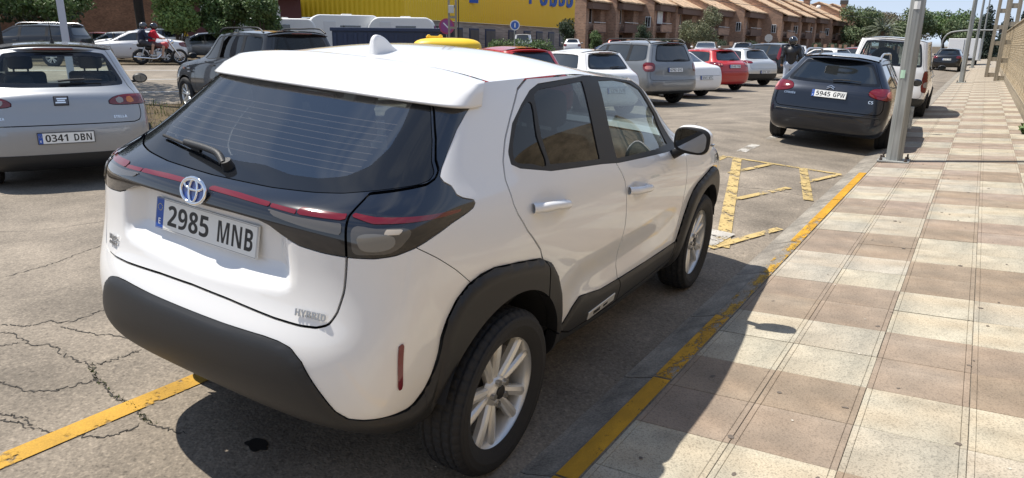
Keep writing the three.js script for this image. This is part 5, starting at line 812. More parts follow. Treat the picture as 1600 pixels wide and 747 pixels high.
// the angled row across the street
const ROW = 'cars parked in the angled row across the street';
const rowCars = [
  ['red_hatchback', 'red hatchback roof showing just behind the white crossover', { style: 'hatch', paint: M.redPaint, dims: { h: 1.545 }, cell: 0.06, lamp: [[.80, .78], [.80, 1.05], [1.05, 1.05], [1.05, .78]], spoiler: 0.06 }, -4.75, -9.9, 1.10],
  ['white_hatchback', 'small white hatchback squeezed between the red roof and the grey SUV', { style: 'hatch', paint: M.whitePaint, dims: { h: 1.49 }, cell: 0.06, lamp: [[.90, .84], [.90, 1.02], [1.0, 1.06], [1.12, 1.02], [1.12, .86], [1.0, .82]], wiper: 1, antenna: [-.2, .05, .03], plate: '1276 JVB', plateY: .6, brakeLight: true }, -4.45, -12.5, 1.10],
  ['grey_suv', 'grey seven-seat SUV with dark roof rails and red block lamps', { style: 'suv', paint: M.greyPaint, cell: 0.05, lamp: [[.74, .92], [.74, 1.10], [.80, 1.12], [1.08, 1.12], [1.12, 1.08], [1.10, .93], [.95, .90]], lampParts: [[phys(.55, .2, .18, { roughness: .2, clearcoat: 1 }), [[.80, .97], [.80, 1.03], [1.02, 1.03], [1.02, .97]]]], wiper: 1, rails: M.seal, brakeLight: true, plate: '6792 GYC', plateY: .94, cladding: .40, hatchU: .86, spoiler: .08 }, -4.5, -16.3, 1.10],
  ['white_saloon', 'white saloon half hidden by the grey SUV', { style: 'sedan', paint: M.whitePaint, cell: 0.06, lamp: [[.88, .82], [.88, .98], [1.12, .98], [1.14, .84]], plate: '5141 MTC', plateY: .62, spoiler: .02 }, -4.72, -19.5, 1.10],
  ['red_compact', 'bright red compact hatchback with twin round lenses', { style: 'hatch', paint: M.redPaint, dims: { h: 1.47, ro: .72 }, cell: 0.055, lamp: [[.62, .86], [.60, .93], [.66, .98], [1.10, .99], [1.20, .94], [1.12, .87]], lampMat: M.redDeep, lampParts: [[phys(.62, .25, .2, { roughness: .2 }), [[.64, .89], [.64, .95], [.70, .95], [.70, .89]]], [phys(.62, .25, .2, { roughness: .2 }), [[.74, .89], [.74, .95], [.80, .95], [.80, .89]]]], wiper: 1, plate: '0148 FYB', plateY: .86, brakeLight: true, spoiler: .09 }, -4.95, -23.3, 1.06],
  ['silver_compact', 'silver hatchback with grey lower bumper beside the red compact', { style: 'hatch', paint: M.palegreyPaint, dims: { h: 1.48, ro: .78 }, cell: 0.055, lamp: [[.70, .90], [.70, .96], [.78, .99], [1.12, 1.0], [1.24, .96], [1.10, .91]], plate: '2315 HMF', plateY: .56, cladding: .50, brakeLight: true, spoiler: .04, glassW: .76 }, -4.9, -27.2, 1.04],
  ['black_suv', 'black SUV with tall upright red lamps next to the silver hatchback', { style: 'suv', paint: M.blackPaint, dims: { h: 1.68, rhw: .62 }, cell: 0.06, lamp: [[.93, .95], [.90, 1.45], [.97, 1.48], [1.06, 1.2], [1.08, .95]], plate: '8653 DRK', plateY: .82, wiper: 1 }, -4.9, -32.6, 0.98],
  ['white_hatchback', 'white hatchback beyond the helmeted person', { style: 'hatch', paint: M.whitePaint, cell: 0.08, lamp: [[.8, .84], [.8, 1.0], [1.1, 1.0], [1.1, .86]] }, -3.9, -41.0, 1.02],
  ['copper_hatchback', 'copper coloured hatchback left of the white van', { style: 'hatch', paint: M.maroonPaint, cell: 0.09, lamp: [[.8, .84], [.8, 1.0], [1.1, 1.0], [1.1, .86]] }, -3.0, -45.5, 1.0],
  ['green_hatchback', 'green hatchback roof peeping out before the palm', { style: 'hatch', paint: M.greenPaint, cell: 0.09 }, -3.9, -50.5, 1.0],
];
for (const [n, l, o, x, z, t] of rowCars) { const p = { ...STY[o.style], ...(o.dims || {}) }; makeCar(n, l, { ...o, ...parked(p, x, z, t), group: ROW }); }
// ---------------------------------------------------------------- street furniture on the right: lamp posts, wall, pylons
const galv = new THREE.MeshStandardMaterial({ map: dataTex(256, (u, v, i, j) => { const f = fbm(u * 6, v * 6, 5, 4, 6), m = vnoise(u * 32, v * 32, 8, 32), st = vnoise(u * 40, v * 3, 18, 3); const g = 150 + (f - 0.5) * 70 + (m - 0.5) * 34 + (st - 0.5) * 26; return [g * 0.985, g, g * 0.985]; }), roughness: 0.62, metalness: 0.35, bumpMap: grain, bumpScale: 0.001, side: THREE.DoubleSide });
function lampPost(x, z, y, label, big) {
  const t = thing('lamp_post', label, 'lamp post', [x, y, z], 0, 'lamp posts along the pavement');
  const g = new THREE.CylinderGeometry(0.052, 0.112, 9, 8, 1); g.rotateY(Math.PI / 8); g.translate(0, 4.52, 0); const n = g.toNonIndexed(); n.computeVertexNormals(); mesh('pole', n, galv, t);
  mesh('base_plate', box(0.40, 0.022, 0.40, 0, 0.012, 0, 0.004), galv, t);
  for (const a of [-1, 1]) for (const b of [-1, 1]) mesh('anchor_bolt', merge([cyl(0.012, 0.012, 0.075, a * 0.155, 0.02, b * 0.155, 8), cyl(0.024, 0.024, 0.022, a * 0.155, 0.024, b * 0.155, 6)]), mat(0.10, 0.08, 0.07, 0.7, 0.4), t);
  mesh('bracket_arm', tube([[0, 8.9, 0], [-0.15, 9.25, 0], [-0.6, 9.45, 0], [-1.6, 9.5, 0]], 0.035, 20, 8), galv, t); mesh('lamp_head', box(0.62, 0.12, 0.26, -1.8, 9.5, 0, 0.05), mat(0.35, 0.36, 0.37, 0.5), t);
  if (big) { mesh('inspection_door', box(0.09, 0.30, 0.012, 0.106, 0.62, 0.0, 0.004).rotateY(0), galv, t);
    const band = (yy, h, m, nm) => { const r = lerp(0.112, 0.052, yy / 9) + 0.002, c = new THREE.CylinderGeometry(r - h * 0.0066, r, h, 2, 1, true, -Math.PI * 0.125 + (nm[0] === 'g' ? -0.1 : 0), Math.PI * (nm[0] === 'g' ? 0.2 : 0.25)); c.rotateY(nm[0] === 'g' ? -0.3 : 0.0); c.translate(0, yy + h / 2, 0); const q = c.toNonIndexed(); q.computeVertexNormals(); mesh(nm, q, m, t); };
    band(2.05, 0.10, mat(0.78, 0.78, 0.76, 0.7), 'paper_sticker'); band(1.15, 0.11, mat(0.35, 0.52, 0.40, 0.7), 'green_sticker'); }
  return t;
}
lampPost(1.345, -9.30, walkY(1.345), 'galvanised octagonal lamp post with stickers, nearest on the pavement', true);
lampPost(1.50, -35.9, walkY(1.5), 'galvanised lamp post, second from the camera along the pavement');
lampPost(1.54, -62.0, walkY(1.54), 'galvanised lamp post, third from the camera along the pavement');
lampPost(1.76, -92.5, walkY(1.76), 'galvanised lamp post, farthest of the row along the pavement');
{ // perforated brick wall
  const w = thing('brick_wall', 'cream perforated brick wall on a plinth along the pavement', 'wall', [3.10, 0, 0]), B = [], B2 = []; const z0 = -10.4, z1 = -62, y0 = 0.36, H = 2.05, bh = 0.078, bl = 0.25;
  const rows = Math.floor(H / bh), cols = Math.floor((z0 - z1) / bl), P = [];
  const pushBox = (cx, cy, cz, sx, sy, sz) => { const g = [[-1, 0, 0], [0, 1, 0], [0, -1, 0], [0, 0, 1], [0, 0, -1]]; const X = [cx - sx / 2, cx + sx / 2], Y = [cy - sy / 2, cy + sy / 2], Z = [cz - sz / 2, cz + sz / 2]; const q = (a, b, c, d) => P.push(...a, ...b, ...c, ...a, ...c, ...d);
    q([X[0], Y[0], Z[0]], [X[0], Y[0], Z[1]], [X[0], Y[1], Z[1]], [X[0], Y[1], Z[0]]); q([X[0], Y[1], Z[0]], [X[0], Y[1], Z[1]], [X[1], Y[1], Z[1]], [X[1], Y[1], Z[0]]); q([X[0], Y[0], Z[1]], [X[0], Y[0], Z[0]], [X[1], Y[0], Z[0]], [X[1], Y[0], Z[1]]); q([X[0], Y[0], Z[1]], [X[1], Y[0], Z[1]], [X[1], Y[1], Z[1]], [X[0], Y[1], Z[1]]); q([X[1], Y[0], Z[0]], [X[0], Y[0], Z[0]], [X[0], Y[1], Z[0]], [X[1], Y[1], Z[0]]); };
  for (let r = 0; r < rows; r++) for (let c = 0; c < cols; c++) { const zz = z0 - (c + (r % 2 ? 0.5 : 0)) * bl; pushBox(0.06 + rr(-0.004, 0.004), y0 + (r + 0.5) * bh, zz - bl / 2, 0.12, bh - 0.012, bl * (r % 2 ? 0.70 : 0.78)); }
  const g = new THREE.BufferGeometry(); g.setAttribute('position', new THREE.Float32BufferAttribute(P, 3)); g.computeVertexNormals(); const uv = new Float32Array(P.length / 3 * 2); for (let i = 0; i < P.length / 3; i++) { uv[i * 2] = P[i * 3 + 2]; uv[i * 2 + 1] = P[i * 3 + 1]; } g.setAttribute('uv', new THREE.BufferAttribute(uv, 2));
  tag(mesh('bricks', g, concrete(1.25, 1.08, 0.80, 0.8), w), null, null, null, 'stuff');
  mesh('backing', box(0.06, H, z0 - z1, 0.16, y0 + H / 2, (z0 + z1) / 2), concrete(0.75, 0.60, 0.42, 0.5), w);
  mesh('plinth', box(0.26, 0.46, z0 - z1, 0.11, 0.13, (z0 + z1) / 2), concrete(0.78, 0.70, 0.56, 0.5), w); mesh('added_bounce_wall', box(0.14, 2.3, 18.2, 0.11, 1.2, -1.25), concrete(0.95, 0.82, 0.64, 0.4), w); mesh('coping', box(0.30, 0.06, z0 - z1, 0.11, y0 + H + 0.02, (z0 + z1) / 2, 0.01), concrete(0.85, 0.76, 0.6, 0.5), w);  // plain cream section: unseen wall added for warm bounce onto the crossover
  }
function pylon(x, z, w, label) {
  const t = thing('concrete_pylon', label, 'utility pole', [x, walkY(x), z], 0, 'pair of concrete utility poles'); const m = concrete(0.92, 0.86, 0.74, 0.7), H = 10, tp = 0.55, wl = (y) => w * lerp(1, tp, y / H);
  for (const s of [-1, 1]) mesh('leg', (() => { const g = new THREE.BoxGeometry(0.15, H, 0.32, 1, 1, 1); const p = g.attributes.position; for (let i = 0; i < p.count; i++) p.setX(i, p.getX(i) + s * wl(p.getY(i) + H / 2) / 2); g.translate(0, H / 2, 0); return g; })(), m, t);
  for (let y = 0.1; y < H; y += 0.78) mesh('rung', box(wl(y), 0.20, 0.28, 0, y, 0), m, t);
}
pylon(2.62, -42.5, 0.42, 'concrete utility pole with rectangular openings, left one of the pair by the wall');
pylon(2.98, -37.5, 0.42, 'concrete utility pole with rectangular openings, right one of the pair by the wall');
// ---------------------------------------------------------------- trees and plants
const leafMats = { mid: [0.095, 0.16, 0.045], dark: [0.035, 0.065, 0.026], light: [0.18, 0.27, 0.07], olive: [0.15, 0.165, 0.085], pine: [0.022, 0.042, 0.024], far: [0.12, 0.17, 0.075], dry: [0.15, 0.13, 0.075], palm: [0.10, 0.12, 0.06] };
const leafCache = {};
function leafMat(k) { return leafCache[k] ||= phys(1, 1, 1, { vertexColors: true, roughness: 0.75, transmission: 0.25, thickness: 0 }); }
function crownGeo(blobs, n, size, base) {   // leaves spread through a crown made of clumps
  const P = [], N = [], C = []; let vol = 0; const w = blobs.map((b) => { const v = b[3] * b[4] * b[5]; vol += v; return v; });
  blobs.forEach((b, bi) => { const cnt = Math.round(n * w[bi] / vol); for (let i = 0; i < cnt; i++) {
    const th = rr(0, 6.283), u = rr(-1, 1), r = Math.pow(rnd(), 0.42), s = Math.sqrt(1 - u * u), lump = 0.78 + 0.42 * vnoise(th * 1.6 + bi * 5, u * 2.6 + 9, bi + 3); const x = b[0] + b[3] * r * lump * s * Math.cos(th), y = b[1] + b[4] * r * lump * u, z = b[2] + b[5] * r * lump * s * Math.sin(th);
    const a = new THREE.Vector3(rr(-1, 1), rr(-1, 1), rr(-1, 1)).normalize(), q = new THREE.Vector3(rr(-1, 1), rr(-1, 1), rr(-1, 1)).cross(a).normalize(), sz = size * rr(0.6, 1.4); const nrm = a.clone().cross(q).normalize();
    const A = [x + a.x * sz, y + a.y * sz, z + a.z * sz], B = [x + q.x * sz * 0.5, y + q.y * sz * 0.5, z + q.z * sz * 0.5], D = [x - a.x * sz, y - a.y * sz, z - a.z * sz], E = [x - q.x * sz * 0.5, y - q.y * sz * 0.5, z - q.z * sz * 0.5]; P.push(...A, ...B, ...D, ...A, ...D, ...E); for (let k = 0; k < 6; k++) N.push(nrm.x, nrm.y, nrm.z);
    const t = rr(0.7, 1.35), yel = rr(0.9, 1.18); for (let k = 0; k < 6; k++) C.push(base[0] * t * yel, base[1] * t, base[2] * t); } });
  const g = new THREE.BufferGeometry(); g.setAttribute('position', new THREE.Float32BufferAttribute(P, 3)); g.setAttribute('normal', new THREE.Float32BufferAttribute(N, 3)); g.setAttribute('color', new THREE.Float32BufferAttribute(C, 3)); return g;
}
const bark = concrete(0.22, 0.17, 0.13, 1.5), barkDark = concrete(0.10, 0.08, 0.065, 1.5);
function tree(name, label, x, z, o) {
  const y = groundY(x), t = thing(name, label, 'tree', [x, y - 0.05, z], 0, o.group); const { th = 2, r = 0.15, cr = 2, ch = 2, col = 'mid', n = 5000, leaf = 0.09, cy } = o, c0 = cy ?? th + ch * 0.8;
  mesh('trunk', merge([tube([[0, 0, 0], [rr(-.1, .1), th * 0.5, rr(-.1, .1)], [rr(-.2, .2), th, rr(-.2, .2)], [rr(-.2, .2), c0 + ch * 0.3, rr(-.2, .2)]], r, 14, 8)]), o.bark || bark, t);
  const blobs = []; const k = o.blobs || 9; for (let i = 0; i < k; i++) { const a = i / k * 6.283 + rr(-.4, .4), d = cr * rr(0.25, 0.68), bx = d * Math.cos(a), bz = d * Math.sin(a), by = c0 + ch * rr(-0.55, 0.6); blobs.push([bx, by, bz, cr * rr(0.32, 0.52), ch * rr(0.28, 0.48), cr * rr(0.32, 0.52)]); if (i % 2 === 0) mesh('limb', rod([0, th * 0.85, 0], [bx * 0.9, by, bz * 0.9], r * 0.5, r * 0.18, 6), o.bark || bark, t); }
  mesh('crown', crownGeo(blobs, n, leaf, leafMats[col]), leafMat(col), t); return t;
}
tree('street_tree', 'broad tree with a thick dark trunk at the left edge of the picture', -20.7, -7.05, { th: 5.0, r: 0.36, cr: 4.5, ch: 2.2, col: 'dark', n: 9000, leaf: 0.11, bark: barkDark });
tree('street_tree', 'tall tree with a straight dark trunk behind the motorcycle', -36.4, -20.7, { th: 4.6, r: 0.24, cr: 4.2, ch: 2.0, col: 'dark', n: 9000, leaf: 0.12, bark: barkDark });
tree('garden_tree', 'leafy green tree in front of the brick gable, left of the tall trunk', -39.5, -17.8, { th: 1.0, r: 0.12, cr: 2.6, ch: 1.8, cy: 3.2, col: 'mid', n: 8000, leaf: 0.10 });
tree('garden_tree', 'dark leafy tree left of the grey post', -41.5, -14.3, { th: 1.2, r: 0.14, cr: 3.0, ch: 2.0, cy: 3.3, col: 'dark', n: 8000, leaf: 0.10 });
tree('garden_tree', 'bright green tree at the corner of the yellow building', -32.6, -20.4, { th: 0.6, r: 0.10, cr: 1.45, ch: 1.6, cy: 2.3, col: 'light', n: 11000, leaf: 0.08, blobs: 13 });
tree('garden_tree', 'yellow-green tree overlapping the yellow facade', -29.6, -23.2, { th: 0.6, r: 0.10, cr: 1.25, ch: 1.6, cy: 2.35, col: 'mid', n: 11000, leaf: 0.08, blobs: 12 });
tree('garden_tree', 'deep green tree between the bright green tree and the yellow-green one', -31.6, -22.6, { th: 0.6, r: 0.1, cr: 1.6, ch: 1.8, cy: 2.6, col: 'mid', n: 11000, leaf: 0.09, blobs: 12 });
tree('garden_tree', 'tall dark tree at the upper left behind the grey post', -46, -19.5, { th: 1.2, r: 0.16, cr: 3.6, ch: 2.6, cy: 3.9, col: 'dark', n: 12000, leaf: 0.12, blobs: 12 });
tree('garden_tree', 'dark tree filling the upper left corner', -40.5, -11.0, { th: 1.0, r: 0.16, cr: 3.2, ch: 2.4, cy: 3.9, col: 'dark', n: 11000, leaf: 0.12, blobs: 12 });
tree('garden_tree', 'pale olive tree in front of the terraced houses', -18.1, -58.2, { th: 0.9, r: 0.10, cr: 1.75, ch: 2.0, cy: 2.55, col: 'olive', n: 9000, leaf: 0.075 });
tree('garden_shrub', 'dark climbing shrub at the end of the yellow building', -34.0, -64.5, { th: 0.4, r: 0.08, cr: 1.5, ch: 1.7, cy: 1.9, col: 'dark', n: 5000, leaf: 0.09 });
tree('garden_shrub', 'round green shrub by the first brick house', -30.2, -63.2, { th: 0.3, r: 0.06, cr: 0.9, ch: 1.0, cy: 1.3, col: 'mid', n: 3000, leaf: 0.07 });
tree('garden_shrub', 'dark shrub beside the second brick house', -26.6, -66.5, { th: 0.4, r: 0.06, cr: 1.0, ch: 1.5, cy: 2.0, col: 'dark', n: 3000, leaf: 0.07 });
for (const [px, x, z, h, cr, col, lab] of [[0, -14.8, -130, 6.6, 3.2, 'far', 'tall green tree at the end of the houses'], [0, -10.6, -138, 6.4, 4.6, 'dry', 'broad brownish tree behind the palm'], [0, -7.2, -124, 5.9, 3.0, 'far', 'green tree left of the nearest lamp post'], [0, -3.4, -128, 6.7, 3.4, 'mid', 'dark green tree right of the nearest lamp post'], [0, -0.6, -120, 4.6, 2.6, 'far', 'low green tree behind the traffic signal arm'], [0, -18, -150, 6, 4, 'far', 'distant tree above the far roofs']])
  tree('park_tree', lab, x, z, { th: h * 0.35, r: 0.2, cr: cr * 1.25, ch: h * 0.55, cy: h * 0.70, col, n: 8000, leaf: 0.18, group: 'trees at the far end of the street' });
function cypress(x, z, h, r, label, n = 7000) { const t = thing('cypress', label, 'tree', [x, 0, z], 0, 'dark conifers at the far end of the street'); mesh('trunk', rod([0, 0, 0], [0, h * 0.8, 0], 0.15, 0.05, 7), barkDark, t); const b = []; for (let i = 0; i < 12; i++) { const y = h * (0.08 + 0.86 * i / 11), rad = r * Math.pow(1 - i / 12.5, 0.75) * rr(0.85, 1.1); b.push([rr(-.12, .12) * r, y, rr(-.12, .12) * r, rad, h * 0.075, rad]); } mesh('crown', crownGeo(b, n, 0.14, leafMats.pine), leafMat('pine'), t); }
cypress(1.9, -105, 6.4, 1.6, 'wide dark conifer left of the second lamp post'); cypress(4.0, -112, 5.6, 1.6, 'dark conifer right of the second lamp post'); cypress(6.1, -131, 7.4, 0.55, 'slender cypress beside the concrete poles', 4000);
tree('garden_tree', 'green foliage hanging over the brick wall', 5.6, -22.5, { th: 1.2, r: 0.08, cr: 1.7, ch: 1.0, cy: 2.5, col: 'olive', n: 4500, leaf: 0.07 });
{ // palm
  const t = thing('palm_tree', 'bushy palm with arching fronds at the end of the street', 'tree', [-9.3, 0, -104]); mesh('trunk', rod([0, 0, 0], [0, 3.3, 0], 0.35, 0.28, 10), bark, t);
  for (let i = 0; i < 46; i++) { const a = i * 2.399, el = lerp(-0.5, 1.35, (i % 12) / 11), L = rr(2.5, 3.2), P = [], C = []; const n = 16; for (let k = 1; k < n; k++) { const s = k / n, h = Math.cos(el) * L * s, y = 3.4 + Math.sin(el) * L * s - 1.1 * s * s, w = 0.42 * Math.sin(Math.PI * Math.min(1, s * 0.95 + 0.05)); for (const sd of [-1, 1]) { const bx = h * Math.cos(a), bz = h * Math.sin(a), tx = bx - sd * Math.sin(a) * w + Math.cos(a) * 0.15, tz = bz + sd * Math.cos(a) * w + Math.sin(a) * 0.15; P.push(bx, y, bz, bx + Math.cos(a) * 0.15, y, bz + Math.sin(a) * 0.15, tx, y - 0.12, tz); const q = rr(0.8, 1.5), c = leafMats.palm; for (let m = 0; m < 3; m++) C.push(c[0] * q, c[1] * q, c[2] * q); } }
    const g = new THREE.BufferGeometry(); g.setAttribute('position', new THREE.Float32BufferAttribute(P, 3)); g.setAttribute('color', new THREE.Float32BufferAttribute(C, 3)); g.computeVertexNormals(); mesh('frond', g, leafMat('palm'), t); } }
function hedge(name, label, x0, z0, x1, z1, h, w, n, col = 'dark') { const t = thing(name, label, 'hedge', [(x0 + x1) / 2, groundY((x0 + x1) / 2), (z0 + z1) / 2]), L = Math.hypot(x1 - x0, z1 - z0), b = [], k = Math.ceil(L / (w * 0.8)); for (let i = 0; i < k; i++) { const s = (i + 0.5) / k - 0.5; b.push([(x1 - x0) * s, h * 0.55, (z1 - z0) * s, w * 0.75, h * 0.5, w * 0.75]); } mesh('foliage', crownGeo(b, n, 0.07, leafMats[col]), leafMat(col), t); mesh('stems', box(Math.abs(x1 - x0) || 0.05, h * 0.4, Math.abs(z1 - z0) || 0.05, 0, h * 0.2, 0).scale(0.9, 1, 0.9), barkDark, t); return t; }
hedge('hedge', 'clipped green hedge under the blue round sign', -25.5, -38.2, -22.0, -40.0, 1.35, 0.8, 4500, 'mid');
// ---------------------------------------------------------------- buildings
{ // yellow warehouse
  const b = thing('yellow_warehouse', 'long warehouse with yellow sheet facade, blue letters and grey ground floor', 'building', [-44.4, 0.4, -51.2]);
  const A = [0, 0], Bp = [-9.8, -53.0], Cp = [-14.5, 6.6], D = [-60, -42]; const cor = (p, q, y0, y1, amp, n) => { const P = [], I = [], L = Math.hypot(q[0] - p[0], q[1] - p[1]), nx = (q[1] - p[1]) / L, nz = -(q[0] - p[0]) / L; for (let i = 0; i <= n; i++) { const s = i / n, o = amp * (i % 4 < 2 ? 1 : 0); for (const y of [y0, y1]) P.push(lerp(p[0], q[0], s) + nx * o, y, lerp(p[1], q[1], s) + nz * o); } for (let i = 0; i < n; i++) I.push(i * 2, i * 2 + 2, i * 2 + 1, i * 2 + 1, i * 2 + 2, i * 2 + 3); const g = new THREE.BufferGeometry(); g.setAttribute('position', new THREE.Float32BufferAttribute(P, 3)); g.setIndex(I); const q2 = g.toNonIndexed(); q2.computeVertexNormals(); return q2; };
  const yel = mat(0.86, 0.56, 0.015, 0.55), grey = concrete(0.95, 0.94, 0.95, 0.3);
  mesh('yellow_cladding', cor(Bp, A, 3.2, 11, -0.05, 420), yel, b); mesh('yellow_cladding', cor(A, Cp, 3.25, 11, -0.05, 130), yel, b);
  const wall = (p, q, h, off, th, nm, m) => { const L = Math.hypot(q[0] - p[0], q[1] - p[1]), g = new THREE.BoxGeometry(L, h, th); g.translate(0, h / 2, 0); const o = mesh(nm, g, m, b); o.position.set((p[0] + q[0]) / 2, off, (p[1] + q[1]) / 2); o.rotation.y = -Math.atan2(q[1] - p[1], q[0] - p[0]); return o; };
  const gw = wall([-0.5, -0.6], [-10.2, -53], 3.6, -0.4, 0.3, 'ground_floor_wall', grey), gw2 = wall([-0.5, -0.2], [-14.6, 6.2], 3.6, -0.4, 0.3, 'ground_floor_wall', mat(0.62, 0.60, 0.56, 0.8));
  mesh('roof', (() => { const s = new THREE.Shape([new THREE.Vector2(0, 0), new THREE.Vector2(-9.8, 53), new THREE.Vector2(-60, 42), new THREE.Vector2(-14.5, -6.6)]); const g = new THREE.ShapeGeometry(s); g.rotateX(-Math.PI / 2); g.translate(0, 10.9, 0); return g; })(), mat(0.4, 0.4, 0.4), b);
  // windows with dark blue rounded surrounds along the ground floor
  const L = 53.4; const alpha = (px) => { const a = 0.5719 - Math.atan((px - 800) / 1105.5), dx = -Math.sin(a), dz = -Math.cos(a), ex = Bp[0], ez = Bp[1], ox = 2.2 + 44.4, oz = 2.0132 + 51.2; const det = dx * -ez + dz * ex; return ((ox) * dz * 1 - oz * dx) / (ez * -dx + ex * dz) * 1; };
  const frameM = mat(0.02, 0.04, 0.10, 0.6), winM = mat(0.03, 0.032, 0.035, 0.45); let wi = 0;
  for (const s of [0.06, 0.13, 0.205, 0.285, 0.37, 0.50, 0.60, 0.69, 0.785, 0.88]) { const wgrp = new THREE.Group(); wgrp.name = 'window'; b.add(wgrp); wgrp.position.set(lerp(-0.5, -10.2, s) + 0.17, 0, lerp(-0.6, -53, s)); wgrp.rotation.y = -Math.atan2(-52.4, -9.7) + Math.PI; const w = wi++ === 4 ? 3.0 : 2.6; mesh('window_frame', box(w, 2.1, 0.10, 0, 1.55, 0, 0.045), frameM, wgrp); mesh('pane', box(w - 0.34, 1.75, 0.06, 0, 1.52, 0.05 * 1, 0.02), winM, wgrp); mesh('pane', box(w - 0.34, 1.75, 0.06, 0, 1.52, -0.05, 0.02), winM, wgrp); mesh('mullion', box(0.08, 1.75, 0.16, 0, 1.52, 0), frameM, wgrp); }
  const blue = mat(0.01, 0.10, 0.42, 0.4); const letter = (ch, s, y, size) => { const g = textGeo(ch, size, 0.15), o = mesh('letter', g, blue, b); o.position.set(lerp(0, -9.8, s) + 0.18, y, lerp(0, -53, s)); o.rotation.y = Math.atan2(52.4, 9.7) - Math.PI + 0.0; o.rotation.y = Math.PI / 2 + Math.atan2(-9.8, 53) * -1 - 0.366 + 0.0; return o; };
  const ry = Math.atan2(0.983, 0.182); for (const [ch, s, y, size] of [['E', 0.275, 6.6, 2.6], ['r', 0.615, 7.1, 2.6], ['o', 0.70, 7.1, 2.6], ['b', 0.775, 7.6, 2.8], ['o', 0.845, 7.35, 2.6], ['o', 0.915, 7.4, 2.8]]) { const o = letter(ch, s, y, size); o.rotation.y = ry; }
}
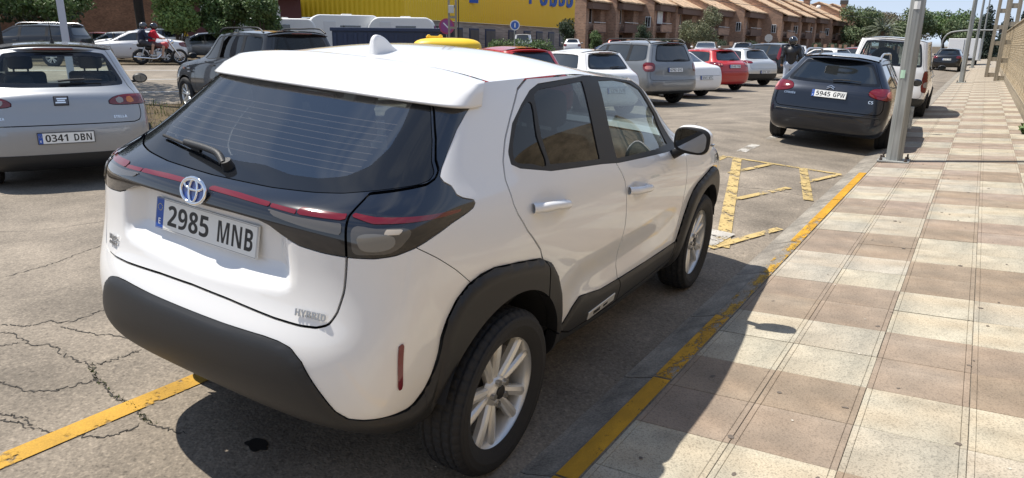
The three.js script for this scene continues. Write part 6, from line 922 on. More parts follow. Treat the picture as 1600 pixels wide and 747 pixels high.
{ // terraced brick houses, stepping forward one after another
  const brick = new THREE.MeshStandardMaterial({ map: dataTex(512, (u, v, i, j) => { const row = Math.floor(v * 64), x = u * 32 + (row % 2) * 0.5, fx = x - Math.floor(x), fy = v * 64 - row, m = fx < 0.06 || fy < 0.14, t = hash2(Math.floor(x) % 32, row, 3), f = fbm(u * 4, v * 4, 4, 8, 4); if (m) return [168, 144, 124]; const k = 0.85 + t * 0.22 + (f - 0.5) * 0.25; return [164 * k, 128 * k, 106 * k]; }), roughness: 0.9, side: THREE.DoubleSide }); brick.map.repeat.set(0.125, 0.1);
  const roofM = new THREE.MeshStandardMaterial({ map: dataTex(256, (u, v, i, j) => { const k = 0.94 + (fbm(u * 5, v * 5, 3, 2, 5) - 0.5) * 0.5 + (hash2(i >> 2, j >> 2, 4) - 0.5) * 0.2; return [clamp(200 * k, 0, 255), clamp(170 * k, 0, 255), clamp(138 * k, 0, 255)]; }), roughness: 0.95, side: THREE.DoubleSide }); roofM.map.repeat.set(0.35, 0.35);
  const fascia = mat(0.16, 0.10, 0.075, 0.9), dark = mat(0.07, 0.06, 0.055, 0.7), white = mat(0.7, 0.7, 0.68, 0.6), maroon = mat(0.12, 0.03, 0.03, 0.7), stone = concrete(0.7, 0.6, 0.5);
  const cor = [[-31.83, -64.09], [-30.57, -68.46], [-28.82, -74.35], [-28.16, -79.53], [-26.32, -86.66], [-24.43, -93.82], [-21.73, -102.69], [-20.88, -110.38], [-20.28, -117.9], [-19.21, -125.72], [-16.93, -135.52], [-16.03, -143.23]];
  const lab = ['first brick terraced house, beside the yellow warehouse', 'brick terraced house with upper balcony, second from the warehouse', 'brick terraced house with maroon bay and white shutters', 'brick terraced house half covered by the olive tree', 'brick terraced house behind the olive tree', 'brick terraced house with dark chimney, right of the olive tree', 'brick terraced house with a wide blank sunlit gable', 'brick terraced house next after the wide sunlit gable', 'brick terraced house behind the helmeted person', 'brick terraced house with a roof dish, third from the far end', 'brick terraced house, second from the far end', 'last brick terraced house at the far end'];
  for (let k = 0; k < cor.length; k++) {
    const [x, z] = cor[k], nz = k < cor.length - 1 ? cor[k + 1][1] : z - 8, dz = z - nz, gy = groundY(x), h = thing('terraced_house', lab[k], 'house', [x, gy, z], 0, 'terraced brick houses'); const W = Math.min(9, x - (2.2 - (2 - z) * 0.534)), E = 5.25 + (k % 3) * 0.08, up = 3.1, sl = up / 6.48;
    const uvBox = (g) => { const p = g.attributes.position, n = g.attributes.normal, u = []; for (let i = 0; i < p.count; i++) u.push(Math.abs(n.getX(i)) > 0.5 ? p.getZ(i) : p.getX(i), p.getY(i)); g.setAttribute('uv', new THREE.Float32BufferAttribute(u, 2)); return g; };
    const RD = Math.min(1.1, W * 0.6); const s = new THREE.Shape([new THREE.Vector2(-RD, -0.5), new THREE.Vector2(-RD, E + RD * sl), ...(W > 7 ? [new THREE.Vector2(-6.48, E + up), new THREE.Vector2(-W, E + up * 0.7)] : [new THREE.Vector2(-W, E + W * sl)]), new THREE.Vector2(-W, -0.5)]), g = new THREE.ExtrudeGeometry(s, { depth: dz - 0.01, bevelEnabled: false }); g.translate(0, 0, -dz + 0.005); mesh('wall', uvBox(g), brick, h);
    const fw = [], pz = (a, b, y0, y1) => { const q = box(RD, y1 - y0, (b - a) * dz - 0.012, -RD / 2, (y0 + y1) / 2, -dz * (a + b) / 2); fw.push(uvBox(q.toNonIndexed())); };
    pz(0, 0.16, -0.5, E); pz(0.76, 1, -0.5, E); pz(0.161, 0.759, 2.25, 2.95); pz(0.161, 0.759, E - 0.65, E - 0.02);
    const ws = new THREE.Shape([new THREE.Vector2(0, E), new THREE.Vector2(-RD, E), new THREE.Vector2(-RD, E + RD * sl)]), wg = new THREE.ExtrudeGeometry(ws, { depth: dz - 0.01, bevelEnabled: false }); wg.translate(0, 0, -dz + 0.005); fw.push(uvBox(wg)); mesh('front_wall', merge(fw), brick, h);
    const th = 0.14, rs = new THREE.Shape([new THREE.Vector2(0.75, E - 0.30), new THREE.Vector2(0.75, E - 0.30 + th), ...(W > 7 ? [new THREE.Vector2(-6.48, E + up + th + 0.02), new THREE.Vector2(-W, E + up * 0.7 + th), new THREE.Vector2(-W, E + up * 0.7 + 0.02), new THREE.Vector2(-6.48, E + up + 0.02)] : [new THREE.Vector2(-W, E + W * sl + th + 0.02), new THREE.Vector2(-W, E + W * sl + 0.02)])]), rg = new THREE.ExtrudeGeometry(rs, { depth: dz + 0.1, bevelEnabled: false }); rg.translate(0, 0.02, -dz - 0.02); { const p = rg.attributes.position, u = []; for (let i = 0; i < p.count; i++) u.push(p.getZ(i), p.getX(i)); rg.setAttribute('uv', new THREE.Float32BufferAttribute(u, 2)); } mesh('roof', rg, roofM, h);
    mesh('eaves_band', box(0.62, 0.62, dz * 0.9, 0.32, E - 0.62, -dz * 0.5), fascia, h);
    // street front: upper bay and ground-floor opening
    const bay = new THREE.Group(); bay.name = 'upper_window'; h.add(bay); const bx = k === 2 ? -0.25 : -RD; if (k === 2) mesh('bay_panel', box(0.06, 1.68, dz * 0.58, bx, E - 1.49, -dz * 0.46), maroon, bay); mesh('window_frame', box(0.05, 1.45, dz * 0.30, bx + 0.05, E - 1.52, -dz * 0.45), white, bay); mesh('pane', box(0.03, 1.3, dz * 0.12, bx + 0.075, E - 1.52, -dz * 0.38), k === 2 ? white : M.darkglass, bay); mesh('pane', box(0.03, 1.3, dz * 0.12, bx + 0.075, E - 1.52, -dz * 0.52), k === 2 ? white : M.darkglass, bay);
    mesh('balcony_front', box(0.14, 0.75, dz * 0.6, 0.60, E - 2.75, -dz * 0.46), k % 2 ? fascia : brick, h); mesh('balcony_floor', box(0.66, 0.14, dz * 0.6, 0.33, E - 3.15, -dz * 0.45), fascia, h); mesh('balcony_rail', box(0.04, 0.05, dz * 0.6, 0.62, E - 2.2, -dz * 0.45), white, h);
    mesh('front_door', box(0.05, 1.95, 0.9, -RD + 0.03, 0.95, -dz * 0.30), maroon, h); mesh('ground_window', box(0.05, 1.2, dz * 0.2, -RD + 0.03, 1.3, -dz * 0.58), M.darkglass, h);
    // window in the sunlit side
    if (k > 0 && k !== 3 && k !== 1) { const sw = new THREE.Group(); sw.name = 'side_window'; h.add(sw); const sx = k === 6 ? -1.0 : -0.62; mesh('window_frame', box(0.62, 1.15, 0.06, sx, 3.3, 0.03), white, sw); mesh('pane', box(0.20, 0.98, 0.04, sx - 0.14, 3.3, 0.055), M.darkglass, sw); mesh('pane', box(0.20, 0.98, 0.04, sx + 0.14, 3.3, 0.055), M.darkglass, sw); }
    if (k % 2 === 1 && k > 2) { mesh('chimney', box(0.9, 1.0, 0.9, -5.0, E + 2.7, -dz * 0.4), brick, h); mesh('chimney_pot', box(1.25, 0.75, 1.1, -5.0, E + 3.55, -dz * 0.4), dark, h); }
    if (k === 9) { const d = new THREE.SphereGeometry(0.42, 14, 8, 0, 6.3, 0, 1.0); d.rotateX(1.2); d.translate(-2.5, E + 1.9, -1); mesh('roof_dish', d, white, h); }
    // garden wall and hedge in front
    const gwl = thing('garden_wall', 'low brick garden wall before the ' + lab[k].replace(/,.*/, ''), 'wall', [x + 4.6, groundY(x + 4.6), z - dz / 2], 0, 'garden walls of the terraced houses'); mesh('wall_body', box(0.22, 0.95, dz - 0.9, 0, 0.45, 0), brick, gwl); mesh('wall_cap', box(0.30, 0.08, dz - 0.9, 0, 0.965, 0, 0.01), stone, gwl); for (const q of [-1, 1]) mesh('gate_pillar', box(0.38, 1.5, 0.38, 0, 0.7, q * (dz / 2 - 0.42)), brick, gwl);
    if (k !== 2 && k !== 0) hedge('garden_hedge', 'dark hedge in front of the ' + lab[k].replace(/,.*/, ''), x + 4.1, z - dz * 0.15, x + 4.1, z - dz * 0.85, 1.6, 0.5, 2200, 'dark').userData.group = 'garden hedges of the terraced houses';
  } }
{ // brick block at the left with white shuttered windows
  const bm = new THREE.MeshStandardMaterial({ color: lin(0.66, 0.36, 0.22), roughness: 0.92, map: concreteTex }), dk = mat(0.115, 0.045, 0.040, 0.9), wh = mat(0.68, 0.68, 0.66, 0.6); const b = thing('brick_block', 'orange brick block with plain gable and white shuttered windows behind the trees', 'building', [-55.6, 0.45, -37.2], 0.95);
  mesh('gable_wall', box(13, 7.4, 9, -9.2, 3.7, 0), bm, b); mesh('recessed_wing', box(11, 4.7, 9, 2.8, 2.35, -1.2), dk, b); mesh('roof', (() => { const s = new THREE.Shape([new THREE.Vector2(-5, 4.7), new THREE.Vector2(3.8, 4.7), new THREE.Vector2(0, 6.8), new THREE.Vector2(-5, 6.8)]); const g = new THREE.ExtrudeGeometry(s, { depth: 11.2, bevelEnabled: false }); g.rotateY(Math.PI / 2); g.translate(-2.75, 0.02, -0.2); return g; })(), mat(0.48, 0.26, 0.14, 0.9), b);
  for (const x of [-1.6, 0.9, 3.4, 5.9]) { const w = new THREE.Group(); w.name = 'window'; b.add(w); mesh('window_frame', box(1.3, 1.45, 0.08, x, 3.15, 3.33), wh, w); mesh('shutter', box(1.1, 0.85, 0.05, x, 3.4, 3.385), wh, w); mesh('pane', box(1.1, 0.42, 0.05, x, 2.72, 3.385), M.darkglass, w); }
  const f = thing('street_fence', 'pale railing fence in front of the brick block', 'fence', [-50.5, 0.46, -28.5], 0.95); for (let i = 0; i < 16; i++) mesh('fence_post', box(0.08, 1.5, 0.08, -8 + i * 1.1, 0.75, 0), mat(0.3, 0.28, 0.25), f); mesh('fence_panel', box(17, 1.15, 0.03, 0, 0.72, -0.03), mat(0.5, 0.44, 0.34, 0.9), f);
  const far = thing('brick_house', 'orange brick house glimpsed through the trees at the far left', 'house', [-62, 0.45, -16], 1.3); mesh('wall', box(12, 5.2, 8, 0, 2.6, 0), bm, far); mesh('roof', (() => { const g = new THREE.CylinderGeometry(0.1, 8.6, 2.2, 4); g.rotateY(Math.PI / 4); g.scale(1, 1, 0.72); g.translate(0, 6.3, 0); return g; })(), mat(0.42, 0.2, 0.11, 0.9), far); for (const x of [-3, 0, 3]) mesh('window', box(1.2, 1.3, 0.08, x, 3.2, 4.02), M.darkglass, far); }
// ---------------------------------------------------------------- lot behind: bins, container, caravans, signs, poles
{ const y = thing('yellow_recycling_bin', 'yellow recycling container with rounded lid behind the white roof', 'container', [-11.38, groundY(-11.4), -15.4], 0.68); const m = mat(0.78, 0.50, 0.02, 0.45); mesh('bin_body', box(2.0, 1.35, 1.3, 0, 0.72, 0, 0.12), m, y); const s = new THREE.SphereGeometry(1, 24, 14); { const p = s.attributes.position; for (let i = 0; i < p.count; i++) { const k = (v, e) => Math.sign(v) * Math.abs(v) ** e; p.setXYZ(i, k(p.getX(i), .55) * 1.03, k(p.getY(i), .7) * 0.30, k(p.getZ(i), .6) * 0.68); } s.computeVertexNormals(); } s.translate(0, 1.38, 0); mesh('lid', s, m, y); for (const x of [-0.55, -0.20]) mesh('lifting_eye', new THREE.TorusGeometry(0.05, 0.022, 8, 16).translate(x, 1.70, 0), m, y); mesh('lifting_bar', box(0.5, 0.06, 0.1, -0.38, 1.70, 0, 0.02), m, y); mesh('slot', box(0.9, 0.12, 0.03, 0.3, 1.12, 0.655), M.seal, y); for (const x of [-0.8, 0.8]) for (const z of [-0.5, 0.5]) mesh('foot', box(0.15, 0.08, 0.15, x, 0.03, z), M.seal, y); }
{ const c = thing('blue_container', 'dark blue ribbed waste container behind the white roof', 'container', [-15.83, groundY(-15.8), -17.3], 0.72); const m = mat(0.012, 0.026, 0.07, 0.5); mesh('container_wall', box(3.6, 1.75, 1.7, 0.2, 0.9, 0), m, c); for (let i = 0; i < 11; i++) mesh('rib', box(0.09, 1.6, 0.08, -1.5 + i * 0.34, 0.88, 0.87), m, c); mesh('top_rail', box(3.72, 0.12, 1.84, 0.2, 1.80, 0, 0.02), m, c); }
function caravan(x, z, turn, L, H, label) { const t = thing('caravan', label, 'caravan', [x, groundY(x), z], turn, 'caravans in front of the yellow warehouse'); const s = new THREE.Shape(); s.moveTo(-L / 2, 0.5); s.lineTo(-L / 2 - 0.1, 1.3); s.quadraticCurveTo(-L / 2 + 0.05, H, -L / 2 + 0.7, H); s.lineTo(L / 2 - 0.5, H); s.quadraticCurveTo(L / 2, H, L / 2, 1.5); s.lineTo(L / 2, 0.5); s.closePath(); const g = new THREE.ExtrudeGeometry(s, { depth: 2.0, bevelEnabled: true, bevelSize: 0.08, bevelThickness: 0.08, bevelSegments: 3 }); g.translate(0, 0, -1.0); mesh('shell', g, mat(0.74, 0.74, 0.72, 0.45), t); mesh('side_window', box(1.2, 0.55, 0.03, 0.3, 1.65, 1.09, 0.01), M.darkglass, t); mesh('rear_window', box(0.03, 0.55, 1.3, L / 2 + 0.075, 1.7, 0, 0.01), M.darkglass, t); mesh('door', box(0.7, 1.6, 0.03, -0.9, 1.35, 1.09, 0.01), mat(0.66, 0.66, 0.65, 0.5), t); mesh('roof_vent', box(0.6, 0.12, 0.5, 0.2, H + 0.10, 0, 0.03), mat(0.7, 0.7, 0.68), t); for (const q of [-1, 1]) { const w = new THREE.CylinderGeometry(0.31, 0.31, 0.2, 20); w.rotateX(Math.PI / 2); w.translate(0, 0.31, q * 0.95); mesh('wheel', w, M.rubber, t); } mesh('chassis', box(L, 0.12, 1.6, 0, 0.45, 0), M.dull, t); mesh('drawbar', box(1.0, 0.08, 0.1, -L / 2 - 0.5, 0.5, 0), M.dull, t); }
caravan(-33.6, -27.6, 0.62, 4.6, 2.2, 'white caravan with rounded nose, leftmost before the warehouse'); caravan(-30.9, -30.2, 0.9, 4.2, 2.45, 'white caravan in the middle of the three'); caravan(-28.0, -32.3, 0.62, 3.8, 2.35, 'white caravan with slanted end, rightmost of the three');
function roundSign(x, z, h, r, face, rimM, label, glyph) { const y = groundY(x), t = thing('road_sign', label, 'sign', [x, y, z], 0.72); mesh('post', cyl(0.035, 0.035, h, 0, 0, 0, 8), galv, t); const d = new THREE.CylinderGeometry(r, r, 0.03, 28); d.rotateX(Math.PI / 2); d.translate(0, h - r * 0.2, 0.05); mesh('sign_rim', d, rimM, t); const f = new THREE.CylinderGeometry(r * 0.80, r * 0.80, 0.012, 28); f.rotateX(Math.PI / 2); f.translate(0, h - r * 0.2, 0.072); mesh('sign_face', f, face, t); if (glyph) mesh('sign_symbol', glyph(h - r * 0.2), mat(0.75, 0.75, 0.74, 0.5), t); return t; }
roundSign(-28.7, -37.56, 2.15, 0.52, mat(0.28, 0.06, 0.22, 0.5), mat(0.42, 0.05, 0.12, 0.5), 'faded red and purple no-parking sign left of the lattice pole', (y) => box(0.62, 0.08, 0.01, 0, 0, 0).rotateZ(-0.78).translate(0, y, 0.086));
roundSign(-23.74, -38.37, 2.3, 0.32, mat(0.04, 0.12, 0.42, 0.5), mat(0.72, 0.72, 0.72, 0.5), 'blue round road sign above the clipped hedge', (y) => box(0.08, 0.28, 0.01, 0, y, 0.086));
{ const t = thing('lattice_pole', 'pale concrete lattice pole in front of the yellow facade', 'utility pole', [-22.25, groundY(-22.3), -29.82], 0.6); const m = concrete(0.85, 0.80, 0.70); for (const s of [-1, 1]) mesh('leg', box(0.10, 9, 0.2, s * 0.19, 4.5, 0), m, t); for (let y = 0.3; y < 9; y += 0.55) mesh('rung', box(0.30, 0.12, 0.18, 0, y, 0), m, t); mesh('junction_box', box(0.28, 0.4, 0.14, -0.05, 2.9, 0.16, 0.02), mat(0.5, 0.5, 0.48), t); mesh('cable', rod([0.33, 0, 0.05], [0.33, 9, 0.05], 0.03, 0.03, 6), M.seal, t); }
{ const t = thing('shop_banner', 'black advertising board with white lettering on the grey ground floor', 'sign', [-37.5, groundY(-37), -47.5], 1.05); mesh('board', box(2.9, 1.1, 0.06, 0, 1.75, 0), mat(0.02, 0.02, 0.022, 0.6), t); const lt = (s, sz, x, y) => { const g = textGeo(s, sz, 0.02); g.translate(x, y, 0.045); return g; }; mesh('lettering', merge([lt('NEUMATICOS', 0.22, -0.1, 2.05), lt('TALLER', 0.2, -0.6, 1.6)]), mat(0.7, 0.7, 0.7), t); mesh('lower_board', box(3.2, 0.75, 0.06, 0.2, 0.75, 0.1), mat(0.62, 0.58, 0.45, 0.8), t); mesh('lower_lettering', lt('TALLERES', 0.42, 0.2, 0.78).translate(0, 0, 0.1), mat(0.08, 0.08, 0.07), t); for (const x of [-1.2, 1.3]) mesh('leg', box(0.07, 1.3, 0.07, x, 0.6, -0.06), M.seal, t); }
{ const t = thing('leaning_post', 'pale grey post standing beyond the silver hatchback', 'post', [-15.73, groundY(-15.7), -6.66], 1.1); const g = new THREE.BoxGeometry(0.15, 8, 0.15); g.translate(0, 4, 0); mesh('shaft', g, mat(0.55, 0.55, 0.58, 0.6), t); mesh('footing', box(0.35, 0.06, 0.35, 0, 0.02, 0), concrete(0.5, 0.5, 0.48), t); mesh('cap', box(0.17, 0.05, 0.17, 0, 8.02, 0, 0.01), galv, t); }
{ const t = thing('small_lamp', 'small double-headed lamp in front of the brick gable', 'lamp post', [-47.5, 0.49, -22.2], 1.0); mesh('post', cyl(0.05, 0.04, 3.2, 0, 0, 0, 8), mat(0.4, 0.4, 0.4), t); mesh('lamp_arm', box(0.9, 0.07, 0.12, 0, 3.2, 0, 0.02), white2(), t); }
function white2() { return mat(0.7, 0.7, 0.7, 0.5); }
{ const t = thing('traffic_signal', 'grey traffic signal mast with a long horizontal arm', 'traffic signal', [-1.4, -0.05, -79.8]); mesh('mast', tube([[0, 0, 0], [0, 2.1, 0], [0.35, 2.75, 0], [1.2, 2.98, 0], [4.6, 3.08, 0]], 0.07, 28, 8), galv, t); mesh('signal_head', box(0.3, 0.34, 0.25, 4.5, 2.98, 0, 0.03), M.seal, t); }
{ const t = thing('box_truck', 'white box truck far up the street', 'truck', [0.6, 0, -70]); mesh('cargo_box', box(2.3, 1.75, 4.6, 0, 1.3, -2.4, 0.04), mat(0.8, 0.8, 0.8, 0.5), t); mesh('cab', box(2.0, 1.35, 1.5, 0, 1.1, -5.4, 0.15), mat(0.75, 0.75, 0.75, 0.4), t); mesh('rear_door_line', box(0.03, 1.6, 0.02, 0, 1.3, -0.095), M.seal, t); for (const s of [-1, 1]) for (const z of [-1, -5.2]) { const w = new THREE.CylinderGeometry(0.4, 0.4, 0.26, 20); w.rotateZ(Math.PI / 2); w.translate(s * 0.95, 0.4, z); mesh('wheel', w, M.rubber, t); } mesh('chassis', box(1.6, 0.2, 6, 0, 0.5, -2.9), M.dull, t); }
{ const t = thing('pink_billboard', 'pink and grey billboard panel beside the slender cypress', 'sign', [5.2, 0, -98], 0.1); mesh('panel', box(1.9, 2.2, 0.12, 0, 2.1, 0), mat(0.42, 0.05, 0.22, 0.6), t); mesh('panel_base', box(1.9, 0.9, 0.14, 0, 0.7, 0), mat(0.3, 0.32, 0.36, 0.6), t); for (const x of [-0.8, 0.8]) mesh('leg', box(0.1, 1.2, 0.1, x, 0.3, -0.1), galv, t); }
{ const t = thing('give_way_sign', 'back of a grey octagonal road sign before the hedge', 'sign', [-13.0, groundY(-13), -60.5]); mesh('post', cyl(0.04, 0.04, 2.3, 0, 0, 0, 8), galv, t); const d = new THREE.CylinderGeometry(0.33, 0.33, 0.03, 8); d.rotateY(Math.PI / 8); d.rotateX(Math.PI / 2); d.translate(0, 2.0, 0.05); mesh('sign_plate', d, mat(0.3, 0.3, 0.3, 0.6), t); }
{ // plants at the foot of the wall
  for (const [x, z, l] of [[3.02, -8.6, 'small green weed at the foot of the wall, nearest'], [3.04, -13.5, 'small green weed at the foot of the wall, farther']]) { const t = thing('weed', l, 'plant', [x, walkY(x), z]); mesh('leaves', crownGeo([[0, 0.08, 0, 0.14, 0.1, 0.14]], 160, 0.05, leafMats.mid), leafMat('mid'), t); mesh('stem', rod([0, 0, 0], [0, 0.12, 0], 0.006, 0.003, 5), mat(0.1, 0.12, 0.04), t); } }
// ---------------------------------------------------------------- cars beyond the second road and farther back
const FARROW = 'cars parked beyond the second road', BACK = 'cars parked in front of the terraced houses';
for (const [n, l, o, x, z, t, g] of [
  ['dark_estate', 'dark estate car with tall red pillar lamp behind the silver roof', { style: 'suv', paint: M.blackPaint, dims: { h: 1.62 }, cell: 0.07, rails: M.rail, lamp: [[.93, .95], [.92, 1.40], [.98, 1.42], [1.05, 1.15], [1.06, .95]], plate: '6058 CBD' }, -27.6, -13.2, 2.15, FARROW],
  ['white_saloon', 'long white saloon in side view behind the motorcycle', { style: 'sedan', paint: M.whitePaint, cell: 0.06 }, -29.3, -18.6, 2.62, FARROW],
  ['white_suv', 'white crossover with red rear lamp behind the motorcycle riders', { style: 'suv', paint: M.whitePaint, dims: { h: 1.62, ro: .85 }, cell: 0.07, rails: M.seal, lamp: [[.86, .90], [.86, 1.06], [1.0, 1.08], [1.2, 1.02], [1.1, .92]] }, -33.0, -21.1, 2.25, FARROW],
  ['red_hatchback', 'red hatchback mostly hidden behind the white crossover by the tall trunk', { style: 'hatch', paint: M.redPaint, cell: 0.08 }, -35.4, -23.2, 2.3, FARROW],
  ['grey_hatchback', 'pale grey hatchback left of the dark grey SUV mirror', { style: 'hatch', paint: M.silverPaint, cell: 0.08 }, -32.6, -23.9, 2.45, FARROW],
  ['silver_saloon', 'silver car behind the bonnet of the white saloon', { style: 'hatch', paint: M.palegreyPaint, cell: 0.08 }, -37.0, -21.4, 2.4, FARROW],
  ['maroon_hatchback', 'maroon hatchback roof right of the grey post', { style: 'hatch', paint: M.maroonPaint, cell: 0.09 }, -41.4, -22.5, 2.4, FARROW],
  ['white_pickup', 'white car facing the street below the olive tree', { style: 'suv', paint: M.whitePaint, dims: { h: 1.6 }, cell: 0.1 }, -16.6, -55.5, 3.45, BACK],
  ['grey_crossover', 'grey crossover between the olive tree and the octagonal sign', { style: 'suv', paint: M.silverPaint, cell: 0.1, dims: { h: 1.65 } }, -14.0, -56.5, 0.25, BACK],
  ['white_compact', 'white car just left of the helmeted person', { style: 'hatch', paint: M.whitePaint, cell: 0.1, dims: { h: 1.55 } }, -10.2, -58.5, 0.2, BACK],
  ['blue_hatchback', 'blue hatchback beyond the grey seven-seat SUV', { style: 'hatch', paint: M.bluePaint, cell: 0.1 }, -13.6, -34.2, 1.2, BACK],
  ['white_minivan', 'white minivan parked by the warehouse wall behind the hedge', { style: 'van', category: 'van', paint: M.whitePaint, cell: 0.1 }, -34.5, -56.5, 0.5, 'cars by the warehouse'],
  ['white_runabout', 'white car right of the blue round sign by the warehouse', { style: 'hatch', paint: M.whitePaint, cell: 0.1 }, -30.0, -58.0, 0.5, 'cars by the warehouse'],
  ['red_runabout', 'red car by the right end of the warehouse', { style: 'hatch', paint: M.maroonPaint, cell: 0.1 }, -26.6, -60.0, 0.5, 'cars by the warehouse'],
]) { const p = { ...STY[o.style], ...(o.dims || {}) }; makeCar(n, l, { ...o, ...parked(p, x, z, t), group: g }); }

for (const [y0, y1, lab] of [[6.2, 5.9, 'upper overhead cable crossing in front of the terraced houses'], [5.5, 5.0, 'lower overhead cable crossing in front of the terraced houses']]) { const t = thing('overhead_cable', lab, 'cable'); const pts = []; for (let i = 0; i <= 10; i++) { const s = i / 10; pts.push([lerp(-22.2, -8, s), lerp(y0, y1, s) - 1.4 * s * (1 - s), lerp(-29.8, -118, s)]); } mesh('cable_run', tube(pts, 0.022, 60, 5), M.seal, t); mesh('cable_clamp', box(0.12, 0.12, 0.12, -22.2, y0, -29.75), galv, t); }
// ---------------------------------------------------------------- people and the motorcycle
function blobMesh(parts, res = 56, k = 0.03) {   // tapered capsules joined smoothly, meshed with marching cubes. part: [a, b, ra, rb]
  const lo = [1e9, 1e9, 1e9], hi = [-1e9, -1e9, -1e9]; for (const [a, b, ra, rb] of parts) for (let i = 0; i < 3; i++) { lo[i] = Math.min(lo[i], a[i] - ra, b[i] - rb); hi[i] = Math.max(hi[i], a[i] + ra, b[i] + rb); }
  const c = lo.map((v, i) => (v + hi[i]) / 2), s = Math.max(...hi.map((v, i) => v - lo[i])) / 2 * 1.12 + 0.03; const mc = new MarchingCubes(res, new THREE.MeshBasicMaterial(), false, false, 60000); mc.isolation = 0; const h = res / 2;
  for (let z = 0; z < res; z++) for (let y = 0; y < res; y++) for (let x = 0; x < res; x++) { const p = [c[0] + (x - h) / h * s, c[1] + (y - h) / h * s, c[2] + (z - h) / h * s]; let d = 1e3;
    for (const [a, b, ra, rb] of parts) { const bx = b[0] - a[0], by = b[1] - a[1], bz = b[2] - a[2], px = p[0] - a[0], py = p[1] - a[1], pz = p[2] - a[2], t = clamp((px * bx + py * by + pz * bz) / (bx * bx + by * by + bz * bz || 1e-9), 0, 1), e = Math.hypot(px - bx * t, py - by * t, pz - bz * t) - lerp(ra, rb, t); if (d > 900) d = e; else { const q = clamp(0.5 + 0.5 * (d - e) / k, 0, 1); d = lerp(d, e, q) - k * q * (1 - q); } }
    mc.field[x + y * res + z * res * res] = -d; }
  mc.update(); const n = mc.count, P = mc.positionArray.slice(0, n * 3), N = mc.normalArray.slice(0, n * 3); for (let i = 0; i < n; i++) for (let q = 0; q < 3; q++) P[i * 3 + q] = c[q] + P[i * 3 + q] * s;
  const g = new THREE.BufferGeometry(); g.setAttribute('position', new THREE.BufferAttribute(new Float32Array(P), 3)); g.setAttribute('normal', new THREE.BufferAttribute(new Float32Array(N).map((v) => -v), 3)); g.computeVertexNormals(); return g;
}
const skinM = mat(0.45, 0.27, 0.19, 0.6), hairM = mat(0.02, 0.015, 0.012, 0.8);
function hand(w, dir, side) { const out = [], f = dir; out.push([w, [w[0] + f[0] * 0.08, w[1] + f[1] * 0.08, w[2] + f[2] * 0.08], 0.030, 0.036]); for (let i = 0; i < 4; i++) { const o = (i - 1.5) * 0.019, b = [w[0] + f[0] * 0.085 + side[0] * o, w[1] + f[1] * 0.085 + side[1] * o, w[2] + f[2] * 0.085 + side[2] * o], L = [0.07, 0.082, 0.078, 0.062][i]; out.push([b, [b[0] + f[0] * L, b[1] + f[1] * L - 0.012, b[2] + f[2] * L], 0.0095, 0.0075]); } out.push([[w[0] + side[0] * 0.03, w[1] + side[1] * 0.03, w[2] + side[2] * 0.03], [w[0] + f[0] * 0.06 + side[0] * 0.06, w[1] + f[1] * 0.06, w[2] + f[2] * 0.06 + side[2] * 0.06], 0.012, 0.009]); return out; }
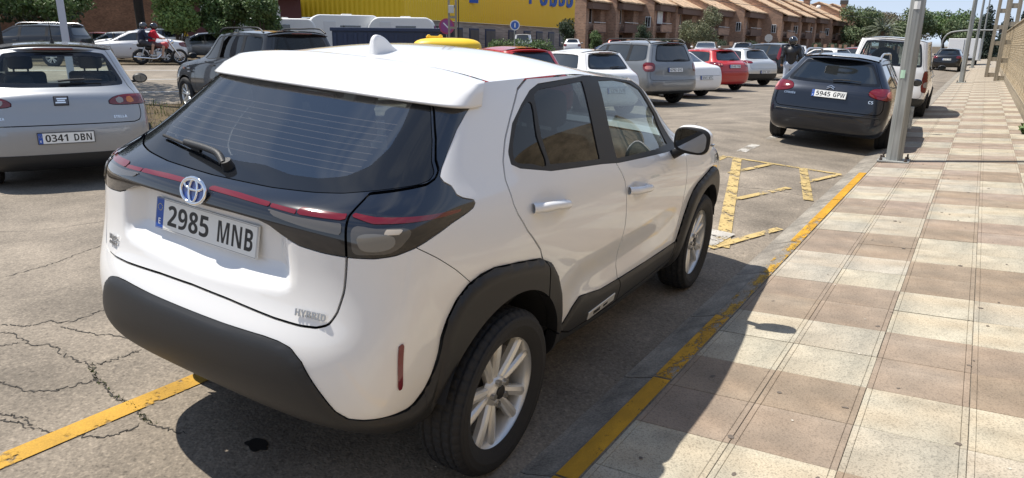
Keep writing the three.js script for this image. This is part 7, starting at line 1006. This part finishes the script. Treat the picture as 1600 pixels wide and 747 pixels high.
function person(label, pos, turn, j, m) {   // j: joints in local metres (facing -z), m: materials
  const t = thing('person', label, 'person', pos, turn); const sk = [];
  sk.push([j.neck, j.head, 0.055, 0.06], [j.head, [j.head[0], j.head[1] + 0.05, j.head[2]], 0.088, 0.092], [[j.head[0], j.head[1] - 0.05, j.head[2] - 0.05], [j.head[0], j.head[1], j.head[2] - 0.06], 0.045, 0.05], [[j.head[0], j.head[1], j.head[2] - 0.10], [j.head[0], j.head[1] - 0.02, j.head[2] - 0.115], 0.012, 0.016]);
  for (const s of ['R', 'L']) { sk.push([j['el' + s], j['wr' + s], 0.042, 0.028], ...hand(j['wr' + s], j.hdir || [0, -0.5, -0.86], [1, 0, 0])); if (m.shorts) sk.push([j['kn' + s], j['an' + s], 0.056, 0.036], [[lerp(j['hp' + s][0], j['kn' + s][0], 0.6), lerp(j['hp' + s][1], j['kn' + s][1], 0.6), lerp(j['hp' + s][2], j['kn' + s][2], 0.6)], j['kn' + s], 0.066, 0.056]); }
  mesh('body', blobMesh(sk, 96, 0.02), skinM, t);
  const top = [[j.hip, j.chest, 0.145, 0.165], [j.chest, j.neck, 0.15, 0.06]]; for (const s of ['R', 'L']) { top.push([j['sh' + s], j.chest, 0.075, 0.14], [j['sh' + s], j['el' + s], 0.068, 0.055]); if (!m.short) top.push([j['el' + s], j['wr' + s], 0.054, 0.042]); }
  mesh(m.short ? 'shirt' : 'jacket', blobMesh(top, 64, 0.05), m.top, t);
  const tr = [[j.hpR, j.hpL, 0.12, 0.12]]; for (const s of ['R', 'L']) { if (m.shorts) tr.push([j['hp' + s], [lerp(j['hp' + s][0], j['kn' + s][0], 0.75), lerp(j['hp' + s][1], j['kn' + s][1], 0.75), lerp(j['hp' + s][2], j['kn' + s][2], 0.75)], 0.105, 0.085]); else tr.push([j['hp' + s], j['kn' + s], 0.10, 0.072], [j['kn' + s], j['an' + s], 0.07, 0.055]); }
  mesh(m.shorts ? 'shorts' : 'trousers', blobMesh(tr, 64, 0.04), m.legs, t);
  for (const s of ['R', 'L']) { const a = j['an' + s]; mesh('shoe', blobMesh([[[a[0], a[1] - 0.045, a[2] + 0.03], [a[0], a[1] - 0.055, a[2] - 0.16], 0.045, 0.036]], 24, 0.02), m.shoe || M.seal, t); }
  if (m.helmet) { const g = new THREE.SphereGeometry(0.142, 24, 18); g.scale(0.95, 1.05, 1.1); g.translate(j.head[0], j.head[1] + 0.025, j.head[2] + 0.005); const h = mesh('helmet', g, m.helmet, t); const v = new THREE.SphereGeometry(0.146, 20, 8, Math.PI * 1.15, Math.PI * 0.7, 1.2, 0.62); v.scale(0.95, 1.05, 1.1); v.translate(j.head[0], j.head[1] + 0.03, j.head[2]); mesh('visor', v, M.darkglass, h); } else { const g = new THREE.SphereGeometry(0.108, 20, 14, 0, 6.3, 0, 1.75); g.rotateX(0.35); g.translate(j.head[0], j.head[1] + 0.05, j.head[2] + 0.012); mesh('hair', g, hairM, t); }
  return t;
}
const stand = { head: [0, 1.62, 0], neck: [0, 1.50, 0.01], chest: [0, 1.30, 0.01], hip: [0, 1.0, 0], hpR: [0.10, 0.92, 0], hpL: [-0.10, 0.92, 0], knR: [0.12, 0.50, -0.02], knL: [-0.12, 0.50, 0], anR: [0.13, 0.09, 0.02], anL: [-0.13, 0.09, 0.02], shR: [0.20, 1.42, 0], shL: [-0.20, 1.42, 0], elR: [0.27, 1.16, 0.04], elL: [-0.27, 1.16, 0.04], wrR: [0.24, 0.95, -0.14], wrL: [-0.24, 0.95, -0.14] };
const leather = phys(0.012, 0.012, 0.014, { roughness: 0.42 });
person('person in black motorcycle jacket, black helmet and pale jeans standing behind the navy estate', [-3.0, groundY(-3.0), -22.5], 0.3, stand, { top: leather, legs: mat(0.42, 0.47, 0.56, 0.9), helmet: phys(0.01, 0.01, 0.012, { roughness: 0.15, clearcoat: 1 }) });
{ const s = JSON.parse(JSON.stringify(stand)); person('person in blue jacket with white helmet beside the blue container', [-17.6, groundY(-17.6), -21.0], 0.9, s, { top: mat(0.02, 0.06, 0.3, 0.8), legs: mat(0.02, 0.025, 0.04, 0.9), helmet: phys(0.78, 0.78, 0.78, { roughness: 0.2, clearcoat: 1 }) }); }
{ // custom motorcycle, facing -z locally; travels along the second road to the right
  const px = -27.6, pz = -16.1, y = groundY(px) + 0.02, turn = -0.42, t = thing('motorcycle', 'black and chrome cruiser motorcycle carrying two riders on the second road', 'motorcycle', [px, y, pz], turn); const blk = phys(0.01, 0.01, 0.012, { roughness: 0.15, clearcoat: 1 }), red = M.redPaint;
  const wheel = (z, R, w) => { const g = new THREE.Group(); g.name = 'wheel'; g.position.set(0, R, z); t.add(g); const ty = new THREE.TorusGeometry(R - w, w, 12, 36); ty.rotateY(Math.PI / 2); mesh('tyre', ty, M.rubber, g); const rm = new THREE.TorusGeometry(R - w * 1.9, 0.014, 8, 36); rm.rotateY(Math.PI / 2); mesh('rim', rm, M.chrome, g); for (let i = 0; i < 12; i++) { const a = i / 12 * 6.283; mesh('spoke', rod([0, 0, 0], [0, Math.cos(a) * (R - w * 1.9), Math.sin(a) * (R - w * 1.9)], 0.006, 0.006, 4), M.chrome, g); } const hb = new THREE.CylinderGeometry(0.06, 0.06, 0.12, 14); hb.rotateZ(Math.PI / 2); mesh('hub', hb, M.steel, g); };
  wheel(-0.82, 0.325, 0.055); wheel(0.70, 0.325, 0.075);
  for (const s of [-1, 1]) { mesh('fork', rod([s * 0.09, 0.33, -0.82], [s * 0.09, 1.02, -0.42], 0.025, 0.028, 8), M.chrome, t); mesh('exhaust', tube([[s * 0.13, 0.42, -0.1], [s * 0.17, 0.26, 0.1], [s * 0.17, 0.27, 0.5], [s * 0.17, 0.32, 0.98]], 0.042, 20, 8), M.chrome, t); mesh('shock', rod([s * 0.12, 0.36, 0.66], [s * 0.12, 0.72, 0.52], 0.03, 0.03, 8), M.steel, t); mesh('swingarm', rod([s * 0.11, 0.33, 0.70], [s * 0.11, 0.40, 0.15], 0.022, 0.026, 6), blk, t); }
  mesh('handlebar', tube([[-0.40, 1.06, -0.18], [-0.24, 1.10, -0.34], [0, 1.04, -0.42], [0.24, 1.10, -0.34], [0.40, 1.06, -0.18]], 0.014, 24, 6), M.chrome, t);
  mesh('fuel_tank', blobMesh([[[0, 0.80, -0.30], [0, 0.77, 0.05], 0.15, 0.10]], 32, 0.02), red, t); mesh('seat', blobMesh([[[0, 0.70, 0.12], [0, 0.70, 0.40], 0.11, 0.12], [[0, 0.80, 0.45], [0, 0.80, 0.72], 0.09, 0.09]], 36, 0.04), leather, t);
  mesh('engine', merge([box(0.30, 0.30, 0.36, 0, 0.42, -0.05, 0.06), cyl(0.08, 0.07, 0.26, 0, 0.52, -0.16, 14), cyl(0.08, 0.07, 0.24, 0, 0.52, 0.08, 14)]), M.steel, t); mesh('frame', merge([tube([[0, 0.92, -0.42], [0, 0.66, -0.34], [0, 0.26, -0.22], [0, 0.25, 0.25], [0, 0.45, 0.35], [0, 0.66, 0.4]], 0.025, 24, 6)]), blk, t);
  const fd = (z, R, a0, a1) => { const g = new THREE.CylinderGeometry(R + 0.03, R + 0.03, 0.14, 24, 1, true, a0, a1); g.rotateZ(Math.PI / 2); g.translate(0, R, z); return g; }; mesh('mudguard', fd(0.70, 0.325, Math.PI * 0.95, Math.PI * 0.75), blk, t); mesh('mudguard', fd(-0.82, 0.325, Math.PI * 1.1, Math.PI * 0.6), M.chrome, t);
  const hl = new THREE.SphereGeometry(0.09, 16, 12); hl.translate(0, 0.94, -0.56); mesh('headlamp', hl, M.chrome, t); mesh('tail_lamp', box(0.10, 0.06, 0.04, 0, 0.66, 1.04, 0.01), M.redLens, t); mesh('side_stand', rod([-0.14, 0.3, 0.1], [-0.2, 0.12, 0.3], 0.012, 0.012, 5), M.steel, t);
  const rider = { head: [0, 1.54, 0.06], neck: [0, 1.42, 0.10], chest: [0, 1.22, 0.14], hip: [0, 0.92, 0.22], hpR: [0.10, 0.86, 0.20], hpL: [-0.10, 0.86, 0.20], knR: [0.20, 0.72, -0.20], knL: [-0.20, 0.72, -0.20], anR: [0.20, 0.34, -0.12], anL: [-0.20, 0.34, -0.12], shR: [0.20, 1.34, 0.10], shL: [-0.20, 1.34, 0.10], elR: [0.34, 1.12, -0.02], elL: [-0.34, 1.12, -0.02], wrR: [0.37, 1.08, -0.16], wrL: [-0.37, 1.08, -0.16], hdir: [0, -0.1, -0.99] };
  person('motorcycle rider in red shirt and shorts holding the handlebar', [px, y, pz], turn, rider, { top: mat(0.55, 0.02, 0.04, 0.9), legs: mat(0.10, 0.05, 0.05, 0.9), short: true, shorts: true, helmet: phys(0.012, 0.012, 0.014, { roughness: 0.2, clearcoat: 1 }), shoe: mat(0.4, 0.38, 0.36, 0.8) });
  const pas = { head: [0, 1.56, 0.46], neck: [0, 1.44, 0.52], chest: [0, 1.26, 0.55], hip: [0, 0.97, 0.60], hpR: [0.10, 0.93, 0.58], hpL: [-0.10, 0.93, 0.58], knR: [0.25, 0.80, 0.20], knL: [-0.25, 0.80, 0.20], anR: [0.24, 0.42, 0.28], anL: [-0.24, 0.42, 0.28], shR: [0.18, 1.37, 0.52], shL: [-0.18, 1.37, 0.52], elR: [0.28, 1.14, 0.42], elL: [-0.28, 1.14, 0.42], wrR: [0.20, 1.06, 0.20], wrL: [-0.20, 1.06, 0.20], hdir: [0, -0.2, -0.98] };
  person('motorcycle passenger in dark navy jacket sitting behind the red rider', [px, y, pz], turn, pas, { top: mat(0.015, 0.022, 0.05, 0.85), legs: mat(0.05, 0.05, 0.06, 0.9), shorts: true, helmet: phys(0.05, 0.05, 0.055, { roughness: 0.2, clearcoat: 1 }), shoe: mat(0.5, 0.5, 0.48, 0.8) });
}
renderer.render(scene, camera);
